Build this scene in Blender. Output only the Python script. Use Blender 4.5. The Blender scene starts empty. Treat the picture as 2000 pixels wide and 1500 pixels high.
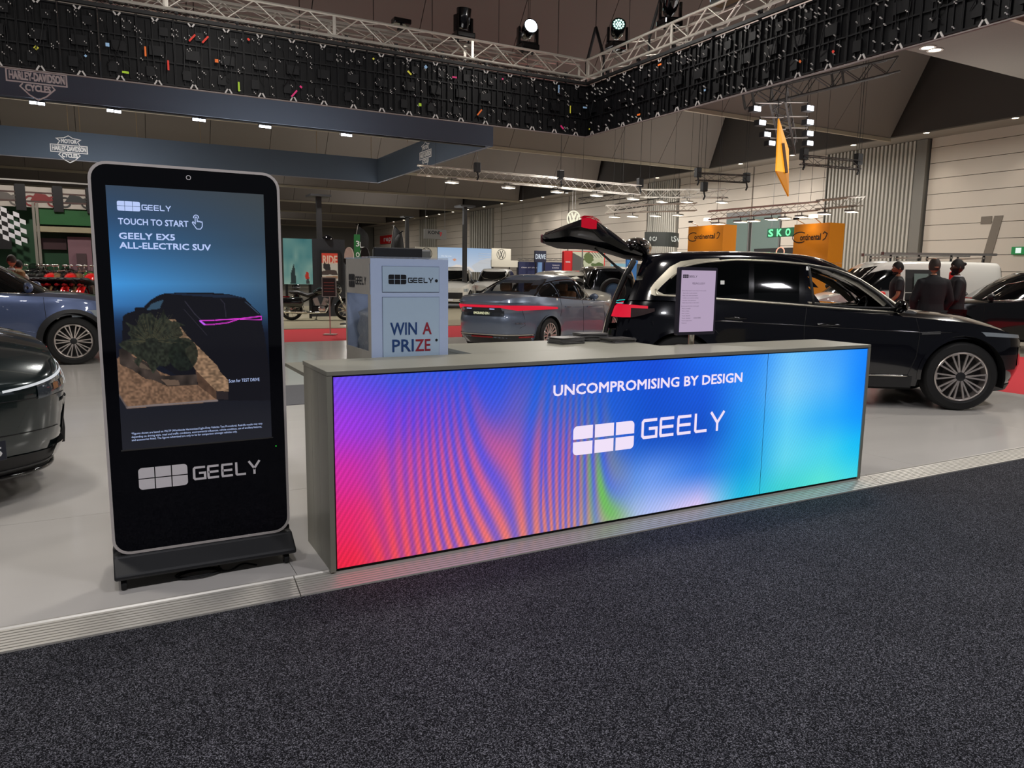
import bpy, bmesh, math, random
import numpy as np
from math import sin, cos, pi, radians, sqrt, atan2
from mathutils import Vector, Matrix
random.seed(7)
SC = bpy.context.scene
COL = SC.collection
# ---------------------------------------------------------------- camera
F_PX, YAW, PITCH, ROLL, CAM_H = 1444.1, 1.0724963, 0.1460044, 0.0136737, 1.44
_f = Vector((cos(YAW)*cos(PITCH), sin(YAW)*cos(PITCH), -sin(PITCH)))
_r0 = Vector((sin(YAW), -cos(YAW), 0)); _u0 = _r0.cross(_f)
CR = _r0*cos(ROLL) + _u0*sin(ROLL); CU = -_r0*sin(ROLL) + _u0*cos(ROLL)
cam_data = bpy.data.cameras.new('camera'); cam = bpy.data.objects.new('camera', cam_data); COL.objects.link(cam)
M = Matrix((CR, CU, -_f)).transposed().to_4x4(); M.translation = (0, 0, CAM_H)
cam.matrix_world = M
cam_data.sensor_fit = 'HORIZONTAL'; cam_data.sensor_width = 36; cam_data.lens = F_PX/2000*36; cam_data.clip_end = 400
SC.camera = cam
SC.view_settings.view_transform = 'Standard'; SC.view_settings.look = 'None'
SC.view_settings.gamma = 1; SC.view_settings.use_curve_mapping = False
SC.view_settings.exposure = 0.0
SC.cycles.use_denoising = True
SC.cycles.max_bounces = 8; SC.cycles.sample_clamp_indirect = 4
# surveying helpers: where the sight line of a reference pixel meets a real plane
def ray(x, y): return CR*((x-1000)/F_PX) - CU*((y-750)/F_PX) + _f
def atY(x, y, Y): d = ray(x, y); return Vector((0, 0, CAM_H)) + d*(Y/d.y)
def atX(x, y, X): d = ray(x, y); return Vector((0, 0, CAM_H)) + d*(X/d.x)
def atZ(x, y, Z): d = ray(x, y); return Vector((0, 0, CAM_H)) + d*((Z-CAM_H)/d.z)
def atD(x, y, D): return Vector((0, 0, CAM_H)) + ray(x, y)*D
# ---------------------------------------------------------------- world and main lights
w = bpy.data.worlds.new('hall_air'); SC.world = w; w.use_nodes = True
w.node_tree.nodes['Background'].inputs[0].default_value = (0.55, 0.56, 0.62, 1)
w.node_tree.nodes['Background'].inputs[1].default_value = 0.10
def area(x, y, z, s, power, col=(1, .93, .85), tgt=None, sy=None):
    l = bpy.data.lights.new('lamp', 'AREA'); l.energy = power; l.color = col; l.size = s
    if sy: l.shape = 'RECTANGLE'; l.size_y = sy
    o = bpy.data.objects.new('lamp', l); COL.objects.link(o); o.location = (x, y, z)
    if tgt: o.rotation_euler = (Vector(tgt)-Vector((x, y, z))).to_track_quat('-Z', 'Y').to_euler()
    return o
def spot(x, y, z, power, tgt, ang=70, blend=.6, col=(1, .9, .78), r=.1):
    l = bpy.data.lights.new('lamp', 'SPOT'); l.energy = power; l.color = col; l.spot_size = radians(ang); l.spot_blend = blend; l.shadow_soft_size = r
    o = bpy.data.objects.new('lamp', l); COL.objects.link(o); o.location = (x, y, z)
    o.rotation_euler = (Vector(tgt)-Vector((x, y, z))).to_track_quat('-Z', 'Y').to_euler()
    return o
for x, y in ((-1.5, 5), (2.5, 5.5), (6.5, 5.5), (-3, 10), (2, 10), (7, 10.5)):
    area(x, y, 6.2, .5, 78, (1, .95, .89))
for x, y in ((0, -.5), (4, -.5), (-4, -.5), (8, 0)):
    area(x, y, 6.5, .6, 120, (.97, .95, 1))
for x, y in ((14, 4), (19, 10), (23, 17), (14, 22), (23, 27), (5, 24), (-2, 22), (22, 36), (10, 34), (14, 48), (22, 60), (8, 60), (-2, 36), (-6, 26), (22, 76), (24.5, 32), (24.5, 44), (24, 24)):
    area(x, y, 6.4, .45, 310, (1, .94, .87))
for x, y in ((2, 9), (12, 10), (20, 12), (4, 20), (14, 20), (23, 24), (0, 30), (12, 32), (22, 38), (6, 46), (18, 52), (12, 70), (-6, 14)):  # added up-facing fill, no fixtures here, only to brighten the ceiling
    o = area(x, y, 3.6, 4, 120, (.97, .95, .93)); o.rotation_euler = (pi, 0, 0)
# ---------------------------------------------------------------- materials
def lin(c):
    c = [v/255 if max(c) > 1 else v for v in c[:3]]
    return tuple(v/12.92 if v <= .04045 else ((v+.055)/1.055)**2.4 for v in c) + (1,)
MATS = {}
def mat(name, col, rough=.5, metal=0, emit=None, es=0, coat=0, var=.06, scale=30, bump=0, alpha=1, trans=0, bscale=None, spec=.5):
    if name in MATS: return MATS[name]
    m = bpy.data.materials.new(name); m.use_nodes = True; n = m.node_tree; b = n.nodes['Principled BSDF']
    c = lin(col); I = b.inputs
    I['Base Color'].default_value = c; I['Roughness'].default_value = rough; I['Metallic'].default_value = metal
    I['Coat Weight'].default_value = coat; I['Coat Roughness'].default_value = .03; I['Specular IOR Level'].default_value = spec
    if trans: I['Transmission Weight'].default_value = trans; I['IOR'].default_value = 1.1
    if alpha < 1: I['Alpha'].default_value = alpha
    if emit: I['Emission Color'].default_value = lin(emit); I['Emission Strength'].default_value = es
    if var or bump:
        tc = n.nodes.new('ShaderNodeTexCoord'); nz = n.nodes.new('ShaderNodeTexNoise'); nz.inputs['Scale'].default_value = scale; nz.inputs['Detail'].default_value = 3
        n.links.new(tc.outputs['Object'], nz.inputs['Vector'])
        if var:
            mx = n.nodes.new('ShaderNodeMix'); mx.data_type = 'RGBA'
            mx.inputs['A'].default_value = tuple(v*(1-var) for v in c[:3])+(1,); mx.inputs['B'].default_value = tuple(min(1, v*(1+var)) for v in c[:3])+(1,)
            n.links.new(nz.outputs['Fac'], mx.inputs['Factor']); n.links.new(mx.outputs['Result'], I['Base Color'])
        if bump:
            bp = n.nodes.new('ShaderNodeBump'); bp.inputs['Strength'].default_value = bump; bp.inputs['Distance'].default_value = .01
            src = nz
            if bscale:
                src = n.nodes.new('ShaderNodeTexNoise'); src.inputs['Scale'].default_value = bscale; n.links.new(tc.outputs['Object'], src.inputs['Vector'])
            n.links.new(src.outputs['Fac'], bp.inputs['Height']); n.links.new(bp.outputs['Normal'], I['Normal'])
    MATS[name] = m; return m
def emis(name, col, s=1.0):
    if name in MATS: return MATS[name]
    return mat(name, (0, 0, 0), .6, emit=col, es=s, var=0)
def attr_screen(name, strength, rough=.25):
    m = bpy.data.materials.new(name); m.use_nodes = True; n = m.node_tree; b = n.nodes['Principled BSDF']
    a = n.nodes.new('ShaderNodeVertexColor'); a.layer_name = 'col'
    b.inputs['Base Color'].default_value = (.01, .01, .01, 1); b.inputs['Roughness'].default_value = rough
    n.links.new(a.outputs['Color'], b.inputs['Emission Color']); b.inputs['Emission Strength'].default_value = strength
    return m
# ---------------------------------------------------------------- mesh builder
class MB:
    def __init__(s): s.v = []; s.f = []; s.m = []; s.mi = 0
    def add(s, vs, fs):
        o = len(s.v); s.v += [tuple(v) for v in vs]; s.f += [tuple(i+o for i in f) for f in fs]; s.m += [s.mi]*len(fs); return s
    def bb(s, x0, x1, y0, y1, z0, z1):
        return s.add([(x, y, z) for z in (z0, z1) for y in (y0, y1) for x in (x0, x1)], [(0, 2, 3, 1), (4, 5, 7, 6), (0, 1, 5, 4), (2, 6, 7, 3), (0, 4, 6, 2), (1, 3, 7, 5)])
    def box(s, c, d, ax=None):
        e = ax or (Vector((1, 0, 0)), Vector((0, 1, 0)), Vector((0, 0, 1))); c = Vector(c)
        return s.add([c+e[0]*(i*d[0]/2)+e[1]*(j*d[1]/2)+e[2]*(k*d[2]/2) for k in (-1, 1) for j in (-1, 1) for i in (-1, 1)], [(0, 2, 3, 1), (4, 5, 7, 6), (0, 1, 5, 4), (2, 6, 7, 3), (0, 4, 6, 2), (1, 3, 7, 5)])
    def beam(s, p, q, a, b, up=(0, 0, 1)):
        p, q = Vector(p), Vector(q); d = (q-p); L = d.length; d.normalize(); x = d.cross(Vector(up))
        if x.length < 1e-4: x = Vector((1, 0, 0))
        x.normalize(); y = x.cross(d)
        return s.box((p+q)/2, (L, a, b), (d, x, y))
    def tube(s, p, q, r, n=8, r2=None, cap=True):
        p, q = Vector(p), Vector(q); r2 = r if r2 is None else r2; d = (q-p).normalized(); x = d.orthogonal().normalized(); y = d.cross(x)
        vs = [p+(x*cos(2*pi*i/n)+y*sin(2*pi*i/n))*r for i in range(n)]+[q+(x*cos(2*pi*i/n)+y*sin(2*pi*i/n))*r2 for i in range(n)]
        fs = [(i, (i+1) % n, n+(i+1) % n, n+i) for i in range(n)]
        if cap: fs += [tuple(range(n-1, -1, -1)), tuple(range(n, 2*n))]
        return s.add(vs, fs)
    def path(s, pts, r, n=6, closed=False):
        pts = [Vector(p) for p in pts]; m = len(pts); vs = []; up = None
        for i, p in enumerate(pts):
            a = pts[i-1] if (i or closed) else p; b = pts[(i+1) % m] if (i < m-1 or closed) else p
            d = (b-a).normalized()
            if up is None: up = d.orthogonal().normalized()
            up = (up-d*up.dot(d)).normalized(); y = d.cross(up); rr = r[i] if isinstance(r, (list, tuple)) else r
            vs += [p+(up*cos(2*pi*k/n)+y*sin(2*pi*k/n))*rr for k in range(n)]
        fs = [(i*n+k, i*n+(k+1) % n, ((i+1) % m)*n+(k+1) % n, ((i+1) % m)*n+k) for i in range(m if closed else m-1) for k in range(n)]
        if not closed: fs += [tuple(range(n-1, -1, -1)), tuple(range((m-1)*n, m*n))]
        return s.add(vs, fs)
    def lathe(s, prof, c=(0, 0, 0), axis='z', n=24):
        vs = []
        for r, h in prof:
            for k in range(n):
                a = 2*pi*k/n; p = (r*cos(a), r*sin(a), h)
                if axis == 'y': p = (p[0], p[2], p[1])
                if axis == 'x': p = (p[2], p[0], p[1])
                vs.append((c[0]+p[0], c[1]+p[1], c[2]+p[2]))
        m = len(prof)
        return s.add(vs, [(i*n+k, i*n+(k+1) % n, (i+1)*n+(k+1) % n, (i+1)*n+k) for i in range(m-1) for k in range(n)])
    def grid(s, rows, closed=False):
        n = len(rows[0]); vs = [p for r in rows for p in r]; m = len(rows)
        return s.add(vs, [(i*n+j, i*n+(j+1) % n, (i+1)*n+(j+1) % n, (i+1)*n+j) for i in range(m-1) for j in range(n if closed else n-1)])
    def sph(s, c, r, n=12, m=8):
        r = r if isinstance(r, (list, tuple)) else (r, r, r)
        return s.grid([[(c[0]+r[0]*sin(pi*i/m)*cos(2*pi*j/n), c[1]+r[1]*sin(pi*i/m)*sin(2*pi*j/n), c[2]+r[2]*cos(pi*i/m)) for j in range(n)] for i in range(m+1)], True)
    def prism(s, poly, fn, d0, d1):
        n = len(poly); vs = [fn(u, v, d0) for u, v in poly]+[fn(u, v, d1) for u, v in poly]
        return s.add(vs, [tuple(range(n-1, -1, -1)), tuple(range(n, 2*n))]+[(i, (i+1) % n, n+(i+1) % n, n+i) for i in range(n)])
    def build(s, name, mats, parent=None, smooth=False, bevel=0, label=None, kind=None, loc=None, seg=2):
        me = bpy.data.meshes.new(name); me.from_pydata(s.v, [], s.f)
        mats = mats if isinstance(mats, (list, tuple)) else [mats]
        for m in mats: me.materials.append(m)
        if len(mats) > 1: me.polygons.foreach_set('material_index', s.m)
        if smooth: me.shade_smooth() if hasattr(me, 'shade_smooth') else me.polygons.foreach_set('use_smooth', [True]*len(me.polygons))
        if smooth == 2: me.set_sharp_from_angle(angle=radians(35))
        me.update(); o = bpy.data.objects.new(name, me); COL.objects.link(o)
        if parent: o.parent = parent
        if loc: o.location = loc
        if bevel:
            b = o.modifiers.new('bevel', 'BEVEL'); b.width = bevel; b.segments = seg; b.limit_method = 'ANGLE'
        if label: o['label'] = label
        if kind: o['kind'] = kind
        return o
def thing(name, label, cat, loc=(0, 0, 0), rot=0, group=None):
    o = bpy.data.objects.new(name, None); COL.objects.link(o); o.empty_display_size = .1
    o.location = loc; o.rotation_euler = (0, 0, rot); o['label'] = label; o['category'] = cat
    if group: o['group'] = group
    return o
def tag(o, label, cat, group=None, kind=None):
    o['label'] = label; o['category'] = cat
    if group: o['group'] = group
    if kind: o['kind'] = kind
    return o
def copy_tree(o, parent=None):
    c = o.copy(); COL.objects.link(c); c.parent = parent
    for ch in KIDS.get(o.name) or [x for x in bpy.data.objects if x.parent == o]: copy_tree(ch, c)
    return c
KIDS = {}
def inst(o, name, parent, loc=(0, 0, 0), rot=(0, 0, 0)):
    c = o.copy(); COL.objects.link(c); c.name = name; c.parent = parent; c.location = loc; c.rotation_euler = rot; return c
ORD = 'first second third fourth fifth sixth seventh eighth ninth tenth eleventh twelfth thirteenth fourteenth fifteenth sixteenth seventeenth eighteenth nineteenth twentieth'.split()+['twenty-first', 'twenty-second', 'twenty-third', 'twenty-fourth']
# ---------------------------------------------------------------- flat lettering
def text_polys(s, font_w=1.0):
    cu = bpy.data.curves.new('t', 'FONT'); cu.body = s; cu.size = 1; cu.resolution_u = 2
    ob = bpy.data.objects.new('t', cu); COL.objects.link(ob)
    dg = bpy.context.evaluated_depsgraph_get(); me = ob.evaluated_get(dg).to_mesh()
    vs = [(v.co.x, v.co.y) for v in me.vertices]; fs = [tuple(p.vertices) for p in me.polygons]
    ob.evaluated_get(dg).to_mesh_clear(); bpy.data.objects.remove(ob); bpy.data.curves.remove(cu)
    return vs, fs
def put2d(vs, fs, o, r, u, mb, off=0):
    o, r, u = Vector(o), Vector(r), Vector(u); n = r.cross(u).normalized()*off
    mb.add([o+r*x+u*y+n for x, y in vs], fs)
def write(mb, s, o, r, u, h=None, w=None, off=.002, center=False, bold=0):
    """s written from lower-left corner o along unit r, up unit u; cap height h, total width w"""
    vs, fs = text_polys(s)
    if not vs: return
    x0 = min(v[0] for v in vs); x1 = max(v[0] for v in vs); y1 = max(v[1] for v in vs); y0 = 0
    ky = h/.69; kx = (w/(x1-x0)) if w else ky
    vs = [((v[0]-x0)*kx, v[1]*ky) for v in vs]
    if center: vs = [(v[0]-(x1-x0)*kx/2, v[1]) for v in vs]
    put2d(vs, fs, o, r, u, mb, off)
    if bold:
        for dx, dy in ((bold, 0), (0, bold), (bold, bold)): put2d([(a+dx, b+dy) for a, b in vs], fs, o, r, u, mb, off+.0002*(dx+2*dy)/bold)
def stroke(pts, w, mb, o, r, u, off, closed=False):
    n = len(pts); P = [Vector((p[0], p[1])) for p in pts]; L = []; R = []
    for i in range(n):
        a = P[i-1] if (i or closed) else None; b = P[(i+1) % n] if (i < n-1 or closed) else None
        d1 = (P[i]-a).normalized() if a is not None else (b-P[i]).normalized(); d2 = (b-P[i]).normalized() if b is not None else d1
        n1 = Vector((-d1.y, d1.x)); n2 = Vector((-d2.y, d2.x)); m = (n1+n2).normalized(); k = w/2/max(.4, m.dot(n1))
        L.append(P[i]+m*k); R.append(P[i]-m*k)
    vs = [(p.x, p.y) for p in L+R]; k = n if closed else n-1
    put2d(vs, [(i, n+i, n+(i+1) % n, (i+1) % n) for i in range(k)], o, r, u, mb, off)
def brand_word(mb, o, r, u, h, w, off=.002, t=.17):
    """five wide capital letters of the exhibitor's wordmark, drawn in strokes"""
    lw = w/5.95; gap = lw*.235; T = h*t; q = T/2
    def S(k, pts): stroke([(k*(lw+gap)+x*lw, y*(h-T)+q) for x, y in pts], T, mb, o, r, u, off)
    S(0, [(1, 1), (.12, 1), (.03, .9), (.03, .1), (.12, 0), (.97, 0), (.97, .5), (.45, .5)])
    for k in (1, 2): S(k, [(.95, 1), (.06, 1), (.03, .9), (.03, .1), (.06, 0), (.95, 0)]); S(k, [(.05, .5), (.92, .5)])
    S(3, [(.05, 1.1), (.05, .08), (.12, 0), (.9, 0)])
    S(4, [(-.05, 1.1), (.45, .42), (.95, 1.1)]); S(4, [(.45, .45), (.45, -.1)])
def rcell(x0, x1, y0, y1, rr, corners):
    out = []
    for cx, cy, a0, k in ((x1, y1, 0, 'tr'), (x0, y1, 90, 'tl'), (x0, y0, 180, 'bl'), (x1, y0, 270, 'br')):
        if k in corners:
            ccx = cx-rr if cx == x1 else cx+rr; ccy = cy-rr if cy == y1 else cy+rr
            out += [(ccx+rr*cos(radians(a0+i*18)), ccy+rr*sin(radians(a0+i*18))) for i in range(6)]
        else: out.append((cx, cy))
    return out
def brand_cells(mb, o, r, u, h, w, off=.002, gap=.035):
    g = gap*w; cw = (w-2*g)/3; ch = (h-g)/2
    for i in range(3):
        for j in range(2):
            c = ('tl' if j else 'bl') if i == 0 else ('tr' if j else 'br') if i == 2 else ''
            p = rcell(i*(cw+g), i*(cw+g)+cw, j*(ch+g), j*(ch+g)+ch, h*.16, [c])
            put2d(p, [tuple(range(len(p)))], o, r, u, mb, off)
def rrect(x0, x1, y0, y1, rr, k=6):
    return [(cx+rr*cos(a0+i*pi/2/k), cy+rr*sin(a0+i*pi/2/k)) for cx, cy, a0 in ((x1-rr, y1-rr, 0), (x0+rr, y1-rr, pi/2), (x0+rr, y0+rr, pi), (x1-rr, y0+rr, 1.5*pi)) for i in range(k+1)]
X_, Y_, Z_ = Vector((1, 0, 0)), Vector((0, 1, 0)), Vector((0, 0, 1))
black = mat('black_gloss', (8, 8, 10), .12, coat=.5, var=0); blackm = mat('black_matt', (16, 16, 18), .6); dark = mat('dark_plastic', (28, 28, 30), .45)
white = mat('white_paint', (225, 225, 222), .5, var=.03); grey = mat('mid_grey', (120, 120, 120), .5); alu = mat('aluminium', (190, 185, 178), .35, .9, var=.1)
chrome = mat('chrome', (220, 215, 205), .15, 1, var=.03); rubber = mat('rubber', (14, 14, 14), .7, var=.2)
redp = mat('red_paint', (190, 20, 25), .25, coat=.6); whitetxt = mat('white_print', (225, 225, 228), .6, var=0); blacktxt = mat('black_print', (15, 17, 25), .6, var=0)
glassd = mat('dark_glass', (6, 8, 9), .05, coat=.3, var=0)
glasst = mat('tinted_glass', (10, 14, 14), .03, var=0, alpha=.45)
glassc = mat('clear_acrylic', (200, 215, 230), .03, var=0, alpha=.22)
beige = mat('beige_leather', (190, 175, 150), .5); tan = mat('tan_leather', (165, 110, 65), .5)
# ================================================================ the hall
def node_floor(name, c1, c2, rough, seam=None, sw=.004):
    m = bpy.data.materials.new(name); m.use_nodes = True; n = m.node_tree; b = n.nodes['Principled BSDF']
    tc = n.nodes.new('ShaderNodeTexCoord'); nz = n.nodes.new('ShaderNodeTexNoise'); nz.inputs['Scale'].default_value = 1.2; nz.inputs['Detail'].default_value = 5
    mp = n.nodes.new('ShaderNodeMapping'); mp.inputs['Scale'].default_value = (.5, 2.5, 1); n.links.new(tc.outputs['Object'], mp.inputs[0]); n.links.new(mp.outputs[0], nz.inputs[0])
    mx = n.nodes.new('ShaderNodeMix'); mx.data_type = 'RGBA'; mx.inputs['A'].default_value = lin(c1); mx.inputs['B'].default_value = lin(c2)
    n.links.new(nz.outputs['Fac'], mx.inputs['Factor']); n.links.new(mx.outputs['Result'], b.inputs['Base Color'])
    b.inputs['Roughness'].default_value = rough
    bp = n.nodes.new('ShaderNodeBump'); bp.inputs['Strength'].default_value = .12; bp.inputs['Distance'].default_value = .004
    n.links.new(nz.outputs['Fac'], bp.inputs['Height']); n.links.new(bp.outputs['Normal'], b.inputs['Normal']); return m
def carpet_mat():
    m = bpy.data.materials.new('speckled_carpet'); m.use_nodes = True; n = m.node_tree; b = n.nodes['Principled BSDF']
    tc = n.nodes.new('ShaderNodeTexCoord')
    def nz(s, d, ro=.6):
        k = n.nodes.new('ShaderNodeTexNoise'); k.inputs['Scale'].default_value = s; k.inputs['Detail'].default_value = d; k.inputs['Roughness'].default_value = ro; n.links.new(tc.outputs['Object'], k.inputs['Vector']); return k
    a = nz(230, 2, .7); c = nz(1.3, 3)
    r = n.nodes.new('ShaderNodeValToRGB'); e = r.color_ramp.elements; e[0].position = .44; e[0].color = lin((13, 13, 16)); e[1].position = .66; e[1].color = lin((150, 150, 158))
    k = e.new(.54); k.color = lin((58, 58, 64))
    n.links.new(a.outputs['Fac'], r.inputs['Fac'])
    mu = n.nodes.new('ShaderNodeMix'); mu.data_type = 'RGBA'; mu.blend_type = 'MULTIPLY'; mu.inputs['Factor'].default_value = .5
    n.links.new(r.outputs['Color'], mu.inputs['A']); n.links.new(c.outputs['Fac'], mu.inputs['B'])
    n.links.new(mu.outputs['Result'], b.inputs['Base Color']); b.inputs['Roughness'].default_value = .95; b.inputs['Specular IOR Level'].default_value = .1
    bp = n.nodes.new('ShaderNodeBump'); bp.inputs['Strength'].default_value = .7; bp.inputs['Distance'].default_value = .004
    n.links.new(a.outputs['Fac'], bp.inputs['Height']); n.links.new(bp.outputs['Normal'], b.inputs['Normal']); return m
def struct(name, mb, m, label=None, **k):
    o = mb.build(name, m, kind='structure', **k)
    if label: o['label'] = label
    return o
carpet = carpet_mat()
stage_m = node_floor('white_laminate', (196, 192, 186), (206, 202, 196), .16)
concrete = node_floor('hall_floor', (120, 116, 105), (135, 130, 118), .35)
YE = 3.4
struct('floor', MB().bb(-30, 28.2, -8, 90, -.12, -.052), concrete)
b = MB().bb(-30, 28, -8, YE-.092, -.052, -.046)
tag(b.build('aisle_carpet', carpet), 'dark speckled grey carpet of the aisle in front of the stage', 'carpet')
# stage: laminate sheets with fine joints
st = thing('stage_floor', 'raised white glossy laminate stage under the LED counter and cars', 'stage', (0, YE, -.05))
n = 0
xs = [-9.6, -7.2, -4.8, -2.4, -1.2, .72, 3.12, 5.52, 7.92, 10.36]; ys = [3.46, 4.9, 7.3, 9.7, 12.1, 14.3, 15.7]
for i in range(len(xs)-1):
    for j in range(len(ys)-1):
        MB().bb(xs[i]+.0015, xs[i+1]-.0015, ys[j]-YE+.0015, ys[j+1]-YE-.0015, 0.002, .05).build('laminate_sheet', stage_m, st)
nose = MB(); nm = mat('nosing_alu', (200, 196, 186), .38, .35, var=.03, scale=8)
prof = [(0, .004)]
y = -.088
pts = [(-.092, 0), (-.09, .012)]
for k in range(8):
    z0 = .012+k*.0045; pts += [(-.088+k*.0165, z0), (-.088+k*.0165+.011, z0+.003), (-.088+k*.0165+.0125, z0-.003), (-.088+k*.0165+.0155, z0-.003)]
pts += [(.052, .0505), (.06, .0505), (.06, 0)]
for a, c in ((-9.6, .70), (.705, 4.9), (4.905, 10.36)):
    nn = MB(); nn.prism(pts, lambda u, v, d: (d, u, v), a, c); nn.build('ribbed_nosing', nm, st)
rc = mat('red_carpet', (200, 38, 50), .95, var=.12, scale=60)
tag(MB().bb(-9.6, 10.36, 15.72, 19.6, -.052, -.03).build('red_carpet', rc), 'red carpet aisle behind the white stage, near the motorcycles', 'carpet')
tag(MB().bb(10.37, 15.9, 3.3, 15.7, -.052, -.03).build('red_carpet', rc), 'red carpet aisle to the right of the stage past the black SUV', 'carpet')
gm = mat('grey_mat', (95, 96, 100), .8)
tag(MB().bb(1.4, 2.6, 8.15, 9.6, .0005, .006).build('floor_mat', gm), 'grey floor mat on the stage between kiosk and counter', 'mat')
tag(MB().bb(-9.6, 16.5, 19.7, 33, -.052, -.02).build('beige_stand_floor', node_floor('beige_vinyl', (168, 160, 136), (180, 172, 148), .3)), 'beige vinyl floor of the motorcycle stand', 'floor')
# right wall : horizontal panels, corrugated bays, soffit with downlights
W = 28.0
wallm = mat('wall_panel', (200, 191, 179), .55, var=.03, scale=.4); jointm = mat('wall_joint', (60, 58, 55), .8)
corrd = mat('corrugated_sheet', (184, 181, 172), .45, 0)
struct('wall_right', MB().bb(W+.05, W+.3, -8, 88, -.1, 11), jointm)
zs = [-.05, .45, 1.15, 1.9, 2.4, 2.86, 3.33, 3.79, 4.35, 4.92, 5.55, 6.2, 6.8]
zs = [-.05, .6, 1.2, 1.8, 2.4, 2.98, 3.56, 4.14, 4.72, 5.3, 5.88, 6.46, 6.9]
wr = bpy.data.objects['wall_right']
bays = [(-8, 18.15), (22.8, 27.05), (27.1, 32.4), (35.2, 43.6), (43.7, 53.5), (53.6, 54.9), (59.6, 67), (71.5, 86)]
for (a, c) in bays:
    for i in range(len(zs)-1):
        if a == 22.8 and 3 < i < 7:
            MB().bb(W-.02, W+.05, a, 25.15, zs[i]+.01, zs[i+1]-.01).build('wall_panel', wallm, wr); continue
        if a == 27.1 and 3 < i < 7:
            MB().bb(W-.02, W+.05, 28.75, c, zs[i]+.01, zs[i+1]-.01).build('wall_panel', wallm, wr); continue
        MB().bb(W-.02, W+.05, a+.02, c-.02, zs[i]+.01, zs[i+1]-.01).build('wall_panel', wallm, wr)
for (a, c) in ((18.7, 22.7), (32.5, 35.0), (55, 59.5), (67.1, 71.4)):
    far = a > 50; k = int((c-a)/(.17 if not far else .45)); 
    for i in range(k):
        y0 = a+i*(c-a)/k; MB().bb(W-.16, W+.05, y0, y0+(c-a)/k*.5, 0, 6.8).build('corrugation', corrd, wr)
MB().bb(W-.2, W+.05, 18.2, 18.62, 0, 6.8).build('wall_post', mat('post_grey', (120, 118, 112), .5), wr)
MB().bb(W-.1, W+.05, 22.75, 22.79, 0, 6.8).build('wall_post', mat('post_grey', (120, 118, 112), .5), wr)
winm = mat('internal_glass', (112, 128, 124), .08, var=0)
for k, (a, c) in enumerate(((25.2, 26.98), (27.15, 28.7))):
    f = MB().bb(W-.06, W+.04, a, c, 2.42, 4.7).build('window_%d' % (k+1), grey, kind='structure')
    MB().bb(W-.075, W-.06, a+.05, c-.05, 2.75, 4.4).build('pane', winm, f)
s = MB(); o7 = (W-.03, 16.0, 0)
s.prism([(0, 0), (.38, 0), (.38, .27), (0, .27)], lambda u, v, d: (W-.03-d, 16.0-u, 3.5+v), 0, .01)
s.prism([(.46, .27), (.76, .27), (.44, -1.54), (.12, -1.54)], lambda u, v, d: (W-.03-d, 16.0-u, 3.5+v), 0, .01)
tag(s.build('hall_number', mat('number_grey', (118, 110, 100), .7)), 'large grey number 7 painted on the right hall wall', 'number')
e = thing('exit_sign', 'small green exit sign on the right wall near the number', 'sign', (W-.1, 14.6, 2.4))
MB().bb(-.02, .06, -.35, .2, 0, .26).build('sign_box', emis('exit_green', (20, 120, 60), .9), e)
MB().bb(-.03, -.02, -.12, .06, .04, .22).build('running_figure', emis('exit_white', (230, 245, 235), 1), e)
struct('trim_1', MB().bb(25.9, 28.1, -8, 88, 6.82, 7.05), mat('soffit_paint', (150, 143, 135), .7, var=.02), 'soffit along the right wall')
struct('trim_2', MB().bb(25.7, 25.9, -8, 88, 6.66, 10.6), mat('dark_paint', (62, 58, 54), .8), 'bulkhead above the soffit')
ceilm = mat('ceiling_dark', (70, 66, 62), .9)
struct('ceiling', MB().bb(-32, 28.2, -8, 90, 10.6, 10.8), ceilm)
struct('wall_back', MB().bb(-32, 28.2, 86.5, 86.8, -.1, 10.8), mat('back_wall', (120, 118, 112), .7, var=.03, scale=.3))
bulk = mat('bulkhead_paint', (124, 116, 109), .85, var=.02, scale=.2); bulkd = mat('bulkhead_side', (78, 72, 66), .85)
for k in range(-1, 8):
    yb = 18.3+9.45*k; m = MB()
    # shaped end, sloping face divided into sheets
    for i in range(22):
        x0, x1 = 25.2-(i+1)*2.6, 25.2-i*2.6
        o = MB(); xb = x1+(.5 if i == 0 else 0)
        o.add([(x0+.01, yb, 6.6), (xb-.01, yb, 6.6), (x1-.01 if i else 24.6, yb-2.9, 10.6), (x0+.01, yb-2.9, 10.6), (x0+.01, yb+.12, 6.6), (xb-.01, yb+.12, 6.6), (xb-.01, yb+.3, 10.6), (x0+.01, yb+.3, 10.6)], [(3, 2, 1, 0), (0, 1, 5, 4), (4, 5, 6, 7), (1, 2, 6, 5), (0, 4, 7, 3)])
        o = o.build('bulkhead_sheet', bulk)
        if i == 0:
            root = bpy.data.objects.new('trim_%d' % (k+4), None); COL.objects.link(root); root.location = (0, yb, 6.6); root['kind'] = 'structure'
        o.parent = root; o.matrix_parent_inverse = Matrix.Translation((0, -yb, -6.6))
    MB().bb(-32, 25.7, -.05, .05, -.1, .02).build('edge_bead', mat('edge_bead', (170, 160, 140), .7), root)
# near low ceiling slab at upper right
c1, c2, c3 = atZ(1905, 131, 6.6), atZ(1830, 88, 6.6), atZ(2050, 20, 6.6)
struct('trim_12', MB().bb(c1.x-3.6, 25.6, -4, c1.y, 6.6, 7.6), mat('slab_paint', (112, 106, 98), .85), 'low ceiling slab at the right')
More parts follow.
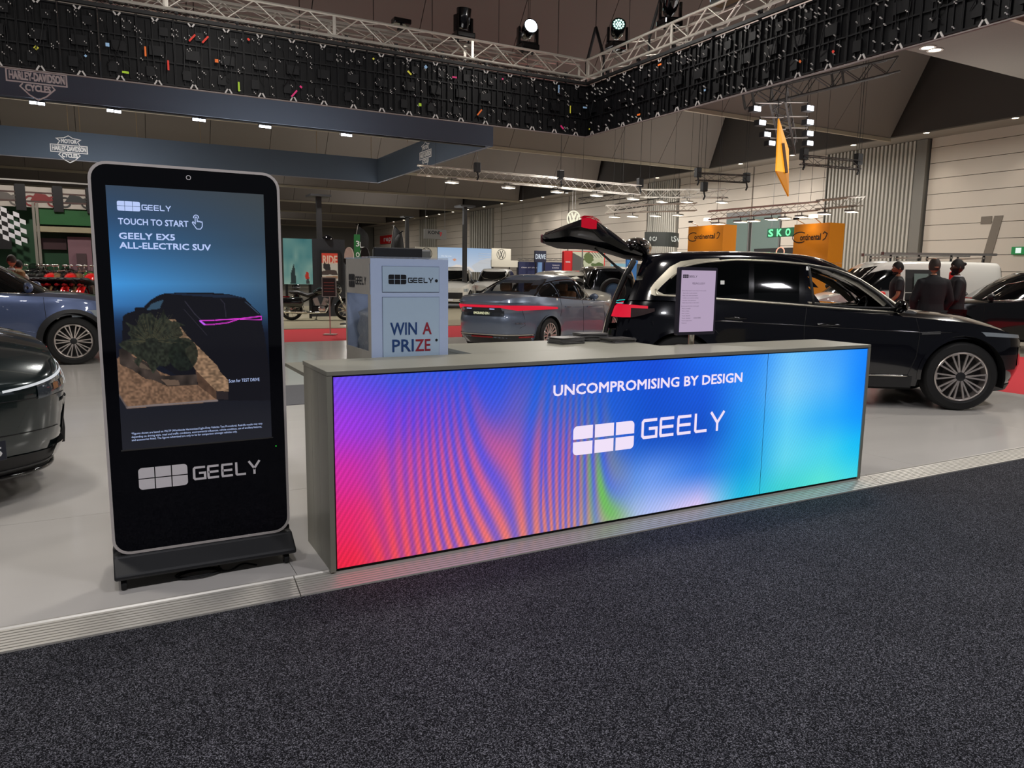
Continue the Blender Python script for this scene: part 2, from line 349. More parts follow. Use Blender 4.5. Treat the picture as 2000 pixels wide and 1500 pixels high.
# downlights
dl = emis('downlight', (255, 236, 205), 14); ring = mat('lamp_ring', (200, 195, 185), .4)
def downlight(x, y, z, r=.09, lab='round recessed downlight in the soffit along the right wall', grp='soffit downlights'):
    t = thing('downlight', lab, 'ceiling light', (x, y, z), 0, grp)
    MB().lathe([(r*1.3, 0), (r*1.35, -.02), (r, -.02)], n=12).build('bezel', ring, t)
    MB().lathe([(r, -.012), (0, -.014)], n=12).build('lens', dl, t); return t
for i in range(24):
    y = 8.4+i*3.05; downlight(26.7, y, 6.82, .1+.0012*i, '%s round soffit downlight along the right wall, counted from the near end' % ORD[i])
for i in range(14):
    y = 8.4+i*3.05
    spot(27.0, y, 6.75, 48, (27.75, y, 2.5), 75, .8)
for (x, y) in ((1812, 92), (1826, 97)):
    p = atZ(x, y, 6.6); downlight(p.x, p.y, 6.6, .13, '%s of the two round downlights in the low ceiling slab' % ('left' if x < 1820 else 'right'), 'slab downlights')
# thin steel columns of the hall
pm = mat('column_dark', (40, 40, 42), .5)
for (x, y, Y, lab) in ((908, 405, 30, 'thin dark steel column rising behind the prize box'), (795, 425, 45, 'thin dark steel column behind the feather flags'), (622, 385, 26, 'dark blue steel column in front of the motorcycle booth wall')):
    p = atY(x, y, Y); t = thing('steel_column', lab, 'column', (p.x, Y, -.05))
    wd = .16 if Y < 40 else .2
    MB().bb(-wd/2, wd/2, -wd/2, wd/2, 0, p.z+.05).build('shaft', pm, t); MB().bb(-.35, .35, -.35, .35, p.z+.05, p.z+.12).build('head_plate', pm, t)
    MB().bb(-.2, .2, -.2, .2, 0, .02).build('base_plate', pm, t)
p = atY(1138, 480, 25); t = thing('white_pole', 'slim white pole standing behind the sedan roof', 'pole', (p.x, 25, -.05)); MB().tube((0, 0, 0), (0, 0, p.z+.05), .03).build('shaft', grey, t); MB().tube((0, 0, 0), (0, 0, .02), .15, 16).build('base_plate', grey, t)
# ================================================================ painted screens (pictures shown by real displays)
def screen_grid(name, x0, x1, z0, z1, y, nx, nz, img, strength, parent, loc, rough=.25):
    """img: nz+1 x nx+1 x 3 sRGB 0-255, row 0 = top"""
    X, Z = np.meshgrid(np.linspace(x0, x1, nx+1), np.linspace(z1, z0, nz+1)); n = (nx+1)*(nz+1)
    co = np.stack([X, np.full_like(X, y), Z], -1).reshape(-1, 3)
    i = np.arange(nz)[:, None]*(nx+1)+np.arange(nx)[None, :]
    q = np.stack([i, i+nx+1, i+nx+2, i+1], -1).reshape(-1)
    me = bpy.data.meshes.new(name); me.vertices.add(n); me.vertices.foreach_set('co', co.ravel())
    me.loops.add(len(q)); me.loops.foreach_set('vertex_index', q); nf = nx*nz
    me.polygons.add(nf); me.polygons.foreach_set('loop_start', np.arange(nf)*4)
    me.update(calc_edges=True)
    at = me.color_attributes.new('col', 'FLOAT_COLOR', 'POINT')
    c = np.clip(img.reshape(-1, 3)/255, 0, 1); c = np.where(c <= .04045, c/12.92, ((c+.055)/1.055)**2.4)
    at.data.foreach_set('color', np.concatenate([c, np.ones((n, 1))], 1).ravel().astype(np.float32))
    me.materials.append(attr_screen(name+'_image', strength, rough)); o = bpy.data.objects.new(name, me); COL.objects.link(o)
    o.parent = parent; o.location = loc; return o
def inpoly(U, V, poly):
    c = np.zeros(U.shape, bool); n = len(poly)
    for i in range(n):
        x1, y1 = poly[i]; x2, y2 = poly[i-1]
        if y1 == y2: continue
        c ^= ((y1 > V) != (y2 > V)) & (U < (x2-x1)*(V-y1)/(y2-y1)+x1)
    return c
def snoise(shape, cells, seed):
    r = np.random.RandomState(seed); g = r.rand(cells[0]+2, cells[1]+2); h, w_ = shape
    y = np.linspace(0, cells[0], h); x = np.linspace(0, cells[1], w_); yi = np.minimum(y.astype(int), cells[0]); xi = np.minimum(x.astype(int), cells[1]); fy = (y-yi)[:, None]; fx = (x-xi)[None, :]
    a = g[yi][:, xi]; b_ = g[yi][:, xi+1]; c = g[yi+1][:, xi]; d = g[yi+1][:, xi+1]
    return a*(1-fy)*(1-fx)+b_*(1-fy)*fx+c*fy*(1-fx)+d*fy*fx
# ---------------------------------------------------------------- LED reception counter
CX0, CX1, CY0, CY1, CZ = .871, 4.778, 3.411, 3.894, .984
cp = mat('counter_paint', (144, 142, 128), .42, var=.02, scale=3)
ctr = thing('reception_counter', 'long grey reception counter with a full width glowing LED front', 'counter', (CX0, CY0, 0))
L = CX1-CX0; D = CY1-CY0
MB().bb(0, L, 0, D, CZ-.022, CZ).build('worktop', cp, ctr, bevel=.002)
for i, (a, c) in enumerate(((.03, .19), (.192, .33), (.332, D))): MB().bb(.004, .03, a, c, 0, CZ-.024).build('side_panel', cp, ctr)
MB().bb(L-.03, L-.004, .03, D, 0, CZ-.024).build('side_panel', cp, ctr)
MB().bb(0, .026, 0, .03, 0, CZ-.023).build('edge_trim', cp, ctr); MB().bb(L-.026, L, 0, .03, 0, CZ-.023).build('edge_trim', cp, ctr)
MB().bb(.03, L-.03, D-.02, D-.002, 0, CZ-.024).build('back_panel', cp, ctr)
MB().bb(.98, 2.38, D+.001, 1.09, CZ-.022, CZ).build('rear_worktop', cp, ctr, bevel=.002)
for x in (.98, 2.355): MB().bb(x, x+.025, D+.001, 1.08, 0, CZ-.023).build('rear_side_panel', cp, ctr)
MB().bb(.03, .975, D+.001, 1.09, .885, .905).build('lower_shelf', cp, ctr)
MB().bb(.028, L-.028, .012, .03, .006, CZ-.024).build('screen_cabinet', blackm, ctr)
NX, NZ = 900, 220
tab = '''110,70,235;50,85,225;30,80,230;10,90,225;12,85,225;12,75,215;20,105,240;35,130,245;105,190,250;70,160,245;15,130,250
165,55,225;110,60,225;60,85,225;20,105,215;15,95,215;10,78,205;15,85,215;40,140,240;120,200,245;80,175,245;8,130,248
215,40,160;185,60,170;120,85,215;90,100,200;35,105,215;15,80,195;12,78,195;25,145,235;90,200,245;45,170,245;5,145,248
232,35,105;228,60,120;170,95,200;140,120,170;75,130,210;105,150,235;50,120,225;15,150,225;95,210,235;70,205,232;15,185,240
238,30,65;240,60,85;238,110,120;190,150,130;140,180,160;175,190,242;215,195,240;30,185,222;60,205,205;85,222,208;60,210,225'''
tb = np.array([[list(map(float, c.split(','))) for c in r.split(';')] for r in tab.split('\n')])
uu = np.linspace(0, 10, NX+1); vv = np.linspace(0, 4, NZ+1)
def smooth_sample(t, v, u):
    vi = np.minimum(v.astype(int), t.shape[0]-2); ui = np.minimum(u.astype(int), t.shape[1]-2); fv = v-vi; fu = u-ui
    fv = (fv*fv*(3-2*fv)*.5+fv*.5)[:, None, None]; fu = (fu*fu*(3-2*fu)*.5+fu*.5)[None, :, None]
    return (t[vi][:, ui]*(1-fv)+t[vi+1][:, ui]*fv)*(1-fu)+(t[vi][:, ui+1]*(1-fv)+t[vi+1][:, ui+1]*fv)*fu
img = smooth_sample(tb, vv, uu)
U, V = np.meshgrid(uu/10, vv/4)
ph = 46*U + 1.7*np.sin(2*pi*(U-.13)/.22)*(1.35-V) - 1.6*V*V + 5*(U-.2)*V + 1.2*np.sin(2*pi*(U-.33)/.2)*V*V*(U > .3)
env = np.clip((U-.02)/.12, 0, 1)*np.clip((.47-U)/.12, 0, 1)*np.clip(V*1.6+.15-.5*np.abs(U-.25), 0, 1)
s = .5+.5*np.sin(2*pi*ph)
s2 = .5+.5*np.sin(2*pi*(ph*1.0+.33)); 
stripeA = np.array([90., 80, 225])*np.ones_like(img); stripeR = np.stack([248-20*U, 66+50*V, 105+30*(1-V)], -1)
g = np.exp(-((U-(.36+.06*V))/.035)**2)*np.clip(V*1.3-.1, 0, 1)+.8*np.exp(-((U-.43+.12*(1-V))/.02)**2-((V-.8)/.25)**2)
e3 = env[..., None]
img = img*(1-.68*e3)+(stripeA*s[..., None]+stripeR*(1-s[..., None]))*.68*e3
img = img*(1-.55*g[..., None]*s2[..., None])+np.array([110., 190, 90])*.55*g[..., None]*s2[..., None]
m2 = 1-.13*(.5+.5*np.sin(2*pi*(150*U*.9+22*V)))*np.clip(1.1-U*.9, .25, 1)
img = img*m2[..., None]
fine = 1-.10*((np.indices(U.shape)[0] % 2)[..., None])*((np.indices(U.shape)[1] % 2)[..., None]); img = img*fine
LX0, LX1, LZ0, LZ1 = .905-CX0, 4.752-CX0, .012, .955
scr = screen_grid('led_screen', LX0, LX1, LZ0, LZ1, .008, NX, NZ, np.clip(img, 0, 255), 1.15, ctr, (0, 0, 0), .5)
jn = MB()
for px in (1490,): x = atY(px, 850, 3.42).x-CX0; jn.bb(x-.0012, x+.0012, .0065, .0075, LZ0, LZ1)
for k in range(1, 8):
    pass
jn.build('module_joint', blackm, ctr)
ledtxt = emis('led_white', (240, 225, 248), 1.0)
def lp(px, py): p = atY(px, py, 3.419); return Vector((p.x-CX0, .008, p.z))
m = MB(); a, c = lp(1118, 890), lp(1239, 816); brand_cells(m, a, X_, Z_, .168, c.x-a.x, .003); cells_led = m.build('logo_cells', ledtxt, ctr)
m = MB(); a, c = lp(1253, 858), lp(1413, 850); brand_word(m, a, X_, Z_, .122, c.x-a.x, .003, .15); m.build('wordmark', ledtxt, ctr)
m = MB(); a, c = lp(1080, 774), lp(1448, 745); write(m, 'UNCOMPROMISING BY DESIGN', a, X_, Z_, .058, c.x-a.x, .003, bold=.0035); m.build('slogan', ledtxt, ctr, kind='stuff')
# ---------------------------------------------------------------- touch kiosk
KX0, KX1, KY = -.05, .742, 3.70
kx = (KX0+KX1)/2; kio = thing('touch_kiosk', 'tall black upright touch screen kiosk on castors, showing a dark car', 'kiosk', (kx, KY, 0))
frm = mat('kiosk_frame', (214, 206, 200), .35, 0)
def kfn(u, v, d): return (u, d, v)
out = rrect(-.396, .396, .142, 1.90, .075); inn = rrect(-.384, .384, .154, 1.888, .064)
m = MB(); n = len(out)
vs = [(u, d, v) for P, d in ((inn, -.002), (out, -.001), (out, .05), (inn, .05)) for u, v in P]
m.add(vs, [(k*n+i, k*n+(i+1) % n, (k+1) % 4*n+(i+1) % n, (k+1) % 4*n+i) for k in range(4) for i in range(n)]); m.build('frame', frm, kio, smooth=2)
MB().prism(inn, kfn, 0.001, .049).build('glass_front', mat('kiosk_glass', (5, 6, 12), .04, coat=.4, var=0), kio)
MB().prism(rrect(-.37, .37, .16, 1.87, .06), kfn, .0495, .075).build('rear_cover', blackm, kio)
m = MB(); sx0, sx1, sz0, sz1 = .015-kx, .668-kx, .635, 1.80
nx, nz = 200, 357
def kp(px, py): p = atY(px, py, 3.70); return ((p.x-.015)/.653, (1.80-p.z)/1.165)
U, V = np.meshgrid(np.linspace(0, 1, nx+1), np.linspace(0, 1, nz+1))
def lerpc(stops, v):
    xs_ = [s_[0] for s_ in stops]; return np.stack([np.interp(v, xs_, [s_[1][k] for s_ in stops]) for k in range(3)], -1)
left = lerpc([(0, (52, 68, 88)), (.12, (45, 75, 110)), (.24, (48, 100, 150)), (.36, (62, 145, 215)), (.44, (50, 110, 170)), (.5, (25, 50, 85)), (.6, (16, 20, 34)), (.9, (26, 27, 34)), (1, (30, 31, 38))], V)
right = lerpc([(0, (60, 66, 70)), (.2, (52, 70, 86)), (.36, (62, 92, 118)), (.48, (40, 70, 100)), (.56, (14, 22, 40)), (.7, (8, 11, 22)), (.9, (26, 27, 34)), (1, (30, 31, 38))], V)
img = left*(1-U[..., None])+right*U[..., None]
def z2(pts, off=(160, 560)): return [kp(x/4.545+off[0], y/4.545+off[1]) for x, y in pts]
def fill(pts, col, a=1.0, nzs=0, cells=(60, 40), seed=1, off=(160, 560)):
    global img
    msk = inpoly(U, V, z2(pts, off))[..., None]*a; c = np.ones_like(img)*np.array(col, float)
    if nzs: c = c*(1+nzs*(snoise(U.shape, cells, seed)[..., None]-.5)*2)
    img = img*(1-msk)+c*msk
def ln(pts, wd, col, off=(160, 560)):
    global img
    q = z2(pts, off)
    for (x1, y1), (x2, y2) in zip(q, q[1:]):
        ax, ay = (x2-x1)*.653, (y2-y1)*1.165; L2 = ax*ax+ay*ay
        t = np.clip(((U-x1)*.653*ax+(V-y1)*1.165*ay)/L2, 0, 1); d = np.hypot((U-x1)*.653-t*ax, (V-y1)*1.165-t*ay)
        msk = np.clip((wd-d)/.0018+.5, 0, 1)[..., None]; img = img*(1-msk)+np.array(col, float)*msk
fill([(355, 560), (360, 300), (362, 262), (400, 235), (468, 215), (472, 186), (520, 180), (545, 186), (600, 125), (680, 75), (740, 58), (860, 54), (1100, 50), (1300, 65), (1450, 100), (1456, 118), (1500, 160), (1570, 225), (1600, 270), (1600, 330), (1620, 420), (1640, 560), (1700, 1010), (1200, 1010), (700, 700)], (15, 15, 22))
fill([(570, 210), (620, 150), (725, 113), (690, 195)], (48, 72, 92))
fill([(760, 66), (860, 60), (1300, 72), (1440, 100), (1200, 96)], (24, 34, 52))
ln([(915, 130), (1000, 240), (1060, 300)], .0018, (48, 46, 58)); ln([(1230, 110), (1265, 150), (1280, 270)], .0016, (44, 42, 54)); ln([(1450, 135), (1570, 240)], .0012, (70, 90, 115)); ln([(905, 200), (1110, 430)], .0013, (42, 40, 50))
fill([(310, 640), (420, 560), (700, 760), (1010, 860), (1200, 960), (1205, 1020), (400, 1082), (330, 960)], (112, 86, 68), 1, .28, (150, 90), 3)
fill([(740, 290), (830, 290), (930, 430), (1060, 560), (1200, 700), (1230, 760), (1300, 830), (1300, 930), (1190, 925), (1010, 740), (900, 560), (800, 420)], (128, 102, 80), 1, .35, (160, 60), 4)
fill([(1010, 740), (1190, 925), (1195, 1000), (1030, 875)], (78, 58, 46), 1, .2)
fill([(1190, 925), (1300, 930), (1300, 1000), (1195, 1000)], (38, 32, 34))
fill([(330, 560), (400, 510), (450, 620), (640, 700), (700, 790), (1020, 780), (1025, 868), (860, 880), (760, 885), (640, 830), (560, 815), (450, 740), (340, 690)], (52, 44, 40), 1, .5, (40, 30), 5)
fill([(700, 820), (860, 830), (865, 870), (760, 878)], (96, 78, 66)); fill([(440, 640), (560, 690), (620, 740), (520, 720)], (84, 72, 62))
bush = [(650+270*cos(t)*(1+.16*sin(7*t)+.1*sin(17*t)), 480+240*sin(t)*(1+.14*sin(9*t)+.12*cos(15*t))) for t in np.linspace(0, 2*pi, 90)]
fill(bush, (36, 40, 32), .92, .45, (120, 90), 6); fill([(900+130*cos(t), 600+150*sin(t)) for t in np.linspace(0, 6.28, 30)], (24, 30, 24), .85, .4, (120, 90), 9)
for k in range(60):
    a_ = random.uniform(pi*.9, pi*2.1); r_ = random.uniform(150, 290); ln([(620+60*cos(a_), 480+30*sin(a_)), (650+r_*cos(a_), 470+r_*.9*sin(a_))], .0006, (64, 62, 46))
ln([(400, 1072), (800, 1040), (1200, 1010)], .0045, (118, 106, 104)); ln([(330, 960), (400, 1072)], .003, (90, 80, 78))
mg = (235, 60, 225)
ln([(1050, 300), (1170, 298), (1400, 284), (1590, 262)], .0022, mg); ln([(1050, 304), (1085, 336), (1175, 334), (1300, 318), (1390, 288)], .0019, mg); ln([(1590, 262), (1592, 292), (1400, 290)], .0016, mg)
ln([(1052, 306), (1088, 334)], .004, (190, 90, 240)); ln([(1178, 290), (1180, 342)], .001, (20, 10, 30))
screen_grid('touch_screen', sx0, sx1, sz0, sz1, -.0005, nx, nz, np.clip(img, 0, 255), 1.0, kio, (0, 0, 0), .07)
st_ = emis('screen_text', (186, 204, 250), .95)
def kq(px, py, y=-.0008): p = atY(px, py, 3.70); return Vector((p.x-kx, y, p.z))
def kwrite(s, x0, y0, x1, h, name='screen_text', **k):
    m = MB(); a, c = kq(x0, y0), kq(x1, y0); write(m, s, a, X_, Z_, h, c.x-a.x, .0015, **k); m.build(name, st_, kio)
m = MB(); brand_cells(m, kq(229, 411), X_, Z_, .041, kq(274, 411).x-kq(229, 411).x, .0015, .02); brand_word(m, kq(277.5, 410.5), X_, Z_, .024, kq(334, 410).x-kq(277.5, 410).x, .0015); m.build('screen_logo', st_, kio)
kwrite('TOUCH TO START', 231, 438, 367.5, .026, bold=.0012)
kwrite('GEELY EX5', 232.5, 466.5, 341, .026, bold=.0018); kwrite('ALL-ELECTRIC SUV', 233.5, 485, 411, .026, bold=.0018)
kwrite('Scan for TEST DRIVE', 447, 747, 507, .015)
kwrite('*Figures shown are based on WLTP (Worldwide Harmonised Light-Duty Vehicles Test Procedure). Real-life results may vary', 257, 849, 513, .0095, 'fine_print')
kwrite('depending on driving style, road and traffic conditions, environmental influences, vehicle condition, use of ancillary features,', 257, 855.5, 512, .0095, 'fine_print')
kwrite('and accessories fitted. The figures advertised are only to be for comparison amongst vehicles only.', 257.5, 861.5, 464, .0095, 'fine_print')
m = MB(); o = kq(376, 447); S_ = lambda pts, cl=False: stroke([(x*.042, y*.055) for x, y in pts], .0035, m, o, X_, Z_, .0015, cl)
S_([(.1, .38), (.0, .5), (.08, .58), (.3, .42), (.3, .9), (.36, .97), (.44, .97), (.5, .9), (.5, .6), (.6, .66), (.68, .58), (.78, .64), (.86, .56), (.97, .6), (1, .5), (.98, .2), (.8, 0), (.42, 0), (.1, .38)])
S_([(.14, .86), (.18, 1.02), (.32, 1.12), (.5, 1.12), (.64, 1.02), (.68, .86)]); m.build('touch_icon', st_, kio)
kw = mat('kiosk_white_print', (250, 244, 244), .5, var=0)
m = MB(); a, c = kq(272, 957), kq(368, 957); brand_cells(m, a, X_, Z_, .102, c.x-a.x, .002, .022); m.build('logo_cells', kw, kio)
m = MB(); a, c = kq(379, 938), kq(509, 930); brand_word(m, a, X_, Z_, .066, c.x-a.x, .002, .16); m.build('wordmark', kw, kio)
MB().bb(sx0-.006, sx1+.006, -.0015, .0005, sz0-.006, sz0).build('screen_edge', mat('thin_edge', (70, 68, 66), .4), kio)
c = kq(368, 347); m = MB(); m.lathe([(.0105, 0), (.0105, -.0015), (.0075, -.0015)], (c.x, -.0005, c.z), 'y', 20); m.build('camera_ring', kw, kio)
MB().lathe([(.007, 0), (0, -.0006)], (c.x, -.0005, c.z), 'y', 16).build('camera_lens', glassd, kio)
c = kq(539, 871); MB().sph((c.x, -.001, c.z), .0022, 8, 5).build('status_led', emis('green_led', (40, 230, 60), 1.5), kio)
m = MB(); bp = [(-.003, .141), (-.012, .132), (-.1, .078), (-.1, .056), (.30, .056), (.30, .10), (.08, .16), (.052, .16), (.052, .141)]
def bfn(u, v, d): return (d, u, v)
xs_ = [-.398, -.39, .39, .40, .425]; 
rows = [[(x, y if (y > -.05 or abs(x) < .41) else y+.02, z) for y, z in bp] for x in (-.396, .396)]
m.prism(bp, bfn, -.397, .405); m.build('base', mat('base_black', (30, 31, 33), .5, var=.1), kio, bevel=.012, seg=3)
for x in (-.36, .36):
    for y in (-.06, .24):
        w_ = MB(); w_.lathe([(.008, -.012), (.024, -.012), (.027, -.006), (.027, .006), (.024, .012), (.008, .012)], (0, 0, -.035), 'x', 16)
        o = w_.build('castor', rubber, kio, smooth=2, loc=(x, y, .0625)); MB().bb(-.017, .017, -.02, .012, -.012, 0).build('castor_fork', blackm, o)
        MB().lathe([(.012, -.0125), (0, -.0125)], (0, 0, -.035), 'x', 12).build('castor_hub', alu, o)
m = MB(); cpts = []
for t in np.linspace(0, 2*pi*1.9, 60): cpts.append((kx-.04+.09*cos(t)*(1+.1*t/6), KY-.045+.05*sin(t)+.012*t/6, .008+.004*(t/12)))
m.path(cpts, .0045, 6)
for t in np.linspace(0, 2*pi, 26): pass
m.path([(kx+.05+.17*k/20, KY-.03-.03*sin(k/20*pi*2.2), .008) for k in range(21)], .0045, 6); m.path([(kx+.05, KY-.03, .008), (kx+.06, KY+.1, .01), (kx+.1, KY+.4, .006)], .0045, 6)
tag(m.build('power_cable', rubber, smooth=True), 'coiled black power cable lying under the kiosk base', 'cable')
# ---------------------------------------------------------------- prize box
bx = mat('prize_white', (196, 214, 246), .35, coat=.2, var=.02); bxf = mat('prize_panel', (190, 214, 236), .3, coat=.2, var=.02)  # white acrylic; the blue light falling on it is put into the colour
BX0, BX1, BY = 1.262, 1.722, 3.95
pz = thing('prize_box', 'white prize draw box with win a prize print and a clear left side', 'prize box', (BX0, BY, .905))
Wd, Dd, Hh = .46, .48, .617
MB().bb(0, Wd, 0, .006, 0, Hh).build('front_panel', bx, pz); MB().bb(0, Wd, Dd-.006, Dd, 0, Hh).build('back_panel', bx, pz)
MB().bb(Wd-.006, Wd, .006, Dd-.006, 0, Hh).build('right_panel', bx, pz); MB().bb(0, Wd, 0, Dd, Hh+.001, Hh+.01).build('lid', mat('acrylic_lid', (200, 210, 225), .05, alpha=.3, var=0), pz)
acr = mat('acrylic_side', (150, 160, 175), .05, alpha=.12, var=0)
MB().bb(0, .006, .006, Dd-.006, 0, Hh).build('clear_side', acr, pz)
frs = mat('frosted_label', (170, 166, 160), .5)
MB().bb(-.004, -.0005, .01, Dd-.01, .42, Hh-.03).build('side_label', frs, pz)
fr = MB(); fr.bb(-.004, -.0005, 0, .04, 0, .42); fr.bb(-.004, -.0005, Dd-.02, Dd, 0, Hh); fr.bb(-.004, -.0005, .04, Dd-.02, 0, .105); fr.bb(-.004, -.0005, 0, Dd, Hh-.03, Hh); fr.build('side_frame', frs, pz)
m = MB(); brand_cells(m, (-.005, Dd-.08, .455), -Y_, Z_, .075, .12, .001); brand_word(m, (-.005, Dd-.215, .472), -Y_, Z_, .045, .2, .001); m.build('side_logo', blacktxt, pz)
MB().bb(.066, .402, -.004, -.0005, .435, .575).build('logo_panel', bxf, pz); MB().bb(.066, .402, -.004, -.0005, .005, .405).build('lower_panel', bxf, pz)
m = MB()
for a in ((.064, .404, .433, .577), (.064, .404, .003, .407)):
    m.add([(a[0], -.0012, a[2]), (a[1], -.0012, a[2]), (a[1], -.0012, a[3]), (a[0], -.0012, a[3])], [(0, 1, 2, 3)])
m.build('panel_gap', mat('gap_blue', (70, 85, 120), .7), pz)
m = MB(); brand_cells(m, (.1, -.0045, .478), X_, Z_, .052, .104, .001); brand_word(m, (.215, -.0045, .486), X_, Z_, .028, .15, .001); m.lathe([(.009, 0), (0, -.001)], (.385, -.0055, .498), 'y', 12); m.lathe([(.008, 0), (0, -.001)], (.385, -.0055, .16), 'y', 12); m.build('front_logo', blacktxt, pz, kind='stuff')
bl, rd = mat('print_blue', (32, 70, 130), .6, var=0), mat('print_red', (160, 40, 60), .6, var=0)
m = MB(); write(m, 'WIN', (.108, -.0045, .195), X_, Z_, .068, .155, .001, bold=.0025); write(m, 'PRI', (.118, -.0045, .1), X_, Z_, .068, .125, .001, bold=.0025); m.build('blue_letters', bl, pz)
m = MB(); write(m, 'A', (.3, -.0045, .195), X_, Z_, .066, .052, .001, bold=.0025); write(m, 'ZE', (.255, -.0045, .1), X_, Z_, .066, .09, .001, bold=.0025); m.build('red_letters', rd, pz)
sil = mat('crumpled_foil', (150, 156, 164), .3, .3, bump=1.0, bscale=22)
m = MB(); rr = random.Random(3)
rows = []
for i in range(15):
    z = .0+.028*i; sh = .98 if i < 12 else .98-.25*(i-11)
    rows.append([(.232+.208*(1 if cos(a) > 0 else -1)*abs(cos(a))**.6*sh+rr.uniform(-.008, .008), .24+.215*(1 if sin(a) > 0 else -1)*abs(sin(a))**.6*sh+rr.uniform(-.012, .012), z) for a in np.linspace(0, 2*pi, 22)[:-1]])
m.grid(rows, True); m.build('entry_bags', sil, pz, smooth=True, kind='stuff')
# device standing on the prize box
dv = thing('tablet_monitor', 'black rounded tablet device lying across the top of the prize box', 'monitor', (1.42, 4.25, .905+Hh+.01))
MB().bb(-.02, .33, .02, .1, 0, .055).build('housing', mat('housing_grey', (110, 110, 105), .4), dv, bevel=.01); MB().bb(-.04, .26, -.01, .018, .002, .06).build('face', blackm, dv, bevel=.006)
# poster screen on a pole
p0, p1 = atY(1321, 655, 3.98), atY(1403, 523, 3.98)
ms = thing('poster_display', 'upright black framed poster display on a chrome pole behind the counter', 'display', ((p0.x+p1.x)/2, 3.98, 0))
hw = (p1.x-p0.x)/2-.004; z0, z1 = p0.z+.0, p1.z
MB().prism(rrect(-hw, hw, z0, z1, .012), lambda u, v, d: (u, d, v), 0, .03).build('bezel', mat('bezel_dark', (42, 38, 52), .5), ms)
MB().bb(-hw+.018, hw-.018, -.002, 0, z0+.022, z1-.022).build('poster', emis('poster_lilac', (188, 168, 196), .85), ms)
m = MB(); ptxt = mat('poster_print', (60, 55, 70), .6, var=0); brand_cells(m, (-hw+.028, -.003, z1-.075), X_, Z_, .024, .05, .001); brand_word(m, (-hw+.083, -.003, z1-.07), X_, Z_, .013, .075, .001)
write(m, 'FEELING LUCKY?', (0, -.003, z1-.118), X_, Z_, .013, .115, .001, center=True)
lines = [('Follow these steps for your chance to win a prize', .235), ('Scan the code below', .14), ('Enter your name and details', .145), ('Confirm your contact number', .155), ('Answer the question', .13), ('Show the screen to our team', .16), ('Book a test drive for a bonus gift', .17), ('Pick a model', .08), ('Pick a date', .07), ('Pick a time', .07), ('Your details', .08), ('Your dealer', .085), ('Terms apply here', .1), ('Thank you', .05)]
for k, (s_, wd) in enumerate(lines): write(m, s_, (-hw+.025+(.008 if k not in (0, 6) else 0), -.003, z1-.165-k*.0168-(.006 if k > 5 else 0)), X_, Z_, .0062, wd*.94, .001)
write(m, 'SCAN HERE', (0, -.003, z0+.115), X_, Z_, .009, .065, .001, center=True); m.build('poster_text', ptxt, ms)
MB().tube((0, .045, .02), (0, .045, z0+.1), .022, 16).build('pole', chrome, ms, smooth=2); MB().bb(-.04, .04, .03, .05, z0+.06, z0+.2).build('bracket', blackm, ms); MB().lathe([(0, .02), (.17, .02), (.18, .012), (.18, 0), (0, 0)], (0, .045, 0), 'z', 28).build('base', dark, ms)
# brochures on the rear worktop
bc = [mat('brochure_dark', (24, 24, 28), .35, var=.2), mat('brochure_grey', (80, 78, 78), .4), mat('brochure_pale', (120, 118, 116), .4)]
pg = mat('paper_edges', (105, 103, 100), .8)
for sx, sy, nn_, a0, where in ((2.74, 4.27, 7, .25, 'left'), (3.02, 4.39, 9, -.1, 'middle'), (3.14, 4.22, 5, .1, 'right front')):
    for k in range(nn_):
        top = k == nn_-1
        t = thing('brochure', ('top brochure of the %s stack on the rear worktop' if top else '%s brochure from the bottom of the %s stack' % (ORD[k], where)).replace('%s', where), 'brochure', (sx+random.uniform(-.006, .006), sy+random.uniform(-.006, .006), CZ+.0005+k*.0062), a0+random.uniform(-.12, .12), 'brochures in the %s stack' % where)
        MB().bb(-.105, .105, -.075, .075, .0008, .0046).build('pages', pg, t)
        MB().bb(-.1055, .1055, -.0755, .0755, .0047, .0055).build('cover', bc[(k+len(where)) % 3], t)
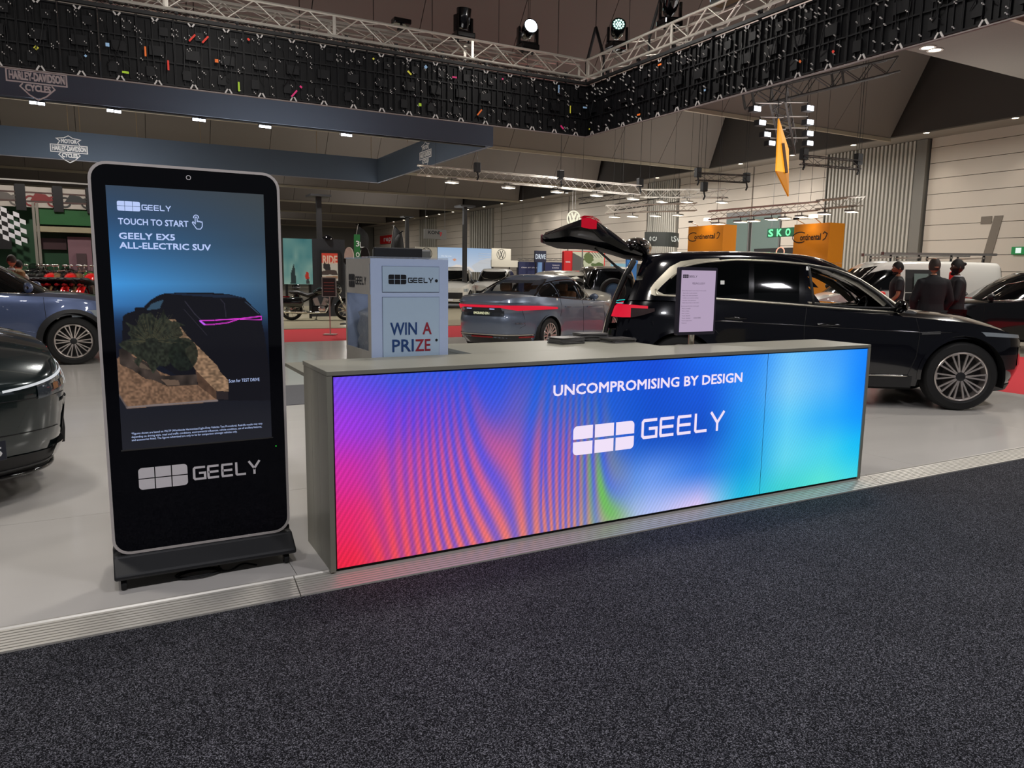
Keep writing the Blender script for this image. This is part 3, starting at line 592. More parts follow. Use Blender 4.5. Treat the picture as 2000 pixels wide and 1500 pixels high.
# ================================================================ LED banner ring overhead
RX, RY, RZ0, RZ1 = 8.59, 12.84, 4.20, 5.18
lb = thing('led_banner_ring', 'black backed LED banner ring hanging over the stand, seen from behind', 'led banner', (RX, RY, RZ0))
pb = mat('panel_back', (7, 7, 10), .6, var=.3, spec=.25); pr = mat('panel_rib', (12, 12, 15), .5, var=.2, spec=.25); ps = mat('clip_and_glint', (185, 180, 178), .4)
H = RZ1-RZ0
def panel_mesh(seed):
    r = random.Random(seed); m = MB(); m.mi = 0; m.bb(0.002, .498, 0.02, .06, 0.005, H-.005); m.mi = 1
    for x in (.0, .484): m.bb(x+.002, x+.014, -.015, .02, 0.005, H-.005)
    for z in (.02, .34, .64, H-.035): m.bb(.016, .484, -.01, .02, z, z+.02)
    for x in (.12, .2, .3, .38): m.bb(x, x+.012, -.004, .02, .06, H-.06)
    m.bb(.15, .35, -.035, .019, .42, .56); m.bb(.1, .22, -.02, .019, .12, .26); m.bb(.3, .42, -.02, .019, .72, .84)
    for k in range(2):
        x, y = r.uniform(.05, .45), r.uniform(.05, .45); m.path([(x+(y-x)*t, -.03-.03*sin(pi*t), r.uniform(.5, .9)*(1-t)+.2*t-.08*sin(pi*t)) for t in (0, .25, .5, .75, 1)], .006, 4)
    m.mi = 2
    for sg in (-1, 1):
        m.beam((.25+sg*.012, -.02, H-.07), (.25+sg*.045, -.02, H-.025), .022, .01, (0, 1, 0)); m.beam((.25+sg*.012, -.02, .07), (.25+sg*.05, -.02, .005), .022, .01, (0, 1, 0))
    for k in range(13):  # pale box pairs stand in for small light reflections on the panel backs
        x, z = r.choice((.03, .13, .21, .31, .4, .47, r.random()*.46)), r.uniform(.04, H-.08)
        m.bb(x, x+.011, -.04, -.016, z, z+.014); m.bb(x+.02, x+.03, -.04, -.016, z-.018, z-.006)
    me = bpy.data.meshes.new('led_panel'); me.from_pydata(m.v, [], m.f)
    for k in (pb, pr, ps): me.materials.append(k)
    me.polygons.foreach_set('material_index', m.m); me.update(); return me
pms = [panel_mesh(k) for k in range(5)]
tapes = [emis_ for emis_ in (mat('tape_orange', (235, 110, 30), .6), mat('tape_lime', (170, 210, 40), .6), mat('tape_yellow', (220, 215, 70), .6), mat('tape_pink', (220, 40, 120), .6), mat('tape_red', (220, 50, 30), .6), mat('tape_blue', (150, 190, 230), .6))]
def add_tape(loc, rot, k):
    wv, hv = random.choice(((.05, .05), (.025, .14), (.09, .03), (.03, .03), (.04, .03))); MB().bb(-wv/2, wv/2, -.004, 0, -hv/2, hv/2).build('tape_tag', tapes[k], lb).matrix_local = Matrix.Translation(loc) @ Matrix.Rotation(rot, 4, 'Z') @ Matrix.Rotation(random.choice((0, 0, .7)), 4, 'Y')
for i in range(32):
    o = bpy.data.objects.new('led_panel', pms[i % 5]); COL.objects.link(o); o.parent = lb; o.location = (-.5*(i+1), 0, 0)
    if random.random() < .85: add_tape((-.5*(i+1)+random.uniform(.05, .45), -.045, random.choice((.12, .2, .3, .55, .75, .85))), 0, random.randrange(6))
    if random.random() < .3: add_tape((-.5*(i+1)+random.uniform(.05, .45), -.045, random.uniform(.1, .9)), 0, random.randrange(6))
for i in range(29):
    o = bpy.data.objects.new('led_panel', pms[(i*3+1) % 5]); COL.objects.link(o); o.parent = lb; o.location = (0, -.5*i, 0); o.rotation_euler = (0, 0, -pi/2)
    if random.random() < .45: add_tape((-.045, -.5*i-random.uniform(.05, .45), random.choice((.12, .2, .5, .85))), -pi/2, random.randrange(6))
MB().bb(-16, .08, -.03, .0, -.012, .004).build('bottom_rail', mat('rail_grey', (120, 110, 108), .5), lb); MB().bb(-.03, .0, -14.5, -.03, -.012, .004).build('bottom_rail', mat('rail_grey', (120, 110, 108), .5), lb)
MB().bb(-16, .03, -.06, -.02, H+.0, H+.05).build('top_bar', blackm, lb); MB().bb(-.06, -.02, -14.5, -.06, H, H+.05).build('top_bar', blackm, lb)
# ---------------------------------------------------------------- trusses
tr_m = mat('truss_alu', (205, 200, 190), .4, .6, var=.08); tr_d = mat('truss_black', (45, 42, 40), .5)
def truss(lab, p0, p1, s, r=.024, seg=None, m=tr_m, grp=None, n=6, join=False, hangers=True):
    p0, p1 = Vector(p0), Vector(p1); d = p1-p0; L = d.length; t = thing('truss', lab, 'truss', p0, 0, grp); d.normalize()
    x = d.cross(Z_).normalized(); z = x.cross(d).normalized(); rot = Matrix((d, x*-1, z)).transposed().to_4x4(); t.matrix_world = Matrix.Translation(p0) @ rot
    h = s/2; seg = seg or s; k = max(1, round(L/seg)); seg = L/k
    cs = [(-h, -h), (h, -h), (h, h), (-h, h)]
    for (a, b_) in cs: MB().tube((0, a, b_), (L, a, b_), r, n).build('chord', m, t, smooth=2)
    rb = r*.5
    if join:
        mb = MB()
        for i in range(k):
            for j in range(4):
                A, B = cs[j], cs[(j+1) % 4]
                if i % 2: A, B = B, A
                mb.tube((i*seg, *A), ((i+1)*seg, *B), rb, 4, cap=False)
        mb.build('bracing', m, t)
    else:
        prot = {}
        for j in range(4):
            for par in (0, 1):
                A, B = cs[j], cs[(j+1) % 4]
                if par: A, B = B, A
                mb = MB(); mb.tube((0, *A), (seg, *B), rb, 6, cap=False); prot[j, par] = mb.build('brace', m, t, smooth=True)
        for i in range(k):
            for j in range(4):
                if i < 2: prot[j, i].location = (i*seg, 0, 0)
                else: inst(prot[j, i % 2], 'brace', t, (i*seg, 0, 0))
        for i in range(0, k+1, 6):
            MB().bb(i*seg-.02, i*seg+.02, -h, h, -h-.0, -h+.02).build('end_plate', m, t); MB().bb(i*seg-.025, i*seg+.025, h-.01, h+.01, -h, h).build('end_plate', m, t); MB().bb(i*seg-.025, i*seg+.025, -h-.01, -h+.01, -h, h).build('end_plate', m, t)
    inv = t.matrix_world.inverted()
    if hangers:
        for u in (.08, .92):
            q = p0.lerp(p1, u)+Vector((0, 0, s/2)); MB().tube(inv @ q, inv @ Vector((q.x, q.y, 10.58)), .005, 5).build('suspension_wire', blackm, t)
    return t
TZ = 5.49
truss('long silver box truss above the left run of the LED banner', (8.6, 13.0, TZ), (-7, 13.0, TZ), .33, seg=.42)
truss('silver box truss running toward the viewer above the right run of the LED banner', (8.72, 12.8, TZ), (8.72, -1, TZ), .33, seg=.42)
truss('second silver truss directly behind the long one above the left banner run', (8.3, 13.75, TZ+.08), (-7, 13.75, TZ+.08), .33, seg=.42, join=True)
tr = truss('slim black ladder truss just above the top edge of the banner', (8.5, 12.9, 5.265), (-7, 12.9, 5.265), .09, .01, .14, tr_d, join=True)
for k in range(18):
    x = 8.1-k*.87; t = thing('hanging_clamp', 'black clamp under the left truss, %s from the banner corner' % ORD[k], 'clamp', (x, 12.86, 5.19), 0, 'clamps of the left banner run')
    MB().bb(-.025, .025, -.03, .03, .08, .18).build('jaw', blackm, t); MB().tube((0, 0, 0), (0, 0, .09), .012).build('drop_rod', blackm, t); MB().lathe([(.03, -.015), (.03, .015), (.02, .015), (.02, -.015), (.03, -.015)], (0, 0, .02), 'y', 12).build('shackle', blackm, t)
for k in range(12):
    y = 12.2-k*.95; t = thing('hanging_clamp', 'black clamp under the right truss, %s from the banner corner' % ORD[k], 'clamp', (8.62, y, 5.19), 0, 'clamps of the right banner run')
    MB().bb(-.03, .03, -.025, .025, .08, .18).build('jaw', blackm, t); MB().tube((0, 0, 0), (0, 0, .09), .012).build('drop_rod', blackm, t); MB().lathe([(.03, -.015), (.03, .015), (.02, .015), (.02, -.015), (.03, -.015)], (0, 0, .02), 'x', 12).build('shackle', blackm, t)
def moving_head(px, py, plane, lab, lit=None, yaw=0, tilt=0, scale=1):
    p = atY(px, py, 13.0) if plane == 'y' else atX(px, py, 8.72)
    t = thing('moving_head_light', lab, 'stage light', (p.x, p.y, 5.69)); s = scale
    MB().bb(-.16*s, .16*s, -.12*s, .12*s, .0, .09*s).build('base', black, t, bevel=.02); 
    for a in (-.09, .09): MB().tube((a*s, 0, -.06), (a*s, 0, .0), .02, 8).build('clamp', blackm, t)
    yk = MB()
    for sg in (-1, 1): yk.bb(sg*.15*s-.022*s, sg*.15*s+.022*s, -.05*s, .05*s, .08*s, .34*s)
    yk.bb(-.17*s, .17*s, -.05*s, .05*s, .09*s, .13*s); yk = yk.build('yoke', black, t, bevel=.012); yk.rotation_euler = (0, 0, yaw)
    hd = MB(); hd.lathe([(0, -.15*s), (.08*s, -.14*s), (.11*s, -.05*s), (.115*s, .05*s), (.12*s, .15*s), (.105*s, .155*s)], (0, 0, 0), 'z', 20)
    hd = hd.build('head', black, t, smooth=2, loc=(0, 0, .3*s)); hd.rotation_euler = (tilt, 0, yaw)
    ln_ = MB(); ln_.lathe([(.104*s, 0), (.1*s, .004), (0, .006)], (0, 0, .15*s), 'z', 20)
    ln_.build('lens', lit or glassd, hd)
    if lit and lit.name == 'led_cells':
        bpy.data.objects.remove([c_ for c_ in COL.objects if c_.parent == hd][0]); MB().lathe([(.104*s, 0), (0, .003)], (0, 0, .15*s), 'z', 20).build('lens', mat('lens_backing', (60, 110, 100), .3), hd)
        d_ = MB()
        for rr_, kk in ((0, 1), (.038, 6), (.078, 12)):
            for q_ in range(kk): d_.lathe([(.015*s, 0), (0, .004)], (rr_*s*cos(2*pi*q_/kk), rr_*s*sin(2*pi*q_/kk), .155*s), 'z', 8)
        d_.build('led_cells', lit, hd)
    return t
whit = emis('lamp_white', (225, 238, 255), 9); cells = emis('led_cells', (205, 250, 240), 3)
moving_head(905, 75, 'y', 'unlit black moving head light standing on the truss, head pointing up', None, .3, .1, 1.15)
moving_head(1030, 100, 'y', 'black moving head light with a brilliant white round lens', whit, -.15, 1.35, 1.2)
moving_head(1205, 88, 'x', 'black moving head light with a round lens of pale green dots', cells, -.5, 1.25, 1.15)
moving_head(1308, 40, 'x', 'black moving head light at the top edge, right of the dotted lens', whit, -.5, .9, 1.15)
p = atY(784, 60, 13.0); t = thing('flood_light', 'flat black flood light fixed on top of the left truss', 'stage light', (p.x, 13.0, 5.67)); MB().bb(-.16, .16, -.09, .09, .08, .17).build('housing', black, t, bevel=.02); MB().tube((0, 0, -.02), (0, 0, .09), .025).build('stem', blackm, t); MB().bb(-.06, .06, -.05, .05, -.02, .02).build('clamp', blackm, t)
for (px, py) in ((1425, 30),): 
    p = atX(px, py, 8.72); t = thing('control_box', 'black control box with a lime tag sitting on the right truss', 'box', (8.72, p.y, 5.67)); MB().bb(-.15, .15, -.3, .3, 0, .25).build('case', black, t, bevel=.02); MB().bb(-.152, -.151, -.06, .04, .1, .16).build('tag', tapes[1], t); MB().bb(-.155, -.15, -.22, -.1, .08, .18).build('socket_panel', dark, t)
for (px, py, pl) in ((1163, 85, 'x'), (1290, 60, 'x')):
    p = atX(px, py, 8.72); z = p.z; t = thing('hoist_bridle', 'black A-shaped hoist bridle on the right truss %s' % ('at the banner corner' if px < 1200 else 'between the two lit moving heads'), 'rigging', (8.72, p.y, 5.66))
    for a in (-.3, .3): MB().tube((0, a, 0), (0, 0, .62), .03, 8).build('leg', blackm, t); MB().tube((0, a, -.36), (0, a, .03), .022, 8).build('strap', blackm, t)
    MB().tube((0, 0, .6), (0, 0, 4.2), .008, 6).build('chain', blackm, t)
for k, x in enumerate((8.3, 5.6, 4.5, 3.2, 1.5, -.4)):
    MBx = MB().tube((x, 13.5+.1*k, 5.6), (x, 13.5+.1*k, 10.6), .007, 5); tag(MBx.build('hanging_wire', blackm), 'thin vertical wire above the left truss, %s from the banner corner' % ORD[k], 'wire', 'truss suspension wires')
# ================================================================ vehicles
def pchip(pts):
    xs = [p[0] for p in pts]; ys = [p[1] for p in pts]; n = len(xs)
    h = [xs[i+1]-xs[i] for i in range(n-1)]; d = [(ys[i+1]-ys[i])/h[i] for i in range(n-1)]
    m = [d[0]]+[0 if d[i-1]*d[i] <= 0 else 2*d[i-1]*d[i]/(d[i-1]+d[i]) for i in range(1, n-1)]+[d[-1]]
    def f(x):
        if x <= xs[0]: return ys[0]
        if x >= xs[-1]: return ys[-1]
        i = 0
        while x > xs[i+1]: i += 1
        t = (x-xs[i])/h[i]; t2 = t*t; t3 = t2*t
        return ys[i]*(2*t3-3*t2+1)+h[i]*m[i]*(t3-2*t2+t)+ys[i+1]*(3*t2-2*t3)+h[i]*m[i+1]*(t3-t2)
    return f
ARCH = 1.13
class Shape:
    """analytic car skin: lower body (plan superellipse per height) and glasshouse on top"""
    def __init__(s, d):
        s.d = d; s.belt = pchip(d['belt']); s.roof = pchip(d['roof']); s.xf = pchip(d['xf']); s.xr = pchip(d['xr']); s.w = pchip(d['w'])
        s.nf = d.get('nf', 3.6); s.nr = d.get('nr', 4.2); s.gf = pchip(d['gf']); s.gr = pchip(d['gr']); s.gw = pchip(d['gw']); s.gnf = d.get('gnf', 3.5); s.gnr = d.get('gnr', 4)
        s.R = d['R']; s.wx = d['wx']; s.sill = pchip(d.get('sill', [(-3, .24), (3, .24)])); s.crown = pchip(d['crown']); s.gtaper = pchip(d.get('gtaper', [(-3, 1), (3, 1)]))
    def zlow(s, x):
        z = s.sill(x)
        for c in s.wx:
            a = s.R*ARCH
            if abs(x-c) < a: z = max(z, s.R*1.0+sqrt(a*a-(x-c)**2))
        return z
    def y(s, x, z):
        W = s.w(z); xm = 0
        u, n = ((x-xm)/(s.xf(z)-xm), s.nf) if x > xm else ((xm-x)/(xm-s.xr(z)), s.nr)
        u = min(abs(u), 1); y = W*(1-u**n)**(1/n)
        for c in s.wx:
            r = sqrt((x-c)**2+(z-s.R)**2); a = s.R*ARCH
            if r < a*1.5 and z < s.belt(x)-.05: y += .022*max(0, 1-(r-a)/(a*.5))**2*(1 if r > a else 1)
        return y
    def end(s, e, phi, z, off=0):
        """point on front (e=1) / rear (e=-1) skin; phi degrees from centre towards the sides, signed"""
        W = s.w(z); n = s.nf if e > 0 else s.nr; a = s.xf(z) if e > 0 else -s.xr(z); p = radians(abs(phi)); sg = 1 if phi >= 0 else -1
        c, q = max(cos(p), 1e-6), max(sin(p), 1e-6); x = a*c**(2/n); y = W*q**(2/n)
        nx, ny = c**(2-2/n)/a, q**(2-2/n)/W; L = sqrt(nx*nx+ny*ny); x += off*nx/L; y += off*ny/L
        return Vector((e*x, sg*y, z))
    def endy(s, e, yy, z, off=0):
        W = s.w(z); n = s.nf if e > 0 else s.nr; u = min(abs(yy)/W, .9999); a = s.xf(z) if e > 0 else -s.xr(z)
        return Vector((e*(a*(1-u**n)**(1/n)+off), yy, z))
    def gp(s, t, p_):  # glasshouse side/corner point at level t, ring param p_ in [0,1] front centre -> rear centre
        pass
    def gy(s, x, z):
        zb, zr = s.belt(x)-.03, s.roof(x); t = min(max((z-zb)/max(zr-zb, .01), 0), 1); W = s.gw(t)*s.gtaper(x); F, Rr = s.gf(t), s.gr(t); xm = (F+Rr)/2
        u, n = ((x-xm)/(F-xm), s.gnf) if x > xm else ((xm-x)/(xm-Rr), s.gnr); u = min(abs(u), 1)
        return W*(1-u**n)**(1/n)
    def gend(s, e, yy, t, off=0):
        F, Rr = s.gf(t), s.gr(t); xm = (F+Rr)/2; n = s.gnf if e > 0 else s.gnr; W = s.gw(t)*s.gtaper(F if e > 0 else Rr); u = min(abs(yy)/W, .9999)
        x = xm+e*((abs((F if e > 0 else Rr)-xm))*(1-u**n)**(1/n)+off); zb, zr = s.belt(x)-.03, s.roof(x); return Vector((x, yy, zb+(zr-zb)*t+off))
def ring_tokens(x0, x1, step, ncorner=10):
    """half ring: corner samples front, side samples, corner samples rear"""
    us = .84
    tk = [('f', k/ncorner) for k in range(ncorner)]
    n = max(2, int((x1-x0)/step)); tk += [('s', x1-(x1-x0)*k/n) for k in range(n+1)]
    tk += [('r', 1-k/ncorner) for k in range(1, ncorner+1)]; return tk
def build_skin(sh, root, paint, res=.05, holes=(), rearhole=None, lv=14, body_name='body'):
    d = sh.d; m = MB(); x1 = d['xf'][1][1]*.72; x0 = d['xr'][1][1]*.78
    tk = ring_tokens(x0, x1, res, 12)
    def pt(tok, t):
        k, v = tok
        if k == 's':
            x = v; zl = sh.zlow(x); z = zl+(sh.belt(x)-zl)*t; return (x, sh.y(x, z), z)
        e = 1 if k == 'f' else -1; a_ = sh.xf if e > 0 else sh.xr; n = sh.nf if e > 0 else sh.nr; xs_ = x1 if e > 0 else x0
        xq = a_(.6)
        for _ in range(3):
            zl = sh.zlow(xq); z = zl+(sh.belt(xq)-zl)*t; A = abs(a_(z)); W = sh.w(z)
            us = abs(xs_)/A; ph1 = math.acos(min(1, us**(n/2))); ph = ph1*(1-(1-v))*1.0 if True else 0
            ph = ph1*v; c = max(cos(ph), 0); q = max(sin(ph), 0); xq = e*A*c**(2/n); y = W*q**(2/n)
        if abs(abs(v)-1) < .001: y = sh.y(xq, z)
        bl = max(0, v-.6)/.4; y = y*(1-bl)+sh.y(xq, z)*bl
        return (xq, y, z)
    rows = [[pt(tok, t/lv) for tok in tk] for t in range(lv+1)]
    for r in rows:
        pass
    full = [r+[(x, -y, z) for x, y, z in reversed(r[1:-1])] for r in rows]
    def drop(m_, test):
        keep = [i for i, f in enumerate(m_.f) if not test([sum(m_.v[j][k] for j in f)/len(f) for k in range(3)])]
        m_.f = [m_.f[i] for i in keep]; m_.m = [m_.m[i] for i in keep]
    m.grid(full, True)
    # deck (bonnet, boot, cowl)
    N = 10; cs = [-1, -.93, -.75, -.5, -.25, 0, .25, .5, .75, .93, 1]; top = rows[-1]
    m.grid([[(x, y*c, z+sh.crown(x)*(1-abs(c)**2.6)*min(1, y/.5)) for c in cs] for x, y, z in top])
    if rearhole: drop(m, rearhole)
    body = m.build(body_name, paint, root, smooth=2)
    bm = bmesh.new(); bm.from_mesh(body.data); bmesh.ops.remove_doubles(bm, verts=bm.verts, dist=.0015); bmesh.ops.recalc_face_normals(bm, faces=bm.faces); bm.to_mesh(body.data); bm.free(); body.data.shade_smooth(); body.data.set_sharp_from_angle(angle=radians(38))
    # glasshouse
    g = MB(); P = 44; LT = 14; ts = [0, .08, .17, .26, .35, .44, .53, .62, .7, .78, .85, .91, .95, .98, 1]
    rows = []
    for t in ts:
        F, Rr = sh.gf(t), sh.gr(t); xm = (F+Rr)/2; r = []
        for k in range(P+1):
            ph = pi*k/P
            # even spread: blend between angle and linear x
            cx = cos(ph); e = 1 if cx >= 0 else -1; n = sh.gnf if e > 0 else sh.gnr
            A = (F-xm) if e > 0 else (xm-Rr); ux = min(1, abs(cx)**.8)
            if ux > .8: 
                f_ = (ux-.8)/.2; ux = (1-(1-f_)**2.2)*.2+.8
            x = xm+e*A*ux; W = sh.gw(t)*sh.gtaper(x); y = W*(max(0, 1-ux**n))**(1/n)
            zb, zr = sh.belt(x)-.03, sh.roof(x); r.append((x, y, zb+(zr-zb)*t))
        rows.append(r)
    full = [r+[(x, -y, z) for x, y, z in reversed(r[1:-1])] for r in rows]; g.grid(full, True)
    gcrown = d.get('gcrown', .035)
    g.grid([[(x, y*c, z+gcrown*(1-abs(c)**2.4)*min(1, y/.3)) for c in cs] for x, y, z in rows[-1]])
    if holes: drop(g, lambda c: any(in_poly2(c[0], c[2], h) for h in holes) and abs(c[1]) > .45)
    if rearhole: drop(g, rearhole)
    gh = g.build('cabin_shell', paint, root, smooth=2)
    bm = bmesh.new(); bm.from_mesh(gh.data); bmesh.ops.remove_doubles(bm, verts=bm.verts, dist=.0015); bmesh.ops.recalc_face_normals(bm, faces=bm.faces); bm.to_mesh(gh.data); bm.free(); gh.data.shade_smooth(); gh.data.set_sharp_from_angle(angle=radians(38))
    # under tray and wheel housings
    u = MB(); Wd = sh.w(.5)*.8
    xs_ = [d['xr'][1][1]*.9, sh.wx[0]-sh.R*1.2, sh.wx[0]+sh.R*1.2, sh.wx[1]-sh.R*1.2, sh.wx[1]+sh.R*1.2, d['xf'][1][1]*.88]
    u.bb(xs_[2], xs_[3], -Wd, Wd, .2, .5); u.bb(xs_[0], xs_[1], -Wd*.8, Wd*.8, .28, .6); u.bb(xs_[4], xs_[5], -Wd*.75, Wd*.75, .24, .55); u.bb(xs_[0], xs_[5], -Wd*.6, Wd*.6, .3, .62)
    u.build('underbody', rubber, root)
    return body, gh
def in_poly2(x, y, poly):
    c = False; n = len(poly)
    for i in range(n):
        x1, y1 = poly[i]; x2, y2 = poly[i-1]
        if (y1 > y) != (y2 > y) and x < (x2-x1)*(y-y1)/(y2-y1)+x1: c = not c
    return c
def wheel(sh, root, x, sg, tyre_w=.23, spokes=10, style='pair', rim_m=alu, back=None, cheap=False, wide=.93):
    R = sh.R; yo = sg*(sh.w(.5)*wide); rr = R*.72
    f = lambda h: -sg*h   # h grows inwards
    o = thing('wheel', '', ''); del o['label']; del o['category']; bpy.data.objects.remove(o)
    n = 40 if not cheap else 20; t = MB()
    t.lathe([(rr, f(.015)), (rr+.02, f(.0)), (R*.93, f(.006)), (R*.985, f(.03)), (R, f(.06)), (R, f(tyre_w-.06)), (R*.98, f(tyre_w-.02)), (rr, f(tyre_w))], (0, 0, 0), 'y', n)
    ty = t.build('wheel', rubber, root, smooth=2, loc=(x, yo, R))
    r = MB(); r.lathe([(rr, f(.012)), (rr*.965, f(.004)), (rr*.93, f(.012)), (rr*.9, f(.12)), (rr*.9, f(tyre_w))], (0, 0, 0), 'y', n); r.build('rim', rim_m, ty, smooth=2)
    b_ = MB(); b_.lathe([(rr*.9, f(.13)), (0, f(.13))], (0, 0, 0), 'y', n); b_.build('wheel_well', back or blackm, ty)
    if not cheap:
        MB().lathe([(rr*.62, f(.1)), (0, f(.1))], (0, 0, 0), 'y', 24).build('brake_disc', mat('brake_steel', (70, 68, 66), .4, .8), ty)
    sp = MB()
    if style == 'pair':
        for dv in (-1, 1):
            a0, a1 = dv*.035, dv*.12
            p0 = (rr*.16*cos(a0*2), rr*.16*sin(a0*2)); p1 = (rr*.95*cos(a1), rr*.95*sin(a1))
            sp.beam((p0[0], f(.035), p0[1]), (p1[0], f(.018), p1[1]), .017*R/.38, .022, (0, 1, 0))
        sp.beam((rr*.93*cos(.12), f(.018), rr*.93*sin(.12)), (rr*.93*cos(.12), f(.018), -rr*.93*sin(.12)), .018, .02, (0, 1, 0))
    else:
        sp.beam((rr*.14, f(.04), 0), (rr*.96, f(.018), 0), .026*R/.35, .02, (0, 1, 0))
        if style == 'y': sp.beam((rr*.5, f(.03), 0), (rr*.93, f(.02), rr*.22), .02, .018, (0, 1, 0))
    s0 = sp.build('spoke', rim_m, ty)
    for k in range(1, spokes): inst(s0, 'spoke', ty, (0, 0, 0), (0, 2*pi*k/spokes, 0))
    h = MB(); h.lathe([(rr*.2, f(.06)), (rr*.19, f(.024)), (rr*.1, f(.018)), (0, f(.018))], (0, 0, 0), 'y', 20); h.build('hub_cap', dark, ty, smooth=2)
    return ty
def side_patch(sh, cols, off, kind='g', sg=-1, n=5):
    """cols: (x, z0, z1) or (xb, z0, xt, z1)"""
    f = sh.gy if kind == 'g' else sh.y; rows = []
    for c in cols:
        xb, z0, xt, z1 = c if len(c) == 4 else (c[0], c[1], c[0], c[2]); r = []
        for k in range(n+1):
            x, z = xb+(xt-xb)*k/n, z0+(z1-z0)*k/n; r.append((x, sg*(f(x, z)+off), z))
        rows.append(r)
    return rows
def side_line(sh, pts, r, m, kind='g', sg=-1, off=.002, n=6, closed=False):
    f = sh.gy if kind == 'g' else sh.y; P = []
    for (x1, z1), (x2, z2) in zip(pts, pts[1:]):
        k = max(1, int(sqrt((x2-x1)**2+(z2-z1)**2)/.07))
        for i in range(k): x, z = x1+(x2-x1)*i/k, z1+(z2-z1)*i/k; P.append((x, sg*(f(x, z)+off), z))
    x, z = pts[-1]; P.append((x, sg*(f(x, z)+off), z)); m.path(P, r, n, closed); return m
def end_patch(sh, e, rows, off):  # rows of (phi,z)
    return [[sh.end(e, p, z, off) for p, z in r] for r in rows]
def interp_cols(bot, top, xs):
    fb, ft = pchip(bot), pchip(top); return [(x, fb(x), ft(x)) for x in xs]
def add_arches(sh, root, col, wd=.05, sides=(-1, 1), off=.006):
    for c in sh.wx:
        for sg in sides:
            a = sh.R*ARCH; rows = []
            for k in range(25):
                th = radians(-6+192*k/24); r = []
                for q in (a-.012, a+wd*.5, a+wd):
                    x, z = c+q*cos(th), max(sh.R+q*sin(th), sh.sill(c)-.02); r.append((x, sg*(sh.y(x, z)+off), z))
                rows.append(r)
            MB().grid(rows).build('arch_trim', col, root, smooth=True)
def liners(sh, root):
    for c in sh.wx:
        a = sh.R*ARCH+.02; rows = []
        for k in range(17):
            th = radians(-15+210*k/16); rows.append([(c+a*cos(th), y, max(sh.R+a*sin(th), .12)) for y in (-sh.w(.5)*.97, -sh.w(.5)*.55, sh.w(.5)*.55, sh.w(.5)*.97)])
        m = MB(); m.grid(rows); m.build('wheel_housing', rubber, root, smooth=True)
def mirror_cap(sh, root, x, z, m, sg=-1, s=1):
    y = sg*(sh.gy(x, z)+.12*s); o = MB(); rows = []
    for i in range(9):
        t = i/8; sc = sin(pi*min(max(t, .04), .96))**.5; rows.append([(x+.02+(.075*s)*sc*cos(a)*(1.0 if cos(a) > 0 else .55), y+sg*(t-.5)*.2*s, z+.02+.065*s*sc*sin(a)*(1+.2*t)) for a in np.linspace(0, 2*pi, 14)[:-1]])
    o.grid(rows, True); o = o.build('mirror', m, root, smooth=True); k = MB(); k.beam((x, sg*(sh.gy(x, z)-.02), z-.05), (x, y-sg*.04, z-.03), .05, .03); k.build('mirror_stalk', black, o)
def seats(root, m, zs, xs, ys=(-.38, .38), h=.62):
    for x in xs:
        for y in ys:
            b_ = MB(); b_.box((x-.08, y, zs+.3), (.14, .46, h), (Vector((.97, 0, -.22)), Y_, Vector((.22, 0, .97)))); b_.box((x-.02+.2, y, zs), (.5, .48, .14)); o = b_.build('seat', m, root, bevel=.04)
            MB().box((x-.2, y, zs+h-.0+.08), (.09, .26, .16)).build('headrest', m, o, bevel=.03)
CARS = {}
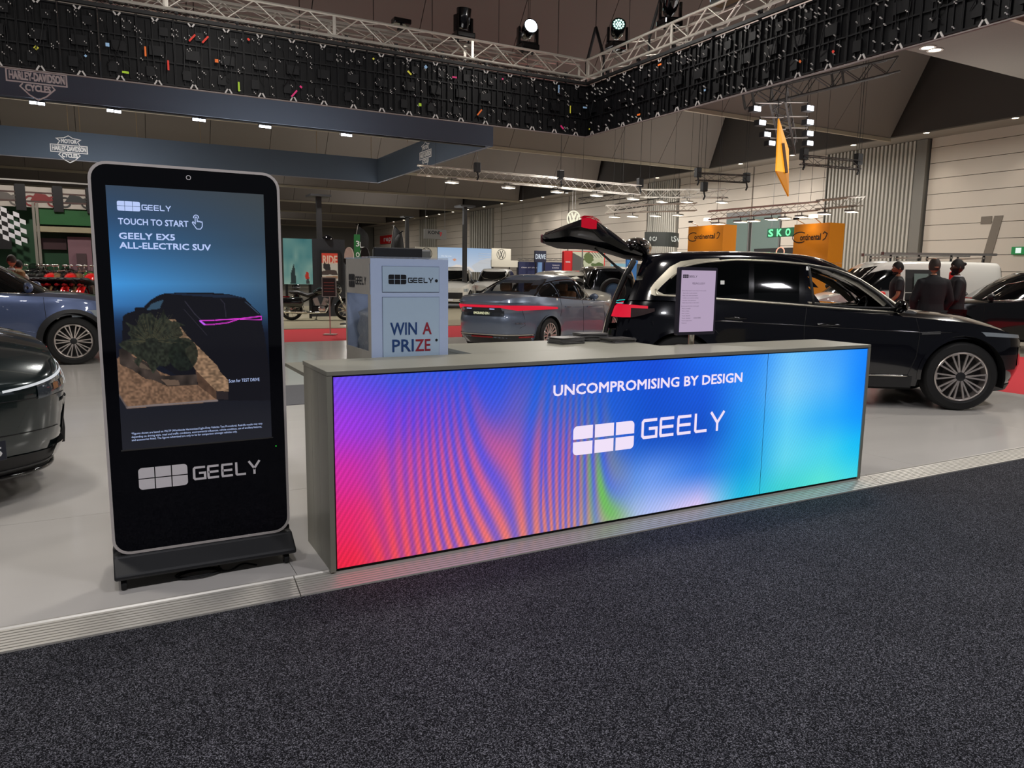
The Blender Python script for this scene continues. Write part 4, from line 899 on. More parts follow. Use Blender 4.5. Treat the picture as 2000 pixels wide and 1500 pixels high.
def car_sh(kind):
    S = {}
    S['suv'] = dict(R=.385, wx=(-1.6, 1.47), belt=[(-2.5, 1.18), (-1.9, 1.2), (-1.6, 1.19), (-.4, 1.12), (.7, 1.05), (1.1, 1.02), (1.5, .985), (1.9, .91), (2.15, .82), (2.4, .68)], roof=[(-2.2, 1.70), (-1.6, 1.735), (-1, 1.745), (-.3, 1.72), (.1, 1.665), (.5, 1.56), (1, 1.35), (1.3, 1.2)],
        xf=[(.2, 2.22), (.5, 2.34), (.75, 2.33), (1.05, 2.2)], xr=[(.2, -2.42), (.6, -2.52), (.9, -2.48), (1.25, -2.36)], w=[(.2, .9), (.4, .93), (.7, .95), (.95, .94), (1.08, .915), (1.25, .87)], sill=[(-2.6, .32), (-2, .26), (1.9, .26), (2.5, .22)],
        crown=[(-2.6, .0), (-2.3, .02), (.9, .09), (1.4, .085), (2.0, .06), (2.3, .02), (2.4, 0)], gf=[(0, 1.32), (.25, 1.12), (.5, .88), (.75, .58), (.92, .3), (1, .12)], gr=[(0, -2.38), (.5, -2.27), (.9, -2.17), (1, -2.1)], gw=[(0, .9), (.3, .85), (.7, .76), (.9, .70), (.97, .66), (1, .62)], nf=3.0, nr=5, gnf=3.2, gnr=5, gcrown=.03)
    S['sedan'] = dict(R=.335, wx=(-1.35, 1.38), belt=[(-2.4, .96), (-2.2, 1.03), (-1.8, 1.06), (-1.3, 1.04), (-.5, .99), (.7, .93), (1.3, .9), (1.9, .82), (2.35, .66)], roof=[(-2.1, 1.12), (-1.7, 1.24), (-1.1, 1.385), (-.5, 1.435), (0, 1.44), (.5, 1.37), (1.2, 1.05)],
        xf=[(.2, 2.25), (.5, 2.36), (.8, 2.28), (1, 2.1)], xr=[(.2, -2.2), (.35, -2.33), (.6, -2.36), (.78, -2.32), (.86, -2.38), (.95, -2.42), (1.05, -2.36)], w=[(.2, .85), (.35, .89), (.6, .905), (.85, .90), (.95, .865), (1.06, .83)], sill=[(-2.5, .3), (-2, .24), (2.5, .2)],
        crown=[(-2.45, .0), (-2.3, .03), (-1.6, .05), (.9, .06), (1.8, .07), (2.3, .0)], gf=[(0, 1.15), (.3, .92), (.6, .66), (.85, .38), (1, .12)], gr=[(0, -1.98), (.3, -1.72), (.6, -1.4), (.85, -1.05), (1, -.8)], gw=[(0, .84), (.3, .79), (.7, .68), (.9, .61), (.97, .57), (1, .53)], nf=3, nr=3.4, gnf=3.2, gnr=3.2, gcrown=.03)
    S['cross'] = dict(R=.36, wx=(-1.4, 1.35), belt=[(-2.3, 1.08), (-1.5, 1.12), (-.4, 1.09), (.6, 1.05), (1.0, 1.03), (1.4, 1.0), (1.8, .93), (2.1, .84), (2.3, .72)], roof=[(-2.1, 1.5), (-1.5, 1.58), (-.6, 1.63), (0, 1.62), (.4, 1.54), (1, 1.3), (1.3, 1.15)],
        xf=[(.2, 2.12), (.45, 2.24), (.7, 2.26), (.9, 2.14), (1.05, 2.0)], xr=[(.2, -2.2), (.6, -2.3), (1.2, -2.2)], w=[(.2, .88), (.4, .92), (.7, .94), (.95, .93), (1.06, .9), (1.2, .86)], sill=[(-2.6, .3), (-2, .25), (1.9, .25), (2.5, .17)],
        crown=[(-2.3, .0), (-2, .02), (.9, .07), (1.4, .075), (1.9, .06), (2.2, .02), (2.3, 0)], gf=[(0, 1.3), (.25, 1.1), (.5, .88), (.75, .6), (.92, .32), (1, .12)], gr=[(0, -2.2), (.5, -2.05), (.9, -1.85), (1, -1.7)], gw=[(0, .88), (.3, .83), (.7, .73), (.9, .67), (.97, .63), (1, .59)], nf=2.7, nr=4, gnf=3.2, gnr=4)
    S['van'] = dict(R=.34, wx=(-1.5, 1.5), belt=[(-2.4, 1.15), (0, 1.15), (1.3, 1.12), (1.7, 1.05), (2.1, .92), (2.3, .8)], roof=[(-2.4, 1.9), (-1, 1.93), (.4, 1.92), (.9, 1.84), (1.4, 1.6), (1.8, 1.2)],
        xf=[(.2, 2.2), (.5, 2.3), (.8, 2.28), (1.05, 2.15)], xr=[(.2, -2.4), (.6, -2.45), (1.2, -2.43)], w=[(.2, .88), (.4, .94), (.8, .95), (1.2, .93)], sill=[(-2.6, .3), (2.5, .25)],
        crown=[(-2.4, 0), (.9, .03), (1.8, .06), (2.3, 0)], gf=[(0, 1.95), (.4, 1.55), (.7, 1.25), (.9, 1.0), (1, .8)], gr=[(0, -2.43), (.9, -2.36), (1, -2.3)], gw=[(0, .92), (.5, .87), (.9, .8), (.97, .77), (1, .73)], nf=3.2, nr=8, gnf=4, gnr=8, gcrown=.03)
    S['ute'] = dict(R=.39, wx=(-1.6, 1.6), belt=[(-2.5, 1.15), (0, 1.15), (1.1, 1.12), (1.8, 1.08), (2.2, 1.0), (2.4, .9)], roof=[(-2, 1.72), (-1, 1.8), (-.2, 1.8), (.4, 1.72), (1, 1.35), (1.3, 1.2)],
        xf=[(.2, 2.3), (.5, 2.42), (.9, 2.4), (1.1, 2.3)], xr=[(.2, -2.45), (.6, -2.5), (1.2, -2.45)], w=[(.2, .88), (.4, .94), (.8, .95), (1.2, .92)], sill=[(-2.6, .36), (2.5, .32)],
        crown=[(-2.4, 0), (.9, .08), (1.8, .07), (2.3, .02)], gf=[(0, 1.2), (.4, .9), (.75, .6), (.9, .4), (1, .2)], gr=[(0, -2.3), (.9, -2.1), (1, -2.0)], gw=[(0, .9), (.5, .82), (.9, .72), (.97, .69), (1, .65)], nf=4, nr=8, gnf=4, gnr=6, gcrown=.03)
    return Shape(S[kind])
def paint(name, c, rough=.28, metal=.35): return mat(name, c, rough, metal, coat=1, var=.02, scale=2)
def lamp_rows(sh, e, lo, hi, phis, off):
    return end_patch(sh, e, [[(p, lo(p)), (p, (lo(p)+hi(p))/2), (p, hi(p))] for p in phis], off)
def glasshouse_glass(sh, root, win, m=glassd, front=True, rear=True, rt=(.12, .86), ft=(.1, .9), yw=.82, chrome_m=None, dlo=None, sides=(-1, 1)):
    for sg in sides:
        if dlo:
            bot, top = dlo; x0, x1 = bot[0][0], bot[-1][0]; xs = np.linspace(x0, x1, 40)
            MB().grid(side_patch(sh, interp_cols(bot, top, xs), .003, 'g', sg, 6)).build('window_surround', black, root, smooth=True)
        for cols in win: MB().grid(side_patch(sh, cols, .007, 'g', sg, 6)).build('side_window', m, root, smooth=True)
    for e, on, (ta, tb_), nm in ((1, front, ft, 'windscreen'), (-1, rear, rt, 'rear_window')):
        if on:
            rows = []
            for k in range(13):
                t = ta+(tb_-ta)*k/12; Wg = sh.gw(t)*yw; rows.append([sh.gend(e, Wg*(-1+2*j/16), t, .005) for j in range(17)])
            MB().grid(rows).build(nm, m, root, smooth=True)
# ---------------------------------------------------------------- 1. black SUV with raised tailgate
def rot2(a): return Matrix.Rotation(a, 4, 'Z')
SA = radians(-38); sh = car_sh('suv')
suv = thing('car', 'glossy black large SUV with its tailgate raised, right of the counter', 'car', (7.725, 6.425, 0), SA)
pb_ = paint('paint_black', (7, 8, 16), .12, .1)
dlo_t = [(-1.9, 1.25), (-1.75, 1.43), (-1.6, 1.57), (-1.3, 1.63), (-1.0, 1.655), (-.6, 1.645), (-.22, 1.615), (.1, 1.565), (.44, 1.44), (.7, 1.27), (.9, 1.11)]
dlo_b = [(-1.9, 1.235), (-.38, 1.155), (.69, 1.085), (.9, 1.075)]
fb = pchip(dlo_b); ftp = pchip(dlo_t)
fwin = [(-.14, 1.16), (-.19, 1.6), (.1, 1.545), (.4, 1.43), (.62, 1.28), (.78, 1.12), (.3, 1.13)]
hole = lambda c: c[0] < -2.1 and c[2] > .78 and abs(c[1]) < .68
build_skin(sh, suv, pb_, .045, [[(-.12, 1.14), (-.17, 1.61), (.1, 1.56), (.42, 1.44), (.64, 1.29), (.8, 1.13)]], hole)
liners(sh, suv)
for sg in (-1, 1):
    xs = np.linspace(-1.86, -.24, 34)
    MB().grid(side_patch(sh, [(x, fb(x)+.012, ftp(x)-.012) for x in xs], .004, 'g', sg, 6)).build('window_surround', black, suv, smooth=True)
    for a, c in ((-1.8, -1.33), (-1.27, -.86), (-.8, -.3)):
        xs = np.linspace(a, c, 12); MB().grid(side_patch(sh, [(x, fb(x)+.03, ftp(x)-.035) for x in xs], .008, 'g', sg, 6)).build('side_window', glassd, suv, smooth=True)
    silver = mat('satin_silver', (205, 198, 180), .3, .85)
    m = MB(); side_line(sh, [(-1.92, 1.3), (-1.9, 1.235), (-1.6, 1.222), (-1.0, 1.19), (-.38, 1.155), (.2, 1.115), (.69, 1.085), (.92, 1.07)], .013, m, 'g', sg, .004); m.build('waist_moulding', silver, suv, smooth=True)
    m = MB(); side_line(sh, [(x, ftp(x)) for x in (-1.75, -1.6, -1.45, -1.3, -1.0, -.6, -.22, .1, .28, .44, .58, .7, .82, .9)], .013, m, 'g', sg, .004); m.build('roof_moulding', silver, suv, smooth=True)
    cols = [(-1.93+.0, 1.235, -1.88, 1.30), (-1.86, 1.24, -1.83, 1.36)]
    rows = []
    for (xo, zo), (xi, zi) in (((-1.98, 1.31), (-1.9, 1.28)), ((-1.94, 1.37), (-1.85, 1.34)), ((-1.86, 1.46), (-1.77, 1.42)), ((-1.76, 1.565), (-1.68, 1.5)), ((-1.64, 1.63), (-1.58, 1.565)), ((-1.46, 1.66), (-1.42, 1.61)), ((-1.2, 1.67), (-1.18, 1.64))):
        rows.append([(xo+(xi-xo)*k/3, sg*(sh.gy(xo+(xi-xo)*k/3, zo+(zi-zo)*k/3)+.006), zo+(zi-zo)*k/3) for k in range(4)])
    r0 = [(-1.97, 1.24), (-1.93, 1.225), (-1.85, 1.225), (-1.78, 1.225)]; rows.insert(0, [(x, sg*(sh.gy(x, z)+.006), z) for x, z in r0])
    MB().grid(rows).build('quarter_moulding', silver, suv, smooth=True)
    m = MB(); side_line(sh, fwin+[fwin[0]], .016, m, 'g', sg, .0, 6); m.build('front_window_seal', blackm, suv, smooth=True)
    # door shut lines, handles, sill trim
    m = MB()
    for pts in ([(-.22, 1.12), (-.24, .9), (-.22, .45), (-.1, .36)], [(.95, 1.03), (1.0, .85), (.98, .6), (.9, .36), (-.1, .34)], [(-1.25, 1.17), (-1.28, .9), (-1.18, .8)]): side_line(sh, pts, .0035, m, 'b', sg, .0005, 5)
    m.build('shut_lines', blackm, suv)
    for x, z in ((-1.0, .985), (.02, .935)):
        y = sg*(sh.y(x, z)+.02); m = MB(); rows = [[(x-.12+.24*k/8, y+sg*.014*sin(pi*k/8)+sg*.012*cos(a), z+.016*sin(a)*(.6+.4*sin(pi*k/8))) for a in np.linspace(0, 2*pi, 9)[:-1]] for k in range(9)]
        m.grid(rows, True); m.build('door_handle', black, suv, smooth=True)
    MB().grid(side_patch(sh, [(x, .24, .37) for x in np.linspace(-1.1, .96, 24)], .006, 'b', sg, 3)).build('sill_trim', dark, suv, smooth=True)
    m = MB(); side_line(sh, [(-1.0, .385), (.92, .375)], .012, m, 'b', sg, .006); m.build('sill_chrome', chrome, suv, smooth=True)
    m = MB(); side_line(sh, [(-1.5, .93), (-1.2, .95), (0, .91), (1.0, .87), (1.4, .88)], .006, m, 'b', sg, -.001); m.build('waist_crease', pb_, suv, smooth=True)
    MB().grid([[(1.02+.2*k/6, sg*(sh.y(1.02+.2*k/6, z)+.004), z) for z in (.845+.01*k/6, .875+.002*k)] for k in range(7)]).build('wing_badge', chrome, suv)
    mirror_cap(sh, suv, .78, 1.13, black, sg, 1.1)
    add_arches(sh, suv, pb_, .03, (sg,), .004)
    for k, x in enumerate(sh.wx): wheel(sh, suv, x, sg, .25, 10, 'pair', mat('wheel_silver', (225, 215, 208), .25, .75), wide=.985)
    # lamps
    lo = lambda p: .74-.0*p; hi = lambda p: .80
    MB().grid(lamp_rows(sh, 1, lambda p: .80+.0012*(p-20), lambda p: .84+.0014*(p-20), [sg*q for q in range(22, 66, 3)], .006) if sg > 0 else lamp_rows(sh, 1, lambda p: .80+.0012*(-p-20), lambda p: .84+.0014*(-p-20), [sg*q for q in range(22, 66, 3)], .006)).build('head_lamp', mat('lamp_glass', (190, 200, 205), .08, .4, coat=1), suv, smooth=True)
    MB().grid(lamp_rows(sh, 1, lambda p: .45, lambda p: .62, [sg*q for q in range(26, 50, 4)], .004)).build('fog_lamp', dark, suv, smooth=True)
    red = emis('tail_red', (228, 16, 52), .85)
    def q(x, z, off=.008): return (x, sg*(sh.y(x, z)+off), z)
    rl = [(-2.44, .955, 1.04), (-2.38, .955, 1.09), (-2.3, .955, 1.11), (-2.2, .96, 1.11), (-2.1, 1.0, 1.105), (-2.0, 1.06, 1.10)]
    MB().grid([[q(x, a+(b_-a)*k/3) for k in range(4)] for x, a, b_ in rl]).build('tail_lamp', red, suv, smooth=True)
    MB().grid([[q(x, a+(b_-a)*k/3, .0095) for k in range(4)] for x, a, b_ in ((-2.2, .958, 1.07), (-2.16, .965, 1.07), (-2.08, .985, 1.07), (-2.0, 1.01, 1.07), (-1.92, 1.04, 1.075))]).build('lamp_tint', mat('lamp_smoke', (60, 50, 52), .1), suv, smooth=True)
    m = MB(); side_line(sh, [(-2.44, 1.118), (-2.3, 1.125)], .006, m, 'b', sg, .008); m.build('lamp_glint', emis('cyan_glint', (40, 200, 200), .9), suv)  # cyan glint on the tail lamp edge, painted as a glowing strip
MB().grid([[sh.gend(1, sh.gw(t)*.86*(-1+2*j/16), t, .004) for j in range(17)] for t in np.linspace(.12, .9, 13)]).build('windscreen', glasst, suv, smooth=True)
MB().grid(end_patch(sh, 1, [[(p, .3), (p, .5), (p, .7)] for p in range(-24, 25, 4)], .006)).build('grille', black, suv, smooth=True)
MB().grid(end_patch(sh, 1, [[(p, .2), (p, .27)] for p in range(-60, 61, 6)], .01)).build('front_lip', dark, suv, smooth=True)
MB().grid(end_patch(sh, -1, [[(p, .3), (p, .5)] for p in range(-60, 61, 6)], .006)).build('rear_bumper_trim', dark, suv, smooth=True)
# opening frame, cabin
m = MB(); fr_ = [(-2.5, .72), (-2.46, .95), (-2.38, 1.2), (-2.28, 1.45), (-2.17, 1.66)]
for sg in (-1, 1): m = MB(); m.path([(x-.01, sg*.70, z) for x, z in fr_], .028, 8); m.build('tailgate_seal', blackm, suv, smooth=True); m = MB(); m.path([(x-.035, sg*.725, z) for x, z in fr_], .008, 6); m.build('seal_trim', chrome, suv, smooth=True)
MB().bb(-2.5, -2.3, -.68, .68, .66, .73).build('load_lip', dark, suv)
inn_ = mat('cabin_lining', (150, 146, 132), .8); 
for sg in (-1, 1):
    MB().grid([[(x, sg*(sh.gy(x, z)-.05), z) for z in (1.14, 1.3, 1.45, 1.6)] for x in np.linspace(-2.15, -1.2, 8)]).build('side_lining', inn_, suv)
    MB().grid([[(x-.02, sg*(sh.gy(x-.02, z)-.035), z) for x, z in ((xx, zz), (xx+.05, zz+.035))] for xx, zz in ((.1, 1.5), (.25, 1.44), (.4, 1.36), (.55, 1.25), (.68, 1.14))]).build('pillar_lining', inn_, suv)
MB().bb(-2.1, .9, -.68, .68, .6, .66).build('cabin_floor', blackm, suv)
MB().bb(.62, 1.05, -.7, .7, .8, 1.1).build('dashboard', dark, suv, bevel=.05)
m = MB(); m.path([(.5+.06*sin(a), -.36+.17*cos(a), 1.08+.17*sin(a)) for a in np.linspace(0, 2*pi, 21)[:-1]], .014, 6, True); m.tube((.5, -.36, 1.08), (.7, -.36, 1.0), .03); m.build('steering_wheel', blackm, suv, smooth=True)
seats(suv, mat('grey_leather', (120, 116, 112), .5), .72, (-.2, -1.1), h=.6)
# tailgate, hinged at the roof
prof_o = [(-2.08, 1.735), (-2.3, 1.86), (-2.5, 2.0), (-2.68, 2.12), (-2.82, 2.125), (-3.0, 2.06), (-3.15, 2.0), (-3.27, 1.965), (-3.3, 1.93)]
prof_i = [(-2.1, 1.675), (-2.3, 1.69), (-2.5, 1.75), (-2.66, 1.79), (-2.82, 1.82), (-3.0, 1.83), (-3.15, 1.83), (-3.26, 1.835), (-3.3, 1.87)]
def hw_(i): return (.60, .66, .70, .74, .77, .78, .77, .74, .70)[i]
tg = MB(); rows = []
for i in range(9):
    (xo, zo), (xi, zi), h_ = prof_o[i], prof_i[i], hw_(i); rows.append([(xi, -h_*.86, zi), (xi+(xo-xi)*.35, -h_*.98, zi+(zo-zi)*.35), (xo+(xi-xo)*.25, -h_, zo+(zi-zo)*.28), (xo, -h_*.88, zo), (xo, -h_*.45, zo+.02), (xo, 0, zo+.028), (xo, h_*.45, zo+.02), (xo, h_*.88, zo), (xo+(xi-xo)*.25, h_, zo+(zi-zo)*.28), (xi+(xo-xi)*.35, h_*.98, zi+(zo-zi)*.35), (xi, h_*.86, zi), (xi, 0, zi-.01)])
tg.grid(rows, True); tg.add(rows[0], [tuple(range(12))]); tg.add(rows[-1], [tuple(range(11, -1, -1))])
tgo = tg.build('tailgate', pb_, suv, smooth=2)
MB().grid([[(x, y, z+.03) for y in np.linspace(-.62, .62, 7)] for x, z in ((-2.62, 2.09), (-2.7, 2.135), (-2.8, 2.14), (-2.86, 2.12))]).build('tail_lamp', mat('gate_lamp_red', (150, 8, 30), .15, emit=(200, 10, 40), es=.45, coat=1, var=0), tgo, smooth=True)
for sg in (-1, 1): MB().grid([[(x, sg*(.755+.02*k), z0+(z1-z0)*k2/2) for k2 in range(3)] for k, (x, z0, z1) in enumerate(((-2.64, 2.0, 2.1), (-2.72, 2.0, 2.13), (-2.82, 2.02, 2.12)))]).build('lamp_end', mat('gate_lamp_red', (150, 8, 30), .15), tgo)
MB().grid([[(x, y*hw_(i)*1.0, z-.016+.05*max(0, abs(y)-.86)*4) for y in (-1.0, -.97, -.86, -.5, 0, .5, .86, .97, 1.0)] for i, (x, z) in enumerate(prof_i)]).build('tailgate_lining', mat('lining_black', (14, 14, 15), .55, var=.2, spec=.3), tgo, smooth=True)
m = MB(); m.bb(-3.325, -3.295, -.68, .68, 1.84, 1.94); m.build('plate_holder', mat('tail_strip', (110, 70, 75), .2, .5), tgo, bevel=.01)
m = MB(); rows = [[(-2.06-.03*i, .72*c, 1.76+.16*sin(pi*min(i, 5)/6)*(1-abs(c)**4*.5)-.0*i) for c in np.linspace(-1, 1, 9)] for i in range(7)]
m.grid(rows); m.grid([[(x, y, z-.05) for x, y, z in r] for r in rows]); m.sph((-2.16, 0, 1.81), (.19, .7, .13), 20, 12); m.build('roof_spoiler', black, tgo, smooth=True)
for sg in (-1, 1):
    m = MB(); m.tube((-2.2, sg*.7, 1.42), (-2.42, sg*.69, 1.58), .017, 10); m.tube((-2.42, sg*.69, 1.58), (-2.66, sg*.68, 1.78), .010, 8); m.build('gas_strut', blackm, suv, smooth=True)
for (px, py) in ((1420, 545), (1584, 519)):
    x = -1.16 if px < 1500 else -.2; z = 1.39 if px < 1500 else 1.565
    MB().grid([[(x+dx, -(sh.gy(x+dx, z+dz)+.011), z+dz) for dz in (-.022, .022)] for dx in (-.02, .025)]).build('window_sticker', white, suv)
def at_local(root_loc, ang, pts): pass
def fast_details(sh, root, shuts, handles, both=(-1, 1), col=blackm, hm=None):
    for sg in both:
        m = MB()
        for pts in shuts: side_line(sh, pts, .0035, m, 'b', sg, .0005, 5)
        m.build('shut_lines', col, root)
        for x, z in handles: m = MB(); m.beam((x-.1, sg*(sh.y(x-.1, z)+.008), z), (x+.1, sg*(sh.y(x+.1, z)+.008), z), .022, .025); m.build('door_handle', hm or black, root, bevel=.006)
# ---------------------------------------------------------------- 2. grey-blue sedan seen from behind
s2 = car_sh('sedan'); sd = thing('car', 'slate grey sedan seen from behind with a full width red tail light', 'car', (7.974, 13.215, 0), radians(29))
pg_ = paint('paint_slate', (116, 128, 148), .3, .5)
dt = [(-1.5, 1.08), (-1.3, 1.19), (-1.05, 1.285), (-.7, 1.345), (-.3, 1.365), (.1, 1.35), (.4, 1.28), (.7, 1.15), (.95, .99)]; db = [(-1.5, 1.06), (-.5, 1.005), (.7, .95), (.95, .94)]
H1 = [(-.88, 1.05), (-.86, 1.28), (-.5, 1.33), (-.12, 1.33), (-.1, 1.0)]; H2 = [(.0, .99), (.02, 1.31), (.25, 1.28), (.5, 1.19), (.72, 1.05), (.78, .98)]
build_skin(s2, sd, pg_, .07, [H1, H2], lambda c: -1.86 < c[0] < -1.18 and c[2] > 1.13 and abs(c[1]) < .5 and c[2] < 1.37)
liners(s2, sd)
fbt, ftt = pchip(db), pchip(dt)
for sg in (-1, 1):
    xs = np.linspace(-1.45, -.94, 12); MB().grid(side_patch(s2, [(x, fbt(x)+.01, ftt(x)-.01) for x in xs], .005, 'g', sg, 5)).build('side_window', glassd, sd, smooth=True)
    for a, c in ((-.9, -.09), (-.02, .85)):
        xs = np.linspace(a, c, 14); MB().grid(side_patch(s2, [(x, fbt(x)+.01, ftt(x)-.015) for x in xs], .004, 'g', sg, 5)).build('side_window', glasst, sd, smooth=True)
    m = MB()
    side_line(s2, [(-1.5, 1.07)]+[(x, ftt(x)+.005) for x in np.linspace(-1.45, .9, 16)]+[(.98, .95), (.7, .945), (-.5, 1.0), (-1.5, 1.062)], .014, m, 'g', sg, .002); m.build('window_frame', black, sd, smooth=True)
    m = MB(); side_line(s2, [(-.9, 1.04), (-.88, 1.32)], .02, m, 'g', sg, 0); side_line(s2, [(-.06, .98), (-.06, 1.34)], .024, m, 'g', sg, 0); m.build('door_pillar', black, sd)
    for k, x in enumerate(s2.wx): wheel(s2, sd, x, sg, .21, 16, 'single', mat('wheel_silver', (225, 215, 208), .25, .75), wide=.985)
    add_arches(s2, sd, pg_, .02, (sg,), .003); mirror_cap(s2, sd, .75, 1.0, pg_, sg, .95)
fast_details(s2, sd, [[(-.92, 1.04), (-.95, .8), (-1.0, .68)], [(-.06, .98), (-.08, .7), (-.02, .3)], [(.9, .9), (.95, .6), (.88, .3), (-.9, .3)]], [(-.72, .86), (.18, .84)], hm=pg_)
MB().grid([[s2.gend(-1, s2.gw(t)*.8*(-1+2*j/16), t, .006) for j in range(17)] for t in np.linspace(.1, .88, 13)]).build('rear_window', glasst, sd, smooth=True)
m = MB(); Q = [s2.gend(-1, s2.gw(t)*.8*sg, t, .004) for sg, tt in ((-1, np.linspace(.1, .88, 8)), (1, np.linspace(.88, .1, 8))) for t in tt]; m.path(Q, .018, 6, True); m.build('rear_window_frame', black, sd, smooth=True)
MB().grid([[s2.gend(1, s2.gw(t)*.85*(-1+2*j/16), t, .004) for j in range(17)] for t in np.linspace(.08, .9, 13)]).build('windscreen', glasst, sd, smooth=True)
seats(sd, tan, .55, (.15, -.75), h=.58); MB().bb(-1.9, 1.0, -.6, .6, .4, .46).build('cabin_floor', blackm, sd); MB().bb(-1.95, -1.35, -.6, .6, .92, .99).build('parcel_shelf', blackm, sd)
redl = emis('tail_red', (228, 16, 52), .85); s2e = lambda rows, off: end_patch(s2, -1, rows, off)
P_ = list(range(-74, 75, 3))
def lo_(p): a = abs(p); return .862 if a < 14 else (.862-.0028*(a-14) if a < 32 else .812+.0003*(a-32))
def hi_(p): a = abs(p); return .905 if a < 40 else .905-.0006*(a-40)-(.0018*max(0, a-60))
MB().grid(s2e([[(p, lo_(p)+(hi_(p)-lo_(p))*k/3) for k in range(4)] for p in P_], .012)).build('tail_lamp', redl, sd, smooth=True)
MB().grid(s2e([[(p, .955), (p, .985)] for p in range(-50, 51, 5)], .02)).build('boot_spoiler', pg_, sd, smooth=True)
MB().grid(s2e([[(p, .775), (p, .80), (p, .82), (p, .855)] for p in range(-15, 16, 3)], .004)).build('boot_recess', mat('shadow_grey', (38, 42, 50), .4), sd, smooth=True)
MB().grid(s2e([[(p, .71), (p, .76), (p, .80)] for p in range(-17, 18, 2)], .010)).build('plate', mat('plate_dark', (28, 34, 42), .3), sd)
c = s2.end(-1, 0, .735, .018); m = MB(); write(m, 'EMGRAND EM-i', (c.x, 0, .735), -Y_, Z_, .042, .34, .006, center=True, bold=.003)
m.build('plate_text', emis('plate_cream', (235, 235, 190), .8), sd)
MB().grid(s2e([[(p, .365), (p, .38)] for p in range(-70, 71, 4)], .014)).build('bumper_chrome', chrome, sd, smooth=True)
MB().grid(s2e([[(p, .2), (p, .28), (p, .362)] for p in range(-70, 71, 4)], .008)).build('diffuser', black, sd, smooth=True)
for a, c in ((-6, 6), (34, 56), (-56, -34)): MB().grid(s2e([[(p, .315), (p, .345)] for p in np.linspace(a, c, 8)], .012)).build('reflector', mat('reflector_red', (150, 10, 20), .2), sd)
m = MB(); m.path([s2.end(-1, p, z, .001) for p, z in [(-38, .86), (-40, .7), (-42, .55), (-36, .5), (0, .49), (36, .5), (42, .55), (40, .7), (38, .86)]], .003, 4); m.build('boot_shut_line', blackm, sd)
m = MB(); c = s2.end(-1, -30, .6, .006); write(m, 'GEELY', c+Vector((0, 0, -.03)), (s2.end(-1, -38, .6)-s2.end(-1, -22, .6)).normalized(), Z_, .03, .2, .003); m.build('boot_badge', chrome, sd)
m = MB(); m.mi = 0
for y in (-.25, .25): c = s2.end(-1, 0, .84, .02); m.bb(c.x-.002, c.x+.01, y-.05, y+.05, .832, .842)
m.build('plate_lamps', emis('lamp_cool', (170, 190, 255), 1.6), sd, kind='stuff')
# ---------------------------------------------------------------- 3. blue-grey crossover at the left
s3 = car_sh('cross'); bl_ = thing('car', 'blue grey crossover at the left edge, behind the kiosk', 'car', (-1.856, 13.896, 0), 0)
pbl = paint('paint_blue', (88, 102, 138), .3, .5); build_skin(s3, bl_, pbl, .07); liners(s3, bl_)
def generic_glass(sh, root, dlt, dlb, cuts, frame=chrome, g=glassd, wf=(.08, .9), wr=(.12, .88)):
    fbq, ftq = pchip(dlb), pchip(dlt)
    for sg in (-1, 1):
        xs = np.linspace(dlb[0][0]+.02, dlb[-1][0]-.02, 30); MB().grid(side_patch(sh, [(x, fbq(x)+.005, ftq(x)-.005) for x in xs], .003, 'g', sg, 5)).build('window_surround', black, root, smooth=True)
        for a, c in cuts: xs = np.linspace(a, c, 12); MB().grid(side_patch(sh, [(x, fbq(x)+.02, ftq(x)-.025) for x in xs], .007, 'g', sg, 5)).build('side_window', g, root, smooth=True)
        m = MB(); side_line(sh, dlb, .011, m, 'g', sg, .003); m.build('waist_moulding', frame, root, smooth=True); m = MB(); side_line(sh, dlt, .011, m, 'g', sg, .003); m.build('roof_moulding', frame, root, smooth=True)
    MB().grid([[sh.gend(1, sh.gw(t)*.85*(-1+2*j/16), t, .004) for j in range(17)] for t in np.linspace(wf[0], wf[1], 11)]).build('windscreen', g, root, smooth=True)
    MB().grid([[sh.gend(-1, sh.gw(t)*.82*(-1+2*j/16), t, .004) for j in range(17)] for t in np.linspace(wr[0], wr[1], 11)]).build('rear_window', g, root, smooth=True)
generic_glass(s3, bl_, [(-1.7, 1.2), (-1.4, 1.42), (-.8, 1.53), (-.2, 1.545), (.15, 1.52), (.45, 1.42), (.75, 1.26), (1.0, 1.1)], [(-1.7, 1.15), (-.4, 1.12), (.6, 1.08), (1.0, 1.06)], [(-1.6, -1.0), (-.94, -.12), (-.06, .9)])
fast_details(s3, bl_, [[(-.1, 1.08), (-.1, .6), (-.05, .35)], [(1.0, 1.02), (1.02, .7), (.96, .45), (.9, .32), (-1, .32)]], [(-.75, .95), (.1, .93)])
for sg in (-1, 1):
    MB().grid(side_patch(s3, [(x, .25, .36) for x in np.linspace(-1.0, .92, 20)], .006, 'b', sg, 3)).build('sill_trim', dark, bl_, smooth=True); add_arches(s3, bl_, dark, .075, (sg,), .008); mirror_cap(s3, bl_, .78, 1.14, pbl, sg, 1.1)
    for x in s3.wx: wheel(s3, bl_, x, sg, .22, 10, 'pair', mat('wheel_silver', (225, 215, 208), .25, .75), wide=.985)
    MB().grid(lamp_rows(s3, 1, lambda p: .72, lambda p: .82, [sg*q for q in range(24, 62, 4)], .006)).build('head_lamp', mat('lamp_glass', (190, 200, 205), .08, .4, coat=1), bl_, smooth=True)
m = MB(); side_line(s3, [(-1.2, .72), (0, .66), (.9, .5)], .008, m, 'b', -1, -.002); m.build('door_crease', pbl, bl_, smooth=True)
